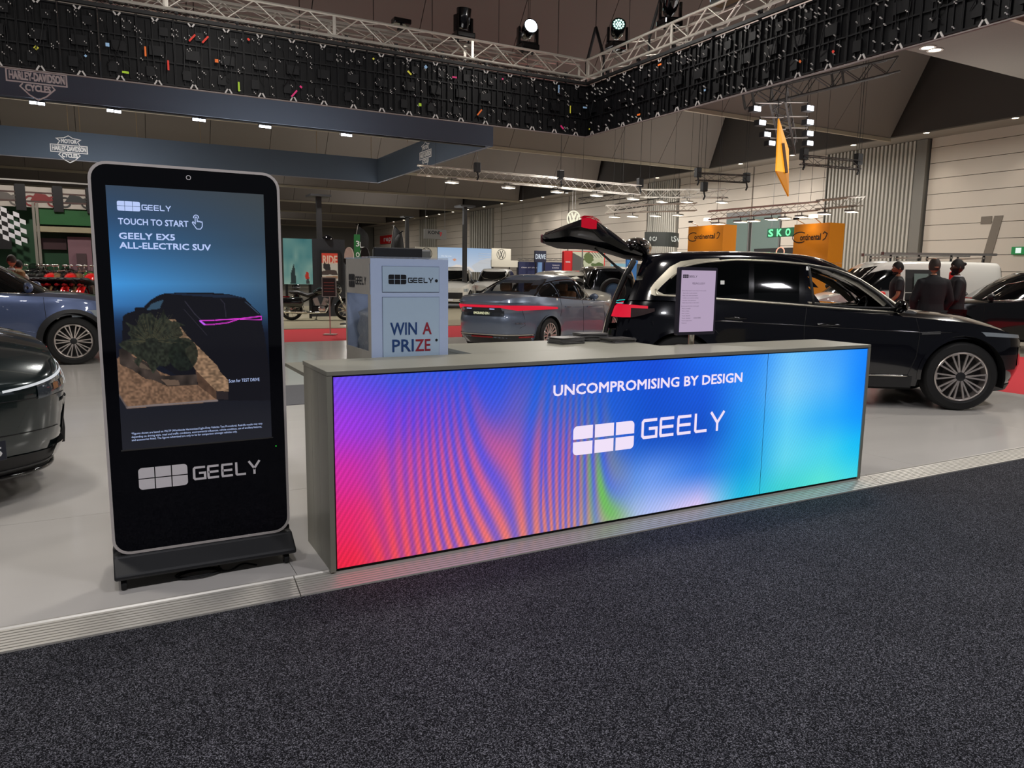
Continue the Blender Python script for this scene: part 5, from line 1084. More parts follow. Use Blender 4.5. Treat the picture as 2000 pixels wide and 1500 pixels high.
# ---------------------------------------------------------------- 4. dark green nose at the lower left
s4 = car_sh('cross'); s4.nf = 4.4; h4 = radians(-55); nose_tip = Vector((-.78, 5.0, 0)); c4 = nose_tip-Vector((cos(h4), sin(h4), 0))*2.26
dk = thing('car', 'dark green grey crossover nose cropped by the lower left edge', 'car', c4, h4); pdk = paint('paint_dark_green', (30, 42, 44), .16, .4)
build_skin(s4, dk, pdk, .05); liners(s4, dk)
generic_glass(s4, dk, [(-1.7, 1.2), (-1.4, 1.42), (-.8, 1.53), (-.2, 1.545), (.15, 1.52), (.45, 1.42), (.75, 1.26), (1.0, 1.1)], [(-1.7, 1.15), (-.4, 1.12), (.6, 1.08), (1.0, 1.06)], [(-1.6, -1.0), (-.94, -.12), (-.06, .9)])
for sg in (-1, 1):
    mirror_cap(s4, dk, .78, 1.14, pdk, sg, 1.1)
    for x in s4.wx: wheel(s4, dk, x, sg, .22, 10, 'pair', mat('wheel_silver', (225, 215, 208), .25, .75), wide=.985)
    S4 = lambda rows, off, nm, m_: MB().grid(end_patch(s4, 1, [[(sg*p, z) for p, z in r] for r in rows], off)).build(nm, m_, dk, smooth=True)
    S4([[(p, .655+.0016*(p-12)), (p, .70+.0016*(p-12)), (p, .745+.0022*(p-12))] for p in range(12, 52, 3)], .006, 'head_lamp', mat('lamp_clear', (96, 104, 112), .06, .6, coat=1))
    S4([[(p, .742+.0024*(p-12)), (p, .757+.0025*(p-12))] for p in range(3, 50, 3)], .011, 'lamp_strip', emis('lamp_strip_white', (225, 228, 232), .8))
    S4([[(37+.5*k, .70+.012*k), (40+.5*k, .70+.012*k)] for k in range(9)], .012, 'lamp_strip', emis('lamp_strip_white', (225, 228, 232), .8))
    for q_ in (20, 27, 34): S4([[(q_, .685+.0016*(q_-12)), (q_, .725+.0016*(q_-12))], [(q_+4, .688+.0016*(q_-12)), (q_+4, .728+.0016*(q_-12))]], .010, 'lamp_lens', chrome)
    S4([[(p, .36+.010*abs(p-38)), (p, .48), (p, .60-.012*abs(p-38))] for p in range(31, 46, 2)], .006, 'air_curtain', blackm)
    S4([[(p, .25), (p, .29), (p, .335)] for p in range(24, 50, 3)], .03, 'corner_blade', pdk)
    S4([[(p, .60), (p, .625)] for p in range(28, 50, 3)], .012, 'lamp_brow', black)
MB().grid(end_patch(s4, 1, [[(p, .2), (p, .26), (p, .32-.0005*abs(p))] for p in range(-30, 31, 3)], .006)).build('lower_intake', blackm, dk, smooth=True)
m = MB(); m.path([s4.end(1, p, .185, .012) for p in range(-66, 67, 4)], .014, 6); m.build('front_lip', black, dk, smooth=True)
m = MB(); m.path([s4.end(1, p, .225, .010) for p in range(-40, 41, 4)], .008, 6); m.build('intake_bar', dark, dk, smooth=True)
m = MB(); m.path([s4.end(1, p, .46, .001) for p in range(-26, 27, 3)], .003, 4); m.path([s4.end(1, p, .665, .001) for p in range(-34, 35, 3)], .003, 4); m.build('nose_shut_line', blackm, dk)
MB().bb(s4.xf(.37)+.008, s4.xf(.37)+.02, -.26, .26, .32, .44).build('plate', mat('plate_navy', (30, 34, 48), .4), dk, bevel=.004)
m = MB(); x = s4.xf(.37)+.021; write(m, 'EX5', (x, .03, .345), Y_, Z_, .055, .2, .001, bold=.003); write(m, 'GEELY', (x, -.23, .345), Y_, Z_, .045, .2, .001, bold=.002); m.build('plate_text', whitetxt, dk)
# ---------------------------------------------------------------- 5. other vehicles further away
def simple_car(kind, name, label, loc, rot, pm_, dlt=None, cheap=True, roof_rack=False):
    s = car_sh(kind); r = thing('car' if name is None else name, label, 'van' if name == 'van' else 'car', loc, rot); build_skin(s, r, pm_, .12, lv=8)
    liners(s, r)
    D = {'suv': ([(-1.9, 1.25), (-1.6, 1.55), (-1, 1.64), (-.2, 1.61), (.44, 1.44), (.9, 1.11)], [(-1.9, 1.235), (-.38, 1.155), (.9, 1.075)], [(-1.8, -1.3), (-1.24, -.3), (-.2, .75)]),
         'cross': ([(-1.7, 1.2), (-1.4, 1.42), (-.8, 1.53), (.15, 1.52), (.6, 1.34), (1.0, 1.1)], [(-1.7, 1.15), (-.4, 1.12), (1.0, 1.06)], [(-1.6, -1.0), (-.94, -.12), (-.06, .85)]),
         'ute': ([(-1.9, 1.3), (-1.6, 1.6), (-1, 1.7), (0, 1.69), (.4, 1.55), (.95, 1.2)], [(-1.9, 1.2), (0, 1.19), (.95, 1.16)], [(-1.75, -1.1), (-1.0, -.2), (-.1, .8)]),
         'van': ([(.2, 1.7), (.6, 1.7), (.9, 1.62), (1.5, 1.2)], [(.2, 1.2), (.9, 1.18), (1.5, 1.15)], [(.28, 1.35)])}[kind]
    generic_glass(s, r, D[0], D[1], D[2], frame=blackm if kind == 'van' else chrome, wr=(.3, .85))
    for sg in (-1, 1):
        for x in s.wx: wheel(s, r, x, sg, .22, 5, 'pair', alu, cheap=True, wide=.985)
        MB().grid(lamp_rows(s, 1, lambda p: .76, lambda p: .88, [sg*q for q in range(28, 62, 6)], .006)).build('head_lamp', mat('lamp_glass', (190, 200, 205), .08, .4, coat=1), r, smooth=True)
        MB().grid(lamp_rows(s, -1, lambda p: .85, lambda p: 1.1, [sg*q for q in range(40, 62, 5)], .006)).build('tail_lamp', mat('lens_red', (140, 10, 15), .2), r, smooth=True)
        mirror_cap(s, r, (1.35 if kind == 'van' else .78), (1.25 if kind == 'van' else 1.14), blackm, sg, 1.2)
    MB().grid(end_patch(s, 1, [[(p, .45), (p, .55), (p, .72)] for p in range(-26, 27, 5)], .005)).build('grille', blackm, r, smooth=True)
    c = s.end(1, 0, .4, .015); MB().bb(c.x, c.x+.01, -.2, .2, .36, .45).build('plate', whitetxt, r)
    fast_details(s, r, [[(.95, 1.0), (.98, .6), (.9, .35)], [(-.15, 1.1), (-.15, .35)]], [(.0, .95)])
    return r, s
pw = paint('paint_white', (215, 214, 208), .3, 0); pk = paint('paint_black2', (10, 12, 14), .15, .1)
v, vs_ = simple_car('van', 'van', 'white panel van with open side door and roof racks, behind the standing men', (18.35, 12.6, 0), radians(148), pw)
p = v
for sg in (-1, 1):
    m = MB(); rw = [[(x, sg*(vs_.gy(x, z)+.006), z) for z in (1.14, 1.3, 1.5, 1.72)] for x in np.linspace(-.75, .1, 6)]; m.grid(rw); m.grid([[(x, sg*(vs_.y(x, z)+.006), z) for z in (.4, .7, 1.0, 1.13)] for x in np.linspace(-.75, .1, 6)]); m.build('door_opening', blackm, v)
    MB().grid([[(x, sg*(vs_.gy(x, z)+.035), z) for z in (1.2, 1.4, 1.62)] for x in np.linspace(-.45, -.1, 4)]).build('door_glass', winm, v)
m = MB()
for y in (-.55, .55):
    pass
for k, y in enumerate((-.62, .62)): MB().beam((-2.2, y, 2.12), (.6, y, 2.12), .09, .06).build('rack_rail', alu, v); MB().bb(.6, .63, y-.055, y+.055, 2.08, 2.16).build('rail_end', mat('rail_cap', (90, 40, 35), .5), v)
for x in (-1.9, -1.1, -.3, .4): MB().beam((x, -.68, 2.03), (x, .68, 2.03), .04, .04).build('rack_crossbar', alu, v); [MB().bb(x-.02, x+.02, y-.02, y+.02, 1.88, 2.1).build('rack_foot', blackm, v) for y in (-.62, .62)]
for i, (x, y) in enumerate(((1718, 590), (1862, 550))):
    pp = atD(x, y, 17.6 if i == 0 else 18); t = thing('equipment_bag', 'bright red equipment %s' % ('bag hanging beside the man in the dark tee' if i == 0 else 'bag between the two men in dark suits'), 'bag', (pp.x, pp.y, -.05), .5)
    z0 = pp.z-.35+.05; MB().bb(-.17, .17, -.1, .1, z0+.0, z0+.6).build('bag', emis('bag_red', (200, 25, 25), .25) if 0 else mat('bag_red', (235, 30, 25), .5), t, bevel=.05); MB().tube((0, 0, 0), (0, 0, z0), .02).build('stand_pole', blackm, t); MB().bb(-.15, .15, -.15, .15, 0, .02).build('stand_foot', blackm, t); MB().path([(-.05, 0, z0+.6), (-.03, 0, z0+.68), (.03, 0, z0+.68), (.05, 0, z0+.6)], .012).build('handle', blackm, t)
b1, s_ = simple_car('suv', None, 'glossy black SUV parked at the right edge beyond the men', (18.3, 8.4, -.0), radians(138), pk)
pp = atD(1990, 560, 16.6); b1.location = (pp.x, pp.y, -.05)
pl = MB().bb(-2.9, 3.1, -1.5, 1.5, -.05, 0); 
p = atD(905, 545, 33); simple_car('ute', None, 'white utility vehicle facing the camera, left of the dark column', (p.x, p.y+1.2, -.05), radians(-118), pw)
p = atD(980, 545, 37); simple_car('ute', None, 'dark windowed white utility with its side to the VW board, behind the sedan roof', (p.x+.4, p.y+1.5, -.05), radians(-125), pw)
p = atD(1128, 545, 23); simple_car('cross', None, 'silver white crossover behind the sedan, under the raised tailgate', (p.x+.2, p.y+.8, -.05), radians(-100), paint('paint_pearl', (200, 196, 184), .3, .2))
p = atD(1172, 545, 33); simple_car('cross', None, 'black crossover half hidden beside the silver white one', (p.x+.6, p.y+1.5, -.05), radians(-100), pk)
p = atD(1218, 548, 23); t = thing('off_road_car', 'boxy black off road vehicle with a spare wheel on its rear door', 'car', (p.x+.7, p.y+2.2, -.05), radians(63))
SW = Shape(dict(car_sh('ute').d, R=.4, gf=[(0, 1.1), (1, .8)], gr=[(0, -2.25), (1, -2.2)]))
build_skin(SW, t, pk, .15, lv=6); liners(SW, t); generic_glass(SW, t, [(-1.9, 1.3), (-1.6, 1.6), (-1, 1.7), (0, 1.69), (.4, 1.6), (.85, 1.25)], [(-1.9, 1.2), (0, 1.19), (.85, 1.16)], [(-1.75, -1.1), (-1.0, -.2), (-.1, .7)])
for sg in (-1, 1):
    for x in SW.wx: wheel(SW, t, x, sg, .24, 5, 'pair', alu, cheap=True, wide=.985)
m = MB(); m.lathe([(.2, -2.62), (.28, -2.7), (.37, -2.7), (.4, -2.66), (.4, -2.5), (.2, -2.47)], (0, .0, 1.05), 'x', 30); sw_ = m.build('spare_tyre', rubber, t, smooth=2); MB().lathe([(.25, -2.66), (.2, -2.69), (.06, -2.7), (0, -2.7)], (0, 0, 1.05), 'x', 20).build('spare_rim', mat('rim_blueish', (90, 120, 150), .3, .6), sw_); MB().tube((-2.6, 0, 1.05), (-2.3, 0, 1.05), .05).build('spare_mount', blackm, t)
# ================================================================ people
skin_l = mat('skin_light', (190, 135, 105), .6, var=.04); skin_m = mat('skin_mid', (150, 100, 72), .6, var=.04); skin_d = mat('skin_dark', (88, 56, 42), .6, var=.04)
hairb = mat('hair_black', (14, 12, 11), .7, var=.3, scale=80, bump=.4); hairg = mat('hair_greying', (60, 50, 44), .7, var=.3, scale=80)
def skin_chain(name, verts, edges, radii, m, parent, sub=2, root=0):
    me = bpy.data.meshes.new(name); me.from_pydata([tuple(v) for v in verts], edges, []); o = bpy.data.objects.new(name, me); COL.objects.link(o); o.parent = parent
    sk = o.modifiers.new('skin', 'SKIN'); sk.use_smooth_shade = True
    for i, r in enumerate(radii):
        v = me.skin_vertices[0].data[i]; v.radius = (r, r) if not isinstance(r, tuple) else r; v.use_root = (i == root)
    sb = o.modifiers.new('sub', 'SUBSURF'); sb.levels = sub; sb.render_levels = sub
    dg = bpy.context.evaluated_depsgraph_get(); ev = bpy.data.meshes.new_from_object(o.evaluated_get(dg)); o.modifiers.clear(); o.data = ev; ev.materials.clear(); ev.materials.append(m)
    ev.polygons.foreach_set('use_smooth', [True]*len(ev.polygons)); return o
def head_mesh(parent, c, yaw, skin, hair, kind, pitch=0):
    """head ~.235 tall, x = facing direction; eyes at half height"""
    h = MB(); rows = []
    N = 16; M_ = 22
    for i in range(N+1):
        v = pi*i/N; z = cos(v); r = []
        for j in range(M_):
            a = 2*pi*j/M_; x = sin(v)*cos(a); y = sin(v)*sin(a)
            X, Y, Z = x*.095, y*.076, z*.12
            if Z < 0: X += .012*(x > 0)*x-(.018*max(0, -x)); Y *= 1-.28*min(1, -Z/.11); X *= 1-.1*min(1, -Z/.12)
            if x < 0 and Z > -.03: X *= 1.08
            if x > .8 and abs(y) < .3 and -.5 < z < .1: X += .0
            if cos(a) > .93 and -.42 < z < -.02: X += .022*(1-abs(z+.28)/.3)**1 if abs(z+.28) < .3 else 0
            if cos(a) > .8 and abs(abs(y)-.38) < .15 and 0 < z < .22: X -= .008
            if cos(a) > .85 and -.62 < z < -.48: X += .006
            r.append((X, Y, Z))
        rows.append(r)
    h.grid(rows, True)
    for sg in (-1, 1): h.sph((-.005, sg*.078, -.01), (.018, .008, .03), 8, 6)
    hd = h.build('head', skin, parent, smooth=True); hd.location = c; hd.rotation_euler = (0, pitch, yaw)
    e = MB()
    for sg in (-1, 1): e.sph((.081, sg*.031, .012), (.011, .013, .007), 8, 6)
    e.build('eyes', whitetxt, hd); e = MB()
    for sg in (-1, 1): e.sph((.0905, sg*.031, .012), (.003, .005, .005), 6, 4); e.beam((.09, sg*.017, .034), (.083, sg*.045, .034), .006, .006)
    e.build('pupils_and_brows', hairb, hd)
    e = MB(); e.beam((.094, -.024, -.058), (.094, .024, -.058), .008, .01); e.build('mouth', mat('lips', (120, 65, 60), .6), hd)
    k = MB(); rows = []
    for i in range(11):
        v = (pi*.60 if kind != 'bald' else pi*.62)*i/10; r = []
        for j in range(M_):
            a = 2*pi*j/M_; fr = max(0, cos(a)); vv = v*(1-.38*fr**1.5) if kind != 'bald' else (pi*.2+(pi*.7-pi*.2)*i/10)
            s_ = 1.08; x, y, z = sin(vv)*cos(a)*.1*s_, sin(vv)*sin(a)*.079*s_, cos(vv)*.122*s_
            if kind == 'bald' and cos(a) > .25: x, y, z = x*.9, y*.9, z*.9
            if x < 0: x *= 1.05
            r.append((x, y, z))
        rows.append(r)
    k.grid(rows, True)
    if kind == 'bun': k.sph((-.115, 0, .045), (.035, .03, .03), 10, 8)
    k.build('hair', hair, hd, smooth=True)
    if kind in ('bun', 'short'):
        b_ = MB(); rows = []
        for i in range(6):
            z = -.03-.018*i; rows.append([((.1+.006)*cos(a)*(1-.07*i), .076*sin(a)*(1-.09*i)*1.04, z) for a in np.linspace(-1.5, 1.5, 13)])
        if kind == 'bun': b_.grid(rows); b_.sph((.06, 0, -.115), (.04, .042, .035), 10, 6)
        else: b_.grid(rows[3:]); b_.sph((.055, 0, -.112), (.036, .036, .022), 10, 6)
        b_.build('beard', hair, hd, smooth=True)
    return hd
def hand(parent, w_, d, side, skin, curl=.5, s=1):
    """five finger hand starting at wrist w_, pointing along d; side = thumb direction"""
    w_, d, side = Vector(w_), Vector(d).normalized(), Vector(side).normalized(); n = d.cross(side).normalized(); V = []; E = []; R = []
    def add(p, r, pr=None):
        V.append(p); R.append(r*s)
        if pr is not None: E.append((pr, len(V)-1))
        return len(V)-1
    a = add(w_, .024); b_ = add(w_+d*.045*s, .03, a)
    for k, (off, L, base) in enumerate(((.028, .07, .085), (.01, .078, .09), (-.009, .072, .087), (-.027, .056, .08))):
        k0 = add(w_+d*base*s*.85+side*off*s, .0105, b_); p = w_+d*base*s*.85+side*off*s; dd = d.copy()
        for q in range(3): dd = (dd+n*curl*.5).normalized(); p = p+dd*L*s*.36; k0 = add(p, .0085-.0008*q, k0)
    k0 = add(w_+d*.035*s+side*.032*s, .012, b_); p = w_+d*.035*s+side*.032*s; dd = (d+side*.9).normalized()
    for q in range(2): p = p+dd*.032*s; dd = (dd+d*.4+n*.3).normalized(); k0 = add(p, .0095, k0)
    return skin_chain('hand', V, E, R, skin, parent, 1)
def person(label, loc, yaw, h, skin, top_m, leg_m, hairkind, hair, arms, sleeves='long', head_yaw=0, head_pitch=0, seated=False, jacket=False, lean=0):
    t = thing('person', label, 'person', loc, yaw); k = h/1.78
    J = dict(pel=(0, 0, .95), bel=(.01+lean*.1, 0, 1.1), chest=(.0+lean*.3, 0, 1.3), neck=(-.01+lean*.45, 0, 1.48), hd=(.005+lean*.5, 0, 1.56))
    if seated: J = {a: (x, y, z-.45) for a, (x, y, z) in J.items()}
    K = list(J); V = [J[a] for a in K]; E = [(0, 1), (1, 2), (2, 3), (3, 4)]; R = [.09, .07, .075, .05, .053]; idx = {a: i for i, a in enumerate(K)}
    def add(p, r, pr): V.append(p); R.append(r); E.append((pr, len(V)-1)); return len(V)-1
    arm_pts = {}
    for sg, (el, wr) in zip((-1, 1), arms):
        z0 = -.45 if seated else 0
        sh_ = (-.01+lean*.4, sg*.185, 1.41+z0); a = add(sh_, .048, 2); b_ = add(el, .04, a); c = add(wr, .03, b_); arm_pts[sg] = (sh_, el, wr)
    legs = {}
    for sg in (-1, 1):
        if seated: P = [(.03, sg*.1, .5), (.42, sg*.12, .5), (.42, sg*.12, .1), (.52, sg*.12, .04)]
        else: P = [(0, sg*.09, .88), (.015, sg*.105, .5), (-.02, sg*.115, .09), (.11, sg*.13, .035)]
        a = 0; rs = (.095, .06, .04, .035); legs[sg] = P
        for p, r in zip(P, rs): a = add(p, r, a)
    sc = lambda P: [(p[0]*k, p[1]*k, p[2]*k) for p in P]
    skin_chain('body', sc(V), E, [tuple(q*k for q in r) if isinstance(r, tuple) else r*k for r in R], skin, t, 1)
    # clothing: trousers, shoes, top
    for sg in (-1, 1):
        P = legs[sg]; 
    tv = [J['pel']]; te = []; tr_ = [(.165, .135)]
    for sg in (-1, 1):
        a = 0
        for p, r in zip(legs[sg][:3], (.112, .08, .066)): tv.append(p); tr_.append(r); te.append((a, len(tv)-1)); a = len(tv)-1
    skin_chain('trousers', sc(tv), te, [tuple(q*k for q in r) if isinstance(r, tuple) else r*k for r in tr_], leg_m, t, 2)
    for sg in (-1, 1):
        x, y, z = legs[sg][2]; m = MB(); rows = []
        for i, (dx, w_, hh) in enumerate(((-.07, .03, .05), (-.05, .042, .075), (.0, .045, .085), (.08, .048, .06), (.15, .047, .045), (.2, .03, .03))): rows.append([((x+dx)*k, (y+w_*cos(a))*k, max(0, hh*.5+hh*.55*sin(a))*k) for a in np.linspace(0, 2*pi, 11)[:-1]])
        m.grid(rows, True); m.add(rows[0], [tuple(range(10))]); m.add(rows[-1], [tuple(range(10))]); m.build('shoe', blackm, t, smooth=True)
    ex = .018 if jacket else .004; ln = lean; m = MB(); rows = []
    z0_ = J['pel'][2]-1.0+.05
    sec = [(.80 if jacket else .90, .17, .135, 0), (.95, .172, .13, 0), (1.06, .155, .118, 0), (1.18, .165, .125, 0), (1.3, .18, .13, .005), (1.38, .19, .122, 0), (1.43, .175, .105, -.005), (1.465, .13, .085, -.01), (1.49, .08, .07, -.012), (1.505, .062, .06, -.01)]
    for z, rx, ry, ox in sec:
        zz = z+(J['pel'][2]-.95); f_ = max(0, z-1.0)*lean/.52*.95; sq = 2.3 if z < 1.4 else 2
        rows.append([((ox+f_+(ry+ex)*(1 if cos(a) >= 0 else -1)*abs(cos(a))**(2/sq))*k, ((rx+ex)*(1 if sin(a) >= 0 else -1)*abs(sin(a))**(2/sq))*k, zz*k) for a in np.linspace(0, 2*pi, 25)[:-1]])
    m.grid(rows, True); m.add(rows[0], [tuple(range(24))]); m.add(rows[-1], [tuple(range(23, -1, -1))])
    for sg in (-1, 1):
        s0, el, wr = [Vector(q) for q in arm_pts[sg]]; s0 = s0+Vector((0, -sg*.012, -.005)); top = s0+Vector((0, -sg*.05, .02))
        if sleeves == 'long': P = [top, s0, s0.lerp(el, .35), s0.lerp(el, .8), el, el.lerp(wr, .3), el.lerp(wr, .92)]; Rr = [.05, .07, .068, .058, .056, .054, .044]
        else: P = [top, s0, s0.lerp(el, .35), s0.lerp(el, .72)]; Rr = [.05, .068, .066, .064]
        m.path([tuple(q*k) for q in P], [(q+ex*.5)*k for q in Rr], 14)
    o = m.build('jacket' if jacket else 'shirt', top_m, t, smooth=True)
    rm = o.modifiers.new('merge', 'REMESH'); rm.mode = 'VOXEL'; rm.voxel_size = .016; rm.use_smooth_shade = True
    sm = o.modifiers.new('soften', 'SMOOTH'); sm.factor = .5; sm.iterations = 4
    if jacket:
        c_ = MB(); zc = 1.49+(J['pel'][2]-.95); c_.lathe([(.072*k, (zc-.02)*k), (.062*k, (zc+.03)*k), (.055*k, (zc+.03)*k)], ((-.01+lean*.45)*k, 0, 0), 'z', 18); c_.build('collar', whitetxt if hairkind != 'bald' else top_m, t, smooth=True)
    for sg in (-1, 1):
        s0, el, wr = arm_pts[sg]; d = Vector(wr)-Vector(el); hand(t, Vector(wr)*k, d, Vector((.9, -sg*.3, 0)) if abs(d.normalized().x) < .8 else Vector((0, -sg, .3)), skin, .45, k)
    head_mesh(t, Vector((J['hd'][0]+.01, 0, J['hd'][2]+.105))*k, head_yaw, skin, hair, hairkind, head_pitch)
    return t
suitm = mat('suit_black', (16, 16, 22), .8, var=.1); teem = mat('tee_charcoal', (26, 28, 32), .8, var=.1); trm = mat('trousers_dark', (20, 20, 24), .8)
down = lambda sg, f=0: ((-.02+f*.3, sg*.25, 1.13), (.05+f, sg*.23, .9))
p = atD(1822, 560, 11.9)
person('man seen from behind in a black suit with thinning grey hair', (p.x, p.y, 0), radians(52), 1.80, skin_l, suitm, trm, 'bald', hairg, [((-.0, -.27, 1.13), (.12, -.2, .92)), ((0, .27, 1.13), (.12, .2, .92))], jacket=True)
p = atD(1868, 560, 12.5)
person('bearded man in a black suit with hair tied in a bun, hands clasped, looking left', (p.x, p.y, 0), radians(128), 1.80, skin_d, suitm, trm, 'bun', hairb, [((.03, -.25, 1.14), (.24, -.06, .98)), ((.03, .25, 1.14), (.24, .06, .98))], jacket=True, head_yaw=radians(22))
p = atD(1752, 560, 14.6)
person('dark haired man in a short sleeved charcoal tee facing left', (p.x, p.y, 0), radians(135), 1.80, skin_m, teem, trm, 'short', hairb, [((-.02, -.24, 1.13), (.0, -.25, .88)), ((.02, .24, 1.14), (.2, .2, .95))], sleeves='short', head_yaw=radians(15))
p = atD(1912, 560, 23)
person('person whose dark haired head shows above the windscreen of the black SUV at right', (p.x, p.y, -.05), radians(140), 1.74, skin_m, teem, trm, 'short', hairb, [((-.02, -.24, 1.13), (.0, -.25, .88)), ((.02, .24, 1.14), (.05, .24, .9))], sleeves='short')
brn = mat('coat_brown', (140, 105, 62), .8); wsh = mat('shirt_pale', (200, 195, 185), .8)
p = atD(14, 545, 15.2)
person('grey haired man in a brown coat leaning over beside the stair rail', (p.x, p.y, -.05), radians(70), 1.76, skin_l, brn, trm, 'short', hairg, [((.12, -.25, 1.12), (.35, -.2, 1.08)), ((.12, .25, 1.12), (.35, .2, 1.08))], lean=.45, jacket=True)
p = atD(32, 552, 16.4)
person('man in a pale shirt standing right of the man in the brown coat', (p.x, p.y, -.05), radians(60), 1.66, skin_l, wsh, trm, 'short', hairb, [((.03, -.25, 1.1), (.2, -.15, 1.0)), ((.03, .25, 1.1), (.2, .15, 1.0))], lean=.2)
# ================================================================ motorcycles
def motorcycle(label, loc, rot, tank_m, big=True, screen=True, bags=True, tilt=0.0):
    t = thing('motorcycle', label, 'motorcycle', loc, rot); R = .33; wb = 1.62
    for x, w_ in ((-wb/2, .15), (wb/2, .12)):
        m = MB(); m.lathe([(R-.09, -w_/2+.02), (R-.05, -w_/2), (R-.01, -w_*.25), (R, 0), (R-.01, w_*.25), (R-.05, w_/2), (R-.09, w_/2-.02)], (0, 0, 0), 'y', 26)
        wl = m.build('wheel', rubber, t, smooth=True, loc=(x, 0, R)); m = MB(); m.lathe([(R-.085, -.03), (R-.1, 0), (R-.085, .03), (R-.08, 0), (R-.085, -.03)], (0, 0, 0), 'y', 26)
        for k in range(9): m.tube((.03*cos(k*.698), 0, .03*sin(k*.698)), ((R-.09)*cos(k*.698), 0, (R-.09)*sin(k*.698)), .011, 5)
        m.lathe([(0, -.06), (.04, -.06), (.04, .06), (0, .06)], (0, 0, 0), 'y', 12); m.build('rim', chrome, wl, smooth=2)
        MB().lathe([(.13, .07), (.06, .07), (.06, .075), (.13, .075), (.13, .07)], (0, 0, 0), 'y', 20).build('brake_disc', alu, wl)
    def blob(nm, secs, m_, n=12):
        m = MB(); rows = [[(x, w_*cos(a), z+h*sin(a)) for a in np.linspace(0, 2*pi, n+1)[:-1]] for x, z, w_, h in secs]; m.grid(rows, True); m.add(rows[0], [tuple(range(n))]); m.add(rows[-1], [tuple(range(n))]); return m.build(nm, m_, t, smooth=True)
    blob('fuel_tank', [(.42, .93, .03, .03), (.36, .93, .12, .09), (.2, .93, .16, .12), (0, .9, .15, .1), (-.14, .84, .09, .06), (-.18, .82, .03, .03)], tank_m)
    blob('seat', [(-.1, .8, .06, .04), (-.16, .8, .16, .06), (-.32, .76, .2, .07), (-.48, .82, .17, .07), (-.62, .86, .17, .06), (-.82, .86, .13, .05), (-.88, .87, .04, .03)], mat('seat_leather', (38, 38, 40), .5))
    f_ = MB()
    for x, sp_, hh in ((-wb/2, .1, .06), (wb/2, .08, .04)):
        rows = []
        for k in range(13):
            a = radians((20 if x > 0 else 10)+(150 if x > 0 else 160)*k/12); rows.append([(x+(R+.035)*cos(a)*1.02, y, R+(R+.04)*sin(a)-abs(y/sp_)**2*.05) for y in np.linspace(-sp_, sp_, 7)])
        MB().grid(rows).build('mudguard', tank_m, t, smooth=True)
    m = MB(); m.bb(-.22, .3, -.13, .13, .22, .46); 
    m.build('crankcase', mat('engine_dark', (40, 40, 42), .3, .7), t, bevel=.04)
    for dx, tl in ((-.02, -.35), (.14, .35)):
        m = MB(); d = Vector((sin(tl), 0, cos(tl)))
        for q in range(9): c = Vector((dx, 0, .44))+d*(.03*q); m.box(c, (.15, .2, .018), (Vector((cos(tl), 0, -sin(tl))), Y_, d))
        m.box(Vector((dx, 0, .44))+d*.13, (.1, .14, .26), (Vector((cos(tl), 0, -sin(tl))), Y_, d)); m.build('cylinder', alu, t)
    m = MB(); m.lathe([(0, .13), (.1, .135), (.11, .15), (.09, .17), (0, .175)], (.04, 0, .36), 'y', 20); m.lathe([(0, -.13), (.1, -.135), (.11, -.15), (.09, -.17), (0, -.175)], (.1, 0, .36), 'y', 20); m.build('engine_cover', chrome, t, smooth=2)
    for sg in (-1, 1):
        m = MB(); m.path([(.22, sg*.1, .6), (.32, sg*.17, .45), (.2, sg*.2, .26), (-.2, sg*.22, .24), (-.6, sg*.22, .26)], .028, 8); m.path([(-.35, sg*.22, .25), (-1.02, sg*.22, .28)], .05, 10); m.build('exhaust_pipe', chrome, t, smooth=True)
        m = MB(); m.tube((wb/2, sg*.09, R), (.5, sg*.1, 1.0), .026, 8); m.tube((wb/2, sg*.09, R), (wb/2-.1, sg*.095, R+.28), .036, 8); m.build('fork', chrome, t, smooth=True)
        m = MB(); m.path([(.5, sg*.06, 1.0), (.44, sg*.2, 1.1), (.3, sg*.36, 1.08), (.2, sg*.42, 1.05)], .014, 6); hb = m.build('handlebar', chrome, t, smooth=True); MB().tube((.3, sg*.36, 1.08), (.18, sg*.43, 1.045), .02, 8).build('grip', rubber, hb)
        m = MB(); m.path([(.36, sg*.3, 1.1), (.34, sg*.33, 1.22)], .007, 5); m.sph((.34, sg*.35, 1.24), (.015, .06, .035), 10, 6); m.build('mirror', chrome, t, smooth=True)
        if bags:
            m = MB(); rows = [[(x, sg*(.26+w_*cos(a)), .55+h*sin(a)) for a in np.linspace(0, 2*pi, 13)[:-1]] for x, w_, h in ((-.45, .02, .05), (-.5, .09, .14), (-.75, .1, .15), (-1.05, .09, .13), (-1.12, .03, .08))]; m.grid(rows, True); m.add(rows[0], [tuple(range(12))]); m.add(rows[-1], [tuple(range(12))]); m.build('saddle_bag', tank_m, t, smooth=True)
    m = MB(); m.tube((-.1, 0, .75), (.52, 0, .98), .03); m.tube((-.1, 0, .75), (-wb/2, 0, R+.05), .025); m.tube((.52, 0, .98), (.3, 0, .3), .03); m.tube((-.2, 0, .3), (-.2, 0, .78), .03); m.build('frame', blackm, t)
    m = MB(); m.lathe([(0, -.1), (.07, -.08), (.095, -.02), (.1, .03), (.09, .035)], (.62, 0, .92), 'x', 18); hl = m.build('headlamp', chrome, t, smooth=2); MB().lathe([(.092, .036), (0, .045)], (.62, 0, .92), 'x', 18).build('headlamp_lens', mat('lamp_glass', (190, 200, 205), .08, .4, coat=1), hl)
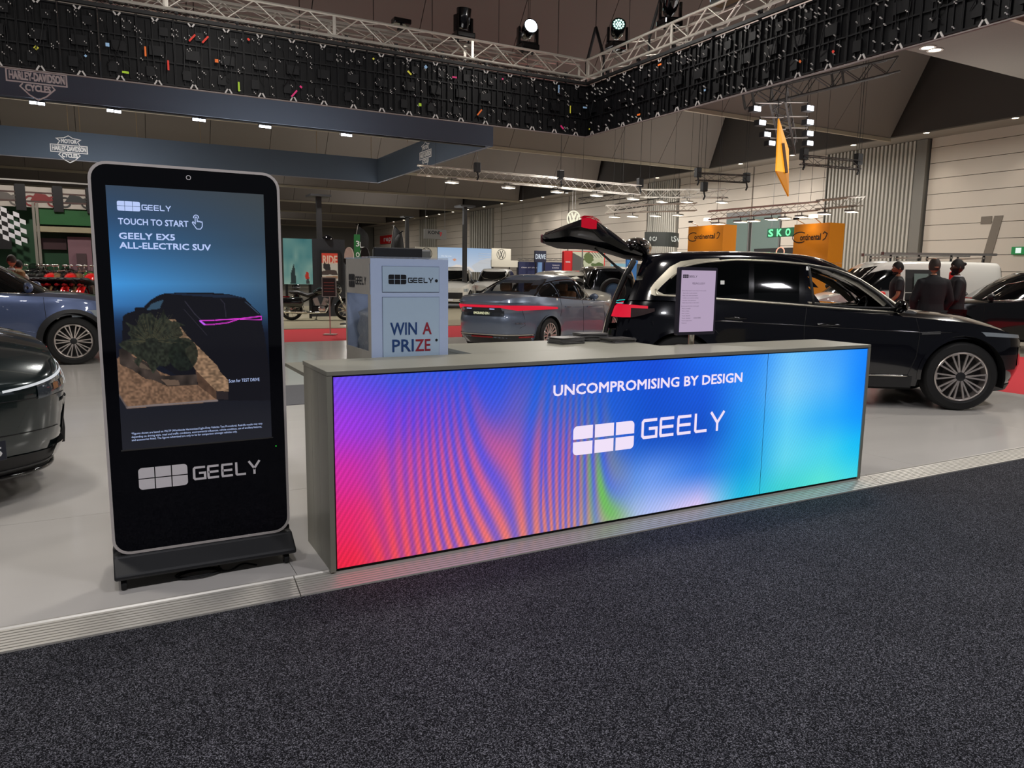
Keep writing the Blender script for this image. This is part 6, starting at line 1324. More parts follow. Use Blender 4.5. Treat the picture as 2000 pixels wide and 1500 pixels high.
    if screen:
        blob('fairing', [(.38, 1.02, .1, .06), (.46, 1.02, .26, .14), (.56, .98, .27, .15), (.66, .95, .16, .12), (.7, .94, .04, .04)], tank_m)
        MB().grid([[(.56-.12*k/5, y, 1.1+.2*k/5-abs(y)*.25) for y in np.linspace(-.2+.02*k, .2-.02*k, 7)] for k in range(6)]).build('windshield', glasst, t, smooth=True)
    m = MB(); m.lathe([(0, -.03), (.04, -.02), (.045, .01), (0, .01)], (-1.1, 0, .72), 'x', 12); m.bb(-1.1, -.85, -.05, .05, .7, .74); m.build('tail_lamp', mat('lens_red', (140, 10, 15), .2), t)
    m = MB(); m.tube((-.02, .15, .25), (-.1, .32, .015), .012); m.bb(-.14, -.06, .28, .36, 0, .02); m.build('side_stand', blackm, t)
    return t
mred = paint('moto_red', (200, 22, 22), .18, .2); mblk = paint('moto_black', (10, 11, 13), .14, .2); mbrn = paint('moto_brown', (120, 90, 60), .3, .2)
p = atZ(628, 628, -.04); motorcycle('black touring motorcycle with saddlebags in front of the dark booth wall', (p.x, p.y+.3, -.02), radians(-15), mblk)
p = atZ(600, 606, -.04); b2 = motorcycle('slim black motorcycle behind the touring one, by the teal picture wall', (p.x-.4, p.y, -.02), radians(78), mblk, bags=False, screen=False)
pl = MB().bb(-9, .75, 19.9, 25.6, -.02, .3); tag(pl.build('display_plinth', mat('plinth_dark', (40, 38, 38), .6)), 'low dark display plinth carrying the rows of motorcycles at the left', 'platform')
spots = [(58, 20.9, 75, mblk, 'black motorcycle at the left end of the front row of bikes'), (98, 20.9, 80, mred, 'red motorcycle second from left in the front row of bikes'), (138, 20.9, 84, mred, 'bright red motorcycle in the front row, second from the kiosk frame'), (176, 20.9, 78, mred, 'red motorcycle at the right end of the front row, half hidden by the kiosk'),
         (78, 23.0, 85, mblk, 'black motorcycle in the second row, left of the brown one'), (118, 23.0, 82, mbrn, 'brown motorcycle in the middle row below the mauve door'), (156, 23.0, 84, mbrn, 'brown black motorcycle in the middle row next to the green sign'), (100, 24.9, 85, mblk, 'black motorcycle at the left of the last row'), (140, 24.9, 82, mblk, 'black motorcycle at the right of the last row before the maroon table')]
for x, D, a, m_, lab in spots:
    p = atD(x, 560, D); motorcycle(lab, (p.x, min(p.y, 24.8), .3), radians(a), m_, screen=m_ is mblk, bags=m_ is mblk)
# ================================================================ motorcycle maker's hanging ring banner with shield emblems
RB = dict(x=10.5, y0=20.7, y1=31.6, z0=5.29, h=1.0)
navy = mat('banner_navy', (88, 102, 120), .8, var=.04, scale=1)
nb = thing('ring_banner', 'dark navy square fabric ring banner with white shield emblems, hanging at the left', 'banner', (RB['x'], RB['y0'], RB['z0']))
hh = RB['h']; Lx, Ly = 26, RB['y1']-RB['y0']
MB().bb(-Lx, 0, 0, .06, 0, hh).build('banner_face', navy, nb); MB().bb(-Lx, 0, Ly-.06, Ly, 0, hh).build('banner_face', navy, nb)
MB().bb(-.06, 0, .061, Ly-.061, 0, hh).build('banner_face', navy, nb); MB().bb(-Lx, -Lx+.06, .061, Ly-.061, 0, hh).build('banner_face', navy, nb)
m = MB(); m.bb(-Lx, -.2, .12, .24, -.02, .05); m.build('light_rail', blackm, nb)
bead = mat('banner_bead', (150, 145, 150), .5)
MB().bb(-Lx, 0, Ly-.065, Ly-.06, -.0, .02).build('hem_bead', bead, nb); MB().bb(-.068, -.062, .061, Ly-.061, 0, .02).build('hem_bead', bead, nb)
def shield(mb, o, r, u, w):
    """bar and shield emblem: w = bar width"""
    S_ = lambda pts, t=.024, cl=False: stroke([(x*w, y*w) for x, y in pts], t*w, mb, o, r, u, .004, cl)
    S_([(-.5, -.11), (.5, -.11), (.5, .11), (-.5, .11)], .028, True)
    S_([(-.30, .13), (-.24, .23), (-.33, .30), (-.12, .33), (0, .40), (.12, .33), (.33, .30), (.24, .23), (.30, .13)], .026)
    S_([(-.24, -.13), (-.29, -.19), (-.14, -.34), (0, -.42), (.14, -.34), (.29, -.19), (.24, -.13)], .026)
    write(mb, 'HARLEY-DAVIDSON', o-u*(.072*w)+r*0, r, u, .145*w, .92*w, .004, center=True, bold=.014*w)
    write(mb, 'MOTOR', o+u*(.165*w), r, u, .115*w, .42*w, .004, center=True, bold=.014*w); write(mb, 'CYCLES', o-u*(.265*w), r, u, .115*w, .42*w, .004, center=True, bold=.014*w)
em = mat('emblem_white', (250, 250, 252), .7, var=0)
X0, Y0, Z0 = RB['x'], RB['y0'], RB['z0']
p = atY(72, 152, Y0); m = MB(); shield(m, Vector((p.x-X0, -.001, p.z-Z0)), X_, Z_, 1.16); m.build('emblem', em, nb)
p = atY(135, 291, RB['y1']-.06); m = MB(); shield(m, Vector((p.x-X0, Ly-.061, p.z-Z0)), X_, Z_, 1.13); m.build('emblem', em, nb)
p = atX(831, 302, X0-.06); m = MB(); shield(m, Vector((-.061, p.y-Y0, p.z-Z0)), -Y_, Z_, 1.13); m.build('emblem', em, nb)
for i, (px, py) in enumerate(((72, 191), (222, 207), (388, 223), (517, 236), (676, 254))):
    p = atY(px, py, Y0+.18); t = thing('flood_light', 'white flood light under the near face of the ring banner, %s from left' % ('first', 'second', 'third', 'fourth', 'fifth')[i], 'stage light', (p.x, Y0+.2, Z0-.08), 0, 'flood lights under the ring banner')
    MB().bb(-.16, .16, -.06, .06, .0, .05).build('housing', blackm, t); m = MB(); m.bb(-.15, -.01, -.062, -.045, -.03, .03); m.build('lamp', emis('flood_white', (235, 242, 255), 8), t); m = MB(); m.bb(.01, .15, -.062, -.045, -.035, .025); m.build('lamp', emis('flood_white', (235, 242, 255), 8), t)
for i, (px, py) in enumerate(((130, 205), (265, 217), (390, 240), (618, 262), (725, 300), (796, 268), (160, 310))):
    Yw = RB['y1']-.03 if i != 5 else 27; p = atY(px, py, Yw); xw = p.x if i < 5 else X0-.03
    t = MB().tube((p.x, Yw, Z0+hh-.01), (p.x, Yw, 10.6), .012, 5).build('hanging_wire', mat('wire_brass', (150, 130, 100), .5)); tag(t, 'thin suspension wire carrying the ring banner, %s from the left' % ('first', 'third', 'fourth', 'fifth', 'sixth', 'last', 'second')[i], 'wire', 'ring banner wires')
# ================================================================ boards and displays
def board(name, lab, cat, o, r, w_, h_, m, d=.12, legs=True):
    """upright panel: o lower-left corner (world), r horizontal unit direction"""
    r = Vector(r).normalized(); n = r.cross(Z_).normalized(); t = thing(name, lab, cat, (o.x, o.y, 0), atan2(r.y, r.x)); z = o.z
    MB().bb(0, w_, 0, d, z, z+h_).build('panel', m, t)
    if legs: [MB().bb(x, x+.05, .02, d-.02, -.05, z).build('post', blackm, t) for x in (.05, w_-.1)]
    return t
bx_m = mat('board_cream', (214, 210, 196), .6)
def vw(mb, o, r, u, R, t=.1):
    a = [(R*cos(q), R*sin(q)) for q in np.linspace(0, 2*pi, 33)[:-1]]; stroke(a, t*R, mb, o, r, u, .003, True); k = .9*R
    stroke([(-.36*k, .86*k), (-.06*k, .1*k), (.06*k, .1*k), (.36*k, .86*k)], t*1.5*R, mb, o, r, u, .003); stroke([(-.78*k, .52*k), (-.36*k, -.82*k), (0, .02*k), (.36*k, -.82*k), (.78*k, .52*k)], t*1.5*R, mb, o, r, u, .003)
a, b_ = atY(812, 508, 46), atY(854, 483, 46); t = board('display_board', 'cream board with round emblem at the left end of the pale blue screen', 'board', a, X_, b_.x-a.x, b_.z-a.z, bx_m)
m = MB(); vw(m, Vector(((b_.x-a.x)/2, -.002, (a.z+b_.z)/2)), X_, Z_, .37); m.build('emblem', blacktxt, t)
t = board('display_board', 'narrow cream sign with letter B left of the round emblem board', 'sign', atY(805, 499, 46.1), X_, .2, .42, bx_m); m = MB(); write(m, 'B', Vector((.04, -.002, atY(805, 499, 46.1).z+.08)), X_, Z_, .26, .12, .002, bold=.02); m.build('letter', blacktxt, t)
a, b_ = atY(855, 530, 46), atY(960, 486, 46); sc = thing('video_wall', 'wide pale blue video wall behind the white utilities', 'screen', (a.x, 46.02, a.z)); wv, hv = b_.x-a.x, b_.z-a.z
MB().bb(0, wv, 0, .15, 0, hv).build('cabinet', blackm, sc)
gg = np.zeros((41, 81, 3)); uq, vq = np.meshgrid(np.linspace(0, 1, 81), np.linspace(0, 1, 41)); gg[...] = np.stack([150+60*vq, 180+35*vq, 215+10*vq], -1); gg[inpoly(uq, vq, [(.62, .75), (.8, .5), (1, .38), (1, .9), (.7, 1)])] = (196, 200, 205); gg[inpoly(uq, vq, [(.1, .95), (.35, .7), (.6, .8), (.7, 1)])] = (225, 215, 205); gg[inpoly(uq, vq, [(.27, .5), (.31, .44), (.35, .5), (.31, .58)])] = (210, 150, 120)
screen_grid('screen_face', 0, wv, 0, hv, -.004, 80, 40, gg, .85, sc, (0, 0, 0), .4)
MB().bb(0, .0, 0, 0, 0, 0)
for k in range(5): MB().bb(wv*.75+.0, wv, -.03, -.012, hv*(.38+.1*k), hv*(.39+.1*k)).build('louvre', mat('louvre_grey', (200, 200, 204), .6), sc)
m = MB(); write(m, 'the big one', Vector((.25, -.006, hv*.62)), X_, Z_, .09, .75, .002); m.build('screen_text', emis('text_soft', (235, 240, 245), .9), sc)
MB().bb(.1, .15, .02, .1, -a.z-.05, 0).build('post', blackm, sc); MB().bb(wv-.15, wv-.1, .02, .1, -a.z-.05, 0).build('post', blackm, sc)
a, b_ = atY(960, 508, 46), atY(998, 486, 46); t = board('display_board', 'cream board with round emblem at the right end of the pale blue screen', 'board', a, X_, b_.x-a.x, b_.z-a.z, bx_m)
m = MB(); vw(m, Vector(((b_.x-a.x)/2, -.002, (a.z+b_.z)/2)), X_, Z_, .34); m.build('emblem', blacktxt, t)
a, b_ = atY(960, 521, 45.7), atY(1013, 509, 45.7); board('display_board', 'plain cream fascia below the right emblem board', 'board', a, X_, b_.x-a.x, b_.z-a.z, bx_m)
p = atY(1121, 427, 36); em_ = thing('hanging_emblem', 'round illuminated car maker emblem hanging above the raised tailgate', 'sign', (p.x, 36, p.z)); m = MB(); vw(m, Vector((0, 0, 0)), X_, Z_, .42, .14); o = m.build('emblem', emis('emblem_glow', (235, 232, 205), 1.1), em_); so = o.modifiers.new('depth', 'SOLIDIFY'); so.thickness = .06
for x in (-.1, .1): MB().tube((x, .02, .4), (x, .02, 2.4), .01, 5).build('wire', grey, em_)
MB().tube((0, .03, 2.38), (0, .03, 10.58-p.z), .01, 5).build('wire', grey, em_)
a, b_ = atY(829, 466, 45), atY(872, 449, 45); t = board('fascia_sign', 'grey fascia sign of a parts maker hanging near the dark column', 'sign', a, X_, b_.x-a.x, b_.z-a.z, mat('sign_grey', (128, 128, 126), .6), legs=False)
m = MB(); write(m, 'KONI', Vector((.25, -.002, a.z+.3)), X_, Z_, .2, .8, .002, bold=.015); m.build('lettering', blacktxt, t); m = MB(); stroke([(.98, .3), (1.12, .3), (1.05, .1)], .07, m, Vector((.05, -.002, a.z+.1)), X_, Z_, .003); m.build('red_mark', mat('mark_red', (200, 25, 40), .6), t); [MB().tube((x, .05, b_.z), (x, .05, 10.58), .01, 5).build('wire', grey, t) for x in (.1, b_.x-a.x-.1)]
navyb = mat('stand_navy', (22, 34, 78), .6)
a, b_ = atY(1013, 560, 37), atY(1102, 513, 37); t = board('exhibition_wall', 'navy blue stand wall under the drive sign', 'wall', Vector((a.x, 37, 0)), X_, b_.x-a.x, b_.z, navyb, .15, False)
m = MB(); [write(m, s_, Vector((x, -.002, z)), X_, Z_, .07, w_, .002) for s_, x, z, w_ in (('clean air ahead', .15, b_.z-.35, 1.1), ('TECHNOLOGY', 2.2, b_.z-.2, .5), ('IN MOTION', 2.2, b_.z-.35, .45))]; m.build('lettering', whitetxt, t); MB().bb(1.2, 1.5, -.02, -.002, 0, b_.z).build('pale_stripe', mat('stripe_blue', (110, 150, 200), .6), t)
a, b_ = atY(1045, 512, 36.5), atY(1067, 490, 36.5); t = board('drive_sign', 'small square navy sign reading DRIVE', 'sign', a, X_, b_.x-a.x, b_.z-a.z, mat('sign_navy', (18, 34, 60), .5)); m = MB(); write(m, 'DRIVE', Vector((.03, -.002, a.z+.18)), X_, Z_, .26, (b_.x-a.x)*.9, .002, bold=.012); m.build('lettering', emis('sign_white', (215, 225, 235), .9), t)
truss('slim black truss behind the drive sign with small spot lamps', atY(1012, 507, 37.5), atY(1102, 507, 37.5), .12, .015, .4, tr_d, join=True)
a, b_ = atY(1101, 530, 34), atY(1182, 492, 34); rw = (atY(1116, 530, 34).x-a.x); t = thing('billboard', 'red edged billboard with a garden courtyard picture', 'billboard', (a.x, 34, a.z)); W2, H2 = b_.x-a.x, b_.z-a.z
MB().prism(rrect(0, rw, 0, H2, .1), lambda u, v, d: (u, d, v), 0, .2).build('red_panel', mat('panel_red', (205, 22, 28), .5), t); m = MB(); write(m, 'TOYOTA', Vector((rw*.2, -.003, H2*.42)), X_, Z_, .07, rw*.6, .002, bold=.006); m.build('lettering', whitetxt, t)
gg = np.zeros((61, 101, 3)); uq, vq = np.meshgrid(np.linspace(0, 1, 101), np.linspace(0, 1, 61)); gg[...] = np.stack([215-20*vq, 212-15*vq, 180-20*vq], -1)
gg[inpoly(uq, vq, [(0, .05), (.3, .3), (.3, 1), (0, 1)])] = (88, 84, 78); gg[inpoly(uq, vq, [(.3, .3), (.34, .3), (.36, 1), (.3, 1)])] = (50, 48, 42); gn = snoise(uq.shape, (12, 20), 4)
gg[(np.hypot((uq-.5)/.16, (vq-.3)/.28) < .7+.5*gn)] = (95, 110, 55); gg[(np.hypot((uq-.8)/.2, (vq-.7)/.16) < .7+.5*gn)] = (84, 104, 52); gg[inpoly(uq, vq, [(.4, .9), (.5, .75), (.7, .74), (.85, .9), (.8, 1), (.42, 1)])] = (120, 128, 132)
for k in range(5): gg[inpoly(uq, vq, [(.5+.09*k, 0), (.53+.09*k, 0), (.68+.09*k, .3), (.66+.09*k, .3)])] = (60, 62, 60)
MB().bb(rw+.02, W2, .01, .2, 0, H2).build('cabinet', mat('panel_red', (205, 22, 28), .5), t); screen_grid('picture', rw+.05, W2-.06, .04, H2-.04, .004, 100, 60, gg, .75, t, (0, 0, 0), .5); MB().bb(.1, .2, .02, .12, -a.z-.05, 0).build('post', blackm, t); MB().bb(W2-.2, W2-.1, .02, .12, -a.z-.05, 0).build('post', blackm, t)
a, b_ = atY(1258, 481, 29), atY(1325, 456, 29); W2, H2 = b_.x-a.x, b_.z-a.z; t = thing('cash_banner', 'curved black hanging banner with pale words ending in CASH and RS', 'banner', (a.x, 29, a.z)); fn = lambda u: .5*sin(pi*u/W2)*-1
MB().grid([[(u, fn(u), z) for z in (0, H2)] for u in np.linspace(0, W2, 13)]).build('cloth', mat('banner_charcoal', (40, 44, 42), .6), t); t.children[0].modifiers.new('thickness', 'SOLIDIFY').thickness = .03
for s_, x, w_, h_, nm in (('0 CASH!', .03, .95, .2, 0), ('RS', 1.3, .5, .26, 0), ('W', 2.02, .28, .2, 0)): m = MB(); write(m, s_, Vector((x*W2/2.45, fn((x+w_/2)*W2/2.45)-.05, H2*.36)), X_, Z_, h_, w_*W2/2.45, .002, bold=.008); m.build('lettering', emis('cash_white', (225, 225, 215), .8), t)
for x in (.3, W2-.3): MB().tube((x, -.2, H2), (x, -.2, 10.58-a.z), .01, 5).build('wire', blackm, t)
# orange brand towers
org = mat('tower_orange', (232, 142, 12), .6, var=.02)
for (x0, yt, x1, X, lab, wside) in ((1345, 443, 1413, 21, 'orange tower with dark lettering, left of the two, behind the SUV roof', .05), (1552, 439, 1621, 20, 'orange tower with dark lettering, right of the two, beside the corrugated wall', .5)):
    a, b_ = atX(x0, yt, X), atX(x1, yt, X); Wt = a.y-b_.y; t = thing('brand_tower', lab, 'tower', (X, b_.y, -.05)); H2 = a.z+.05
    MB().bb(0, .7, 0, Wt, 0, H2*.62-.01).build('lower_box', org, t); MB().bb(0, .7, 0, Wt, H2*.62, H2).build('upper_box', org, t)
    m = MB(); o = Vector((-.002, Wt*.93, H2-.52*1.0)); write(m, 'ontinental', o+Vector((0, -Wt*.12, 0)), -Y_, Z_, .19, Wt*.58, .003, bold=.012)
    stroke([(.30*cos(q), .17*sin(q)) for q in np.linspace(.9, 5.4, 12)], .035, m, o+Vector((0, -.16, .1)), -Y_, Z_, .003); stroke([(0, 0), (.1, .06), (.16, .2), (.06, .26), (.0, .2)], .035, m, o+Vector((0, -Wt*.76, -.02)), -Y_, Z_, .003); m.build('lettering', mat('letter_dark', (40, 22, 12), .6, var=0), t)
    m = MB(); m.path([(0.1, Wt*.3, H2), (-.25, Wt*.3, H2+.18)], .015); m.path([(0.1, Wt*.75, H2), (-.3, Wt*.75, H2+.14)], .015); arm = m.build('lamp_arm', alu, t, kind='stuff'); MB().box((-.3, Wt*.3, H2+.2), (.16, .22, .1)).build('spot_lamp', emis('spot_warm', (255, 225, 190), 8), t); MB().box((-.34, Wt*.75, H2+.16), (.1, .16, .06)).build('spot_lamp', blackm, t)
    spot(X-.5, b_.y+Wt*.4, H2+.25, 25, (X, b_.y+Wt*.5, H2-1), 110, 1, (1, .85, .6))
a, b_ = atX(1498, 464, 24.5), atX(1562, 452, 24.5); Wt = a.y-b_.y; t = thing('hanging_letters', 'glowing green letters S K O on a teal strip, left of the right orange tower', 'sign', (24.5, b_.y, a.z)); MB().bb(0, .06, 0, Wt, 0, .36).build('backing', mat('teal_strip', (50, 120, 95), .4), t)
for k, c in enumerate('SKODA'): m = MB(); write(m, c, Vector((-.02, Wt-.08-k*Wt/3.75, .03)), -Y_, Z_, .28, .24, .002, bold=.02); (m.build('letter', emis('letter_green', (120, 250, 170), 1.4), t) if Wt-.08-k*Wt/3.75 > 0.2 else None)
for y in (.2, Wt-.2): MB().tube((.03, y, .36), (.03, y, 10.58-a.z), .008, 5).build('wire', grey, t)
a, b_ = atX(1472, 500, 26.5), atX(1549, 486, 26.5); Wt = a.y-b_.y; t = thing('black_fascia', 'low black fascia under the green letters', 'board', (26.5, b_.y, 0)); MB().bb(0, .3, 0, Wt, -.05, atX(1500, 485, 26.5).z).build('panel', blackm, t)
p = atD(1524, 492, 25); m = MB(); rg = thing('neon_loop', 'curled copper lit loop ornament above the SUV roof', 'ornament', (p.x, p.y, -.05)); m.path([(.3*cos(q)*.5, .1*sin(q), p.z+.05+.12*sin(q)+.1*cos(q)) for q in np.linspace(0, 2*pi, 20)], .02, 6); m.build('loop', emis('copper_glow', (240, 170, 140), 1.2), rg); MB().tube((0, 0, 0), (0, 0, p.z-.05), .02).build('stem', blackm, rg)
# yellow diamond banner on its light truss
D0 = 15; c1, c2, c3, c4 = atD(1519, 232, D0), atD(1538, 384, D0+.25), atD(1514, 335, D0-.0), atD(1538, 292, D0+.4)
yb_ = thing('diamond_banner', 'tall orange yellow banner seen edge on, hanging from a black lamp truss', 'banner', ((c1.x+c2.x)/2, (c1.y+c2.y)/2, c2.z))
rel = [c-Vector(yb_.location) for c in (c1, c4, c2, c3)]; n_ = (rel[1]-rel[3]).cross(rel[0]-rel[2]).normalized()
MB().tube(rel[0], (rel[0].x, rel[0].y, rel[0].z+.45), .01, 5).build('wire', blackm, yb_)
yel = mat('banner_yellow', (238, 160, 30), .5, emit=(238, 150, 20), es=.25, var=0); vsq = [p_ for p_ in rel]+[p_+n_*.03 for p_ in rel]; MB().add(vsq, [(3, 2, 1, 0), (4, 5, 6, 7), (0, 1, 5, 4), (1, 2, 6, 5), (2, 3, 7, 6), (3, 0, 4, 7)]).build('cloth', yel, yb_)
cen = (rel[0]+rel[1]+rel[2]+rel[3])/4; m = MB()
for off in (-.004, .034):
    q4 = [cen+(p_-cen)*.72+n_*off for p_ in rel]; q5 = [cen+(p_-cen)*.55+n_*(off*1.05) for p_ in rel]; m.add(q4+q5, [(0, 1, 5, 4), (1, 2, 6, 5), (2, 3, 7, 6), (3, 0, 4, 7)]); m.tube(tuple(cen+(rel[0]-cen)*.38+n_*off), tuple(cen+(rel[2]-cen)*.38+n_*off), .05, 4)
m.build('print', mat('print_brown', (60, 35, 15), .6, var=0), yb_, kind='stuff')
g0, g1, g2, g3 = atD(1462, 196, 15.2), atD(1745, 128, 16.2), atD(1520, 185, 15), atD(1541, 290, 17.5)
truss('black truss running up to the right behind the yellow banner', g0, g1, .3, .022, .4, tr_d)
tt = truss('black truss with cross arms that carries the yellow banner and eight lamps', g2, g3, .3, .022, .4, tr_d)
for sgn, xs4 in ((-1, ((1474, 214), (1484, 241), (1494, 264), (1503, 281))), (1, ((1577, 213), (1577, 240), (1577, 262), (1577, 281)))):
    for k, (px, py) in enumerate(xs4):
        dd = 15+.6*k; p = atD(px, py, dd); cx = atD(1526+4*k, py-8, dd); t = thing('flood_light', 'square flood light %s of the yellow banner truss, %s from top' % ('left' if sgn < 0 else 'right', ('first', 'second', 'third', 'fourth')[k]), 'stage light', p, 0, 'lamps of the yellow banner truss')
        MB().bb(-.1, .1, -.07, .07, -.05, .06).build('housing', blackm, t); MB().bb(-.085, .085, -.085, -.071, -.04, .05).build('lamp', emis('flood_white', (235, 242, 255), 8), t); q_ = Vector(cx)-Vector(p); MB().tube((0, 0, .13), (q_.x, q_.y, .13), .014, 6).build('arm', alu, t); MB().tube((0, 0, .05), (0, 0, .14), .012).build('stem', blackm, t)
# far silver trusses with panel lamps
def lamp_truss(lab, a, b_, s, lamps, who):
    truss(lab, a, b_, s, .018, .3, tr_m, join=True)
    for k, u in enumerate(lamps):
        p = Vector(a).lerp(Vector(b_), u); t = thing('panel_lamp', 'panel lamp under the %s, number %s from left' % (who, ('one', 'two', 'three', 'four', 'five', 'six', 'seven', 'eight', 'nine')[k]), 'stage light', (p.x, p.y, p.z-s/2-.16), radians(20), 'panel lamps of the '+who)
        MB().bb(-.2, .2, -.13, .13, 0, .05).build('housing', alu, t); MB().bb(-.19, .19, -.12, .12, -.006, 0).build('lamp', emis('panel_glow', (255, 244, 222), 4.5), t); mm_ = MB(); mm_.tube((0, 0, .05), (0, 0, .17), .012); mm_.bb(-s*.7, s*.7, -.012, .012, .15, .17); mm_.bb(-.012, .012, -s*.7, s*.7, .15, .17); mm_.build('stem', blackm, t)
lamp_truss('long silver truss crossing from the ring banner corner toward the wall', atD(815, 332, 24), atD(1250, 372, 25), .3, (.15, .4, .62, .8, .97), 'long middle truss')
lamp_truss('silver truss with lamps left of the first orange tower', atD(1183, 409, 27), atD(1360, 404, 27), .26, (.1, .3, .55, .8), 'truss over the cash banner')
lamp_truss('silver truss with a row of lamps between the orange towers', atD(1383, 421, 22), atD(1600, 402, 21.5), .24, (.1, .3, .42, .58, .7, .85), 'truss between the orange towers')
lamp_truss('short silver truss in front of the corrugated wall', atD(1600, 400, 21.5), atD(1682, 392, 20), .24, (.15, .8), 'truss before the corrugated wall')
lamp_truss('silver truss rising left of the yellow banner', atD(1255, 378, 26), atD(1420, 378, 24), .26, (.25, .55, .95), 'truss below the yellow banner')
for lab, a, b_ in (('thin dark truss near the soffit left of the yellow banner', atD(1360, 345, 24), atD(1462, 350, 24)), ('thin dark truss with black motors in front of the corrugated wall', atD(1565, 312, 20), atD(1680, 323, 20)), ('thin dark truss above the round emblem', atD(1130, 393, 30), atD(1222, 382, 30)), ('thin dark truss directly above the cash banner', atD(1200, 405, 28), atD(1325, 388, 28))): truss(lab, a, b_, .22, .014, .35, tr_d, join=True)
for i, (px, py, D, lab) in enumerate(((932, 330, 24, 'above the long middle truss near the ring banner'), (1095, 345, 24.5, 'above the middle of the long truss'), (1250, 360, 25, 'at the right end of the long truss'), (1375, 368, 24, 'above the truss below the yellow banner'), (1363, 340, 24, 'on the thin truss near the soffit'), (1458, 350, 24, 'at the right end of the thin soffit truss'), (1570, 305, 20, 'at the left end of the truss before the corrugated wall'), (1676, 315, 20, 'at the right end of the truss before the corrugated wall'))):
    p = atD(px, py, D); t = thing('chain_hoist', 'small black chain hoist '+lab, 'rigging', p); MB().bb(-.1, .1, -.08, .08, -.1, .2).build('motor', blackm, t, bevel=.02); MB().path([(0, 0, -.1), (.05, 0, -.25), (0, 0, -.35)], .03).build('hook', blackm, t); MB().tube((0, 0, .2), (0, 0, 10.58-p.z), .008, 5).build('chain', blackm, t)
# ================================================================ motorcycle stand behind the kiosk
p0_, p1_ = atY(555, 555, 24), atY(609, 467, 24); w2 = p1_.x-p0_.x; t = thing('picture_wall', 'teal picture wall of sky and far figures at the end of the dark booth', 'picture', (p0_.x, 24, p0_.z)); H2 = p1_.z-p0_.z
gg = np.zeros((61, 41, 3)); uq, vq = np.meshgrid(np.linspace(0, 1, 41), np.linspace(0, 1, 61)); sn = snoise(uq.shape, (5, 7), 8); gg[...] = np.stack([60+90*(sn*.6+vq*.5), 125+60*(sn*.6+vq*.5), 130+40*(sn*.6+vq*.5)], -1)
gg[inpoly(uq, vq, [(.22, 1), (.25, .75), (.33, .58), (.36, .55), (.40, .8), (.42, 1)])] = (34, 52, 52); gg[inpoly(uq, vq, [(.72, .82), (.78, .72), (.86, .74), (.88, .88), (.76, .9)])] = (190, 50, 35); gg[inpoly(uq, vq, [(.76, 1), (.78, .88), (.86, .88), (.9, 1)])] = (60, 60, 60)
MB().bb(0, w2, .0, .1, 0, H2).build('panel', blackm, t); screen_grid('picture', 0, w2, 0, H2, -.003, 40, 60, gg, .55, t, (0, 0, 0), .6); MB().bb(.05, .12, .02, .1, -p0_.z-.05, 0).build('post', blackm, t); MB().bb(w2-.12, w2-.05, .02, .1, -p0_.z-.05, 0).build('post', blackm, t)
p0_, p1_ = atY(609, 600, 25), atY(673, 467, 25); t = thing('booth_wall', 'dark charcoal booth wall with a framed red poster', 'wall', (p0_.x, 25, -.02)); w2 = p1_.x-p0_.x; bwm = mat('booth_charcoal', (34, 36, 42), .7)
MB().bb(0, w2, 0, .25, 0, p1_.z).build('wall_panel', bwm, t); a, b_ = atY(627, 551, 24.98), atY(664, 488, 24.98); MB().bb(a.x-p0_.x, b_.x-p0_.x, -.05, -.001, a.z, b_.z).build('poster_frame', blackm, t)
a, b_ = atY(630, 548, 24.9), atY(660, 495, 24.9); gg = np.zeros((61, 41, 3)); uq, vq = np.meshgrid(np.linspace(0, 1, 41), np.linspace(0, 1, 61)); gg[...] = (188, 178, 160); gg[vq < .36] = (205, 60, 38); gg[inpoly(uq, vq, [(.1, .35), (.3, .3), (.5, .4), (.55, .6), (.3, .65), (.1, .55)])] = (30, 28, 28); gg[inpoly(uq, vq, [(0, .66), (.4, .6), (.9, .62), (1, .8), (.5, .78), (0, .8)])] = (62, 48, 42); gg[inpoly(uq, vq, [(0, .86), (1, .82), (1, .93), (0, .97)])] = (150, 110, 80)
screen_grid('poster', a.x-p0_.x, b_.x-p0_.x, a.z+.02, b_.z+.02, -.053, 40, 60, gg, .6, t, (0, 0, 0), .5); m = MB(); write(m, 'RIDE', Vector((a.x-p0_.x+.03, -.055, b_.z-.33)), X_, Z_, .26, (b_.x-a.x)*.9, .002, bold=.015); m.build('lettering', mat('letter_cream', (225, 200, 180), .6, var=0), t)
p = atY(640, 470, 25.1); m = MB(); m.lathe([(.19, 0), (.18, .04), (.14, .1), (.07, .14), (0, .15)], (p.x+.0, 25.12, p1_.z-.02+.0), 'z', 20); tag(m.build('black_dome', black, smooth=True), 'glossy black dome standing on top of the charcoal booth wall', 'dome')
p = atZ(646, 590, -.02); p = atD(643, 570, 17.5); t = thing('info_sign', 'small framed information sign on a stand by the touring motorcycle', 'sign', (p.x, p.y, -.02), radians(-25)); MB().bb(-.17, .17, -.01, .01, p.z-.1, p.z+.36).build('frame', alu, t); MB().bb(-.15, .15, -.014, -.01, p.z-.08, p.z+.34).build('face', mat('sign_brown', (46, 34, 34), .5), t); m = MB(); [m.bb(-.12, .12, -.018, -.014, p.z+.02+.07*k, p.z+.035+.07*k) for k in range(4)]; m.build('text_lines', mat('text_rust', (150, 90, 80), .6), t, kind='stuff'); MB().tube((0, .02, 0), (0, .02, p.z), .015).build('pole', alu, t); MB().bb(-.15, .15, -.12, .15, 0, .015).build('foot', alu, t)
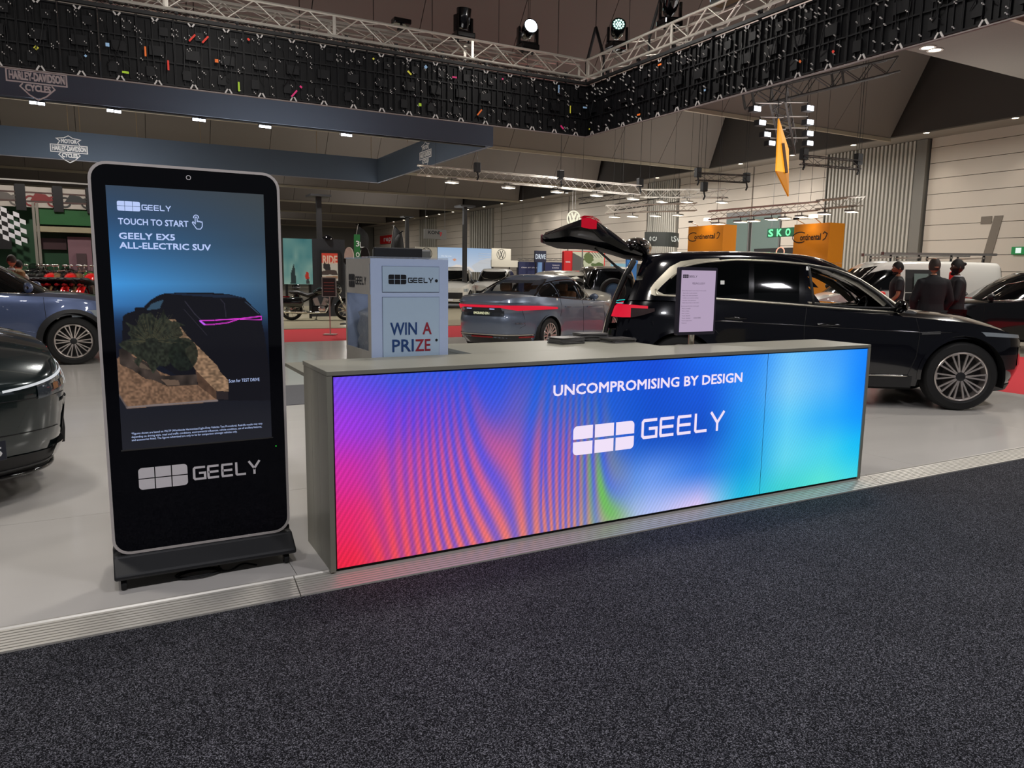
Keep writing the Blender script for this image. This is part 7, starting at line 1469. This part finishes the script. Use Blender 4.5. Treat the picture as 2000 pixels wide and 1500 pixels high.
# feather flags
def feather(px, py, Y, w_, h_, body, txt, tm, lab, strip=None, side=1):
    p = atY(px, py, Y); t = thing('feather_flag', lab, 'flag', (p.x, Y, -.02)); z1 = p.z; z0 = z1-h_; m = MB(); L_, R_ = [], []
    for k in range(15):
        v = k/14; top = max(0, v-.75)/.25; L_.append((-side*w_*.5*(1-.25*v)+side*w_*.35*v*v+0, 0, z0+(z1-z0)*v)); R_.append((side*w_*.5*(1+.35*v)-side*w_*1.05*top**2.5+side*w_*.35*v*v*.4, 0, z0+(z1-z0)*v*(1-.0*top)))
    m.grid([[a, b_] for a, b_ in zip(L_, R_)]); o = m.build('cloth', body, t, smooth=True); o.modifiers.new('thickness', 'SOLIDIFY').thickness = .015
    m = MB(); m.path([(-side*w_*.5, 0, 0)]+[(a[0], 0, a[2]) for a in L_], .015, 6); m.build('pole', alu, t); MB().bb(-.3, .3, -.3, .3, 0, .03).build('base', blackm, t)
    m = MB()
    for k, c in enumerate(txt): write(m, c, Vector(((L_[max(0, 9-2*k)][0]+R_[max(0, 9-2*k)][0])/2-w_*.16, -.012, z1-h_*.36-k*h_*.13)), X_, Z_, h_*.085, w_*.34, .002, bold=.01)
    m.build('lettering', tm, t); return t, z0, z1
feather(700, 437, 30, .6, 2.6, mat('flag_black', (20, 20, 22), .7), 'LAY', whitetxt, 'black feather flag with a dark red tip, leftmost, behind the green banner')
feather(770, 439, 34, .6, 2.6, mat('flag_black', (20, 20, 22), .7), 'ILRK', whitetxt, 'black feather flag with white letters in front of the red wall sign')
feather(784, 450, 33, .5, 2.4, mat('flag_black', (20, 20, 22), .7), 'TSHA', whitetxt, 'black feather flag right beside the dark column', side=-1)
a, b_ = atY(692, 503, 28), atY(703, 457, 28); t = thing('green_banner', 'narrow green pull up banner with round pale marks', 'banner', (a.x, 28, -.02)); MB().bb(0, b_.x-a.x, 0, .02, .05, b_.z).build('cloth', mat('banner_green', (25, 105, 50), .6), t); MB().bb(-.05, b_.x-a.x+.05, -.08, .1, 0, .05).build('base', alu, t); m = MB(); write(m, '3', Vector(((b_.x-a.x)*.3, -.002, b_.z-.45)), X_, Z_, .2, .13, .002, bold=.01); write(m, 'O', Vector(((b_.x-a.x)*.25, -.002, b_.z-.85)), X_, Z_, .17, .14, .002, bold=.01); m.build('lettering', whitetxt, t)
def dome_banner(px, py, D, w_, h_, m_, lab, txt=None):
    p = atD(px, py, D); t = thing('dome_banner', lab, 'banner', (p.x, p.y, -.02), radians(-28)); z1 = p.z; poly = [(-w_/2, z1-h_), (w_/2, z1-h_), (w_/2, z1-.25)]+[(w_/2*cos(a), z1-.25+.25*sin(a)) for a in np.linspace(.2, pi-.2, 9)]+[(-w_/2, z1-.25)]
    MB().prism(poly, lambda u, v, d: (u, d, v), 0, .08).build('panel', m_, t); MB().bb(-w_/2-.02, w_/2+.02, -.02, .1, z1-h_-.12, z1-h_).build('lower_band', blackm, t); MB().bb(-.05, .05, .02, .06, 0, z1-h_-.1).build('post', blackm, t); MB().bb(-.25, .25, -.2, .25, 0, .03).build('foot', blackm, t)
    if txt: MB().bb(-w_*.33, w_*.33, -.006, 0, z1-h_+.03, z1-.28).build('label', whitetxt, t); m = MB(); [write(m, s_, Vector((0, -.008, z1-.4-.11*k)), X_, Z_, .07, w_*.5, .002, center=True, bold=.006) for k, s_ in enumerate(txt)]; m.build('lettering', mat('label_red', (150, 60, 60), .6), t)
dome_banner(681, 481, 21, .26, .32, mat('dome_cream', (235, 230, 215), .6), 'cream dome topped banner just left of the green banner, above the prize box')
dome_banner(712, 481, 22, .26, .34, blackm, 'black dome topped banner with a small white label, above the prize box', ('ROCK', 'POWER', 'RIDE'))
# red sign and dark lower wall at the far back
a, b_ = atX(743, 477, 27.85), atX(783, 460, 27.85); t = thing('red_wall_sign', 'red sign on the far right wall behind the feather flags', 'sign', (27.8, b_.y, a.z)); MB().bb(0, .15, 0, a.y-b_.y, 0, b_.z-a.z+.2).build('panel', mat('panel_red', (205, 22, 28), .5), t); m = MB(); write(m, 'repco', Vector((-.003, (a.y-b_.y)*.8, (b_.z-a.z)*.35)), -Y_, Z_, .55, (a.y-b_.y)*.65, .003, bold=.03); m.build('lettering', whitetxt, t)
# green bar stand at the far left
grn = mat('stand_green', (20, 62, 34), .6, var=.1, scale=1.5); mau = mat('door_mauve', (120, 88, 96), .6)
A = atY(-60, 575, 26); B = atY(178, 402, 26); t = thing('green_stand', 'dark green two storey bar stand behind the motorcycles at the left', 'stand', (A.x, 26, -.02)); W2 = 6.2; zt = B.z
up = lambda x, y: atY(x, y, 25.95)
MB().bb(0, W2, .3, .5, 0, zt).build('rear_wall', grn, t); m_ = MB(); a = up(70, 440); m_.bb(a.x-A.x, W2, -.05, .3, up(120, 438).z, zt).build('upper_fascia', mat('fascia_green', (30, 88, 42), .6, var=.15, scale=1), t)
a = up(70, 448); MB().bb(a.x-A.x, W2, -.1, .3, up(100, 449).z-.04, up(100, 441).z).build('cream_beam', mat('beam_cream', (150, 142, 115), .6, var=.2, scale=3), t)
a, b_ = up(135, 520), up(177, 462); MB().bb(a.x-A.x, b_.x-A.x, .1, .29, 0, b_.z).build('mauve_door', mau, t); a, b_ = up(80, 485), up(128, 464); MB().bb(a.x-A.x, b_.x-A.x, .2, .29, a.z, b_.z).build('screen', mat('bar_screen', (70, 52, 54), .3), t)
a, b_ = up(150, 515), up(168, 494); MB().bb(a.x-A.x, b_.x-A.x, .05, .1, 0, b_.z).build('door_leaf', mat('door_brown', (70, 52, 55), .6), t)
for x, y in ((62, 400), (69, 400)): a = up(x, y); MB().bb(a.x-A.x, a.x-A.x+.07, -.15, -.08, 0, up(x, 395).z).build('post', mat('post_pale', (130, 125, 115), .6), t)
ck = MB(); a = up(-20, 430)
for i in range(6):
    for j in range(7):
        if (i+j) % 2 == 0: u, v = i*.145, -j*.13; s_ = .145*(.5); ck.prism([(u, v-.06*i), (u+.145, v-.06*(i+1)), (u+.145, v-.13-.06*(i+1)), (u, v-.13-.06*i)], lambda x, z, d: (x+up(-20, 430).x-A.x, -.2+d, up(0, 425).z+.45+z), 0, .004)
ck.build('flag_squares', whitetxt, t, kind='stuff'); MB().bb(up(-25, 430).x-A.x, up(20, 430).x-A.x, -.19, -.18, up(0, 478).z-.1, up(0, 425).z+.2).build('checkered_flag', blackm, t)
tb_ = thing('picture_panel_row', 'row of framed motorcycle pictures above the green bar stand', 'picture', (up(-30, 400).x, 25.9, up(0, 402).z)); x0_ = tb_.location.x
pan = mat('panel_photo', (175, 168, 158), .6, var=.15, scale=4)
for k, (a_, b2_, cc) in enumerate(((-30, 30, (95, 90, 85)), (46, 103, (120, 40, 40)), (114, 168, (50, 52, 50)))):
    xa, xb = up(a_, 400).x-x0_, up(b2_, 400).x-x0_; MB().bb(xa, xb, 0, .05, 0, .58).build('picture_panel', pan, tb_); cx_ = (xa+xb)/2+.1
    m = MB(); [m.lathe([(.16, 0), (.16, -.01), (.11, -.01), (.11, 0)], (cx_+dx, -.0, .18), 'y', 16) for dx in (-.28, .28)]; m.prism([(cx_-.28, .2), (cx_-.15, .4), (cx_+.1, .38), (cx_+.3, .22), (cx_+.1, .15), (cx_-.1, .14)], lambda u, v, d: (u, d, v), -.012, 0); m.build('printed_motorcycle', mat('print_bike_%d' % k, cc, .6), tb_, kind='stuff')
    MB().bb(xb+.02, xb+.27, -.02, .06, -.1, .64).build('dark_divider', blackm, tb_)
for z in (.15, .4): MB().bb(0, up(178, 400).x-x0_, -.0125, -.0005, z, z+.04).build('rail', mat('rail_rust', (80, 60, 56), .6), tb_)
MB().bb(0, up(178, 400).x-x0_, -.1, -.05, .72, .76).build('top_rail', alu, tb_); MB().bb(0, .1, .05, .1, -tb_.location.z, .7).build('post', blackm, tb_)
# stair rail and bar rail
t = thing('stair_rail', 'grey metal handrail and posts in front of the green stand', 'railing', (atD(66, 545, 23).x, atD(66, 545, 23).y, -.02)); b0 = Vector(t.location); rr_ = lambda x, y: Vector(atD(x, y, 23))-b0
m = MB(); m.tube(rr_(68, 489), rr_(181, 491), .022, 8); m.build('top_rail', alu, t); m = MB(); m.tube(rr_(38, 516), rr_(62, 497), .022, 8); m.tube(rr_(62, 497), rr_(68, 497), .022, 8); m.build('sloping_rail', alu, t); MB().tube(rr_(42, 527), rr_(62, 509), .015, 6).build('sloping_rail', alu, t); MB().tube(rr_(46, 537), rr_(62, 521), .015, 6).build('sloping_rail', alu, t)
for x in (62, 68, 117, 171): a = rr_(x, 490); MB().tube((a.x, a.y, 0), a, .022, 8).build('post', alu, t)
p = atD(140, 527, 24); t = thing('maroon_table', 'long maroon bar table behind the row of motorcycles', 'table', (p.x, p.y+.9, -.02), 0); MB().bb(-1.1, .7, -.3, .3, 1.36, 1.42).build('tabletop', mat('table_maroon', (110, 40, 46), .5), t); [MB().bb(x, x+.06, y, y+.06, 0, 1.36).build('leg', blackm, t) for x in (-1.05, .6) for y in (-.26, .2)]
p = atD(177, 541, 22); t = thing('green_sign', 'small green sign with pale letters next to the kiosk frame', 'sign', (p.x, p.y, -.02), 0); MB().bb(-.15, .2, -.02, .02, p.z-.15, p.z+.17).build('panel', mat('sign_green', (50, 120, 45), .6), t); m = MB(); write(m, 'IN', Vector((-.1, -.022, p.z-.08)), X_, Z_, .15, .2, .002, bold=.01); m.build('lettering', whitetxt, t); MB().tube((0, 0, 0), (0, 0, p.z-.15), .02).build('post', alu, t); MB().bb(-.15, .15, -.15, .15, 0, .02).build('foot', alu, t)
# light-blue screen and stand near the spare wheel
a, b_ = atY(1195, 531, 31), atY(1222, 515, 31); t = board('display_board', 'small pale blue screen on a black stand wall, left of the raised tailgate strut', 'screen', a, X_, b_.x-a.x, b_.z-a.z, emis('screen_pale', (150, 195, 210), .7)); 
a = atY(1225, 500, 31); t = board('display_board', 'bright blue panel behind the black off road vehicle', 'board', Vector((a.x, 31, 1.2)), X_, .7, 1.3, mat('panel_blue', (60, 120, 190), .5))
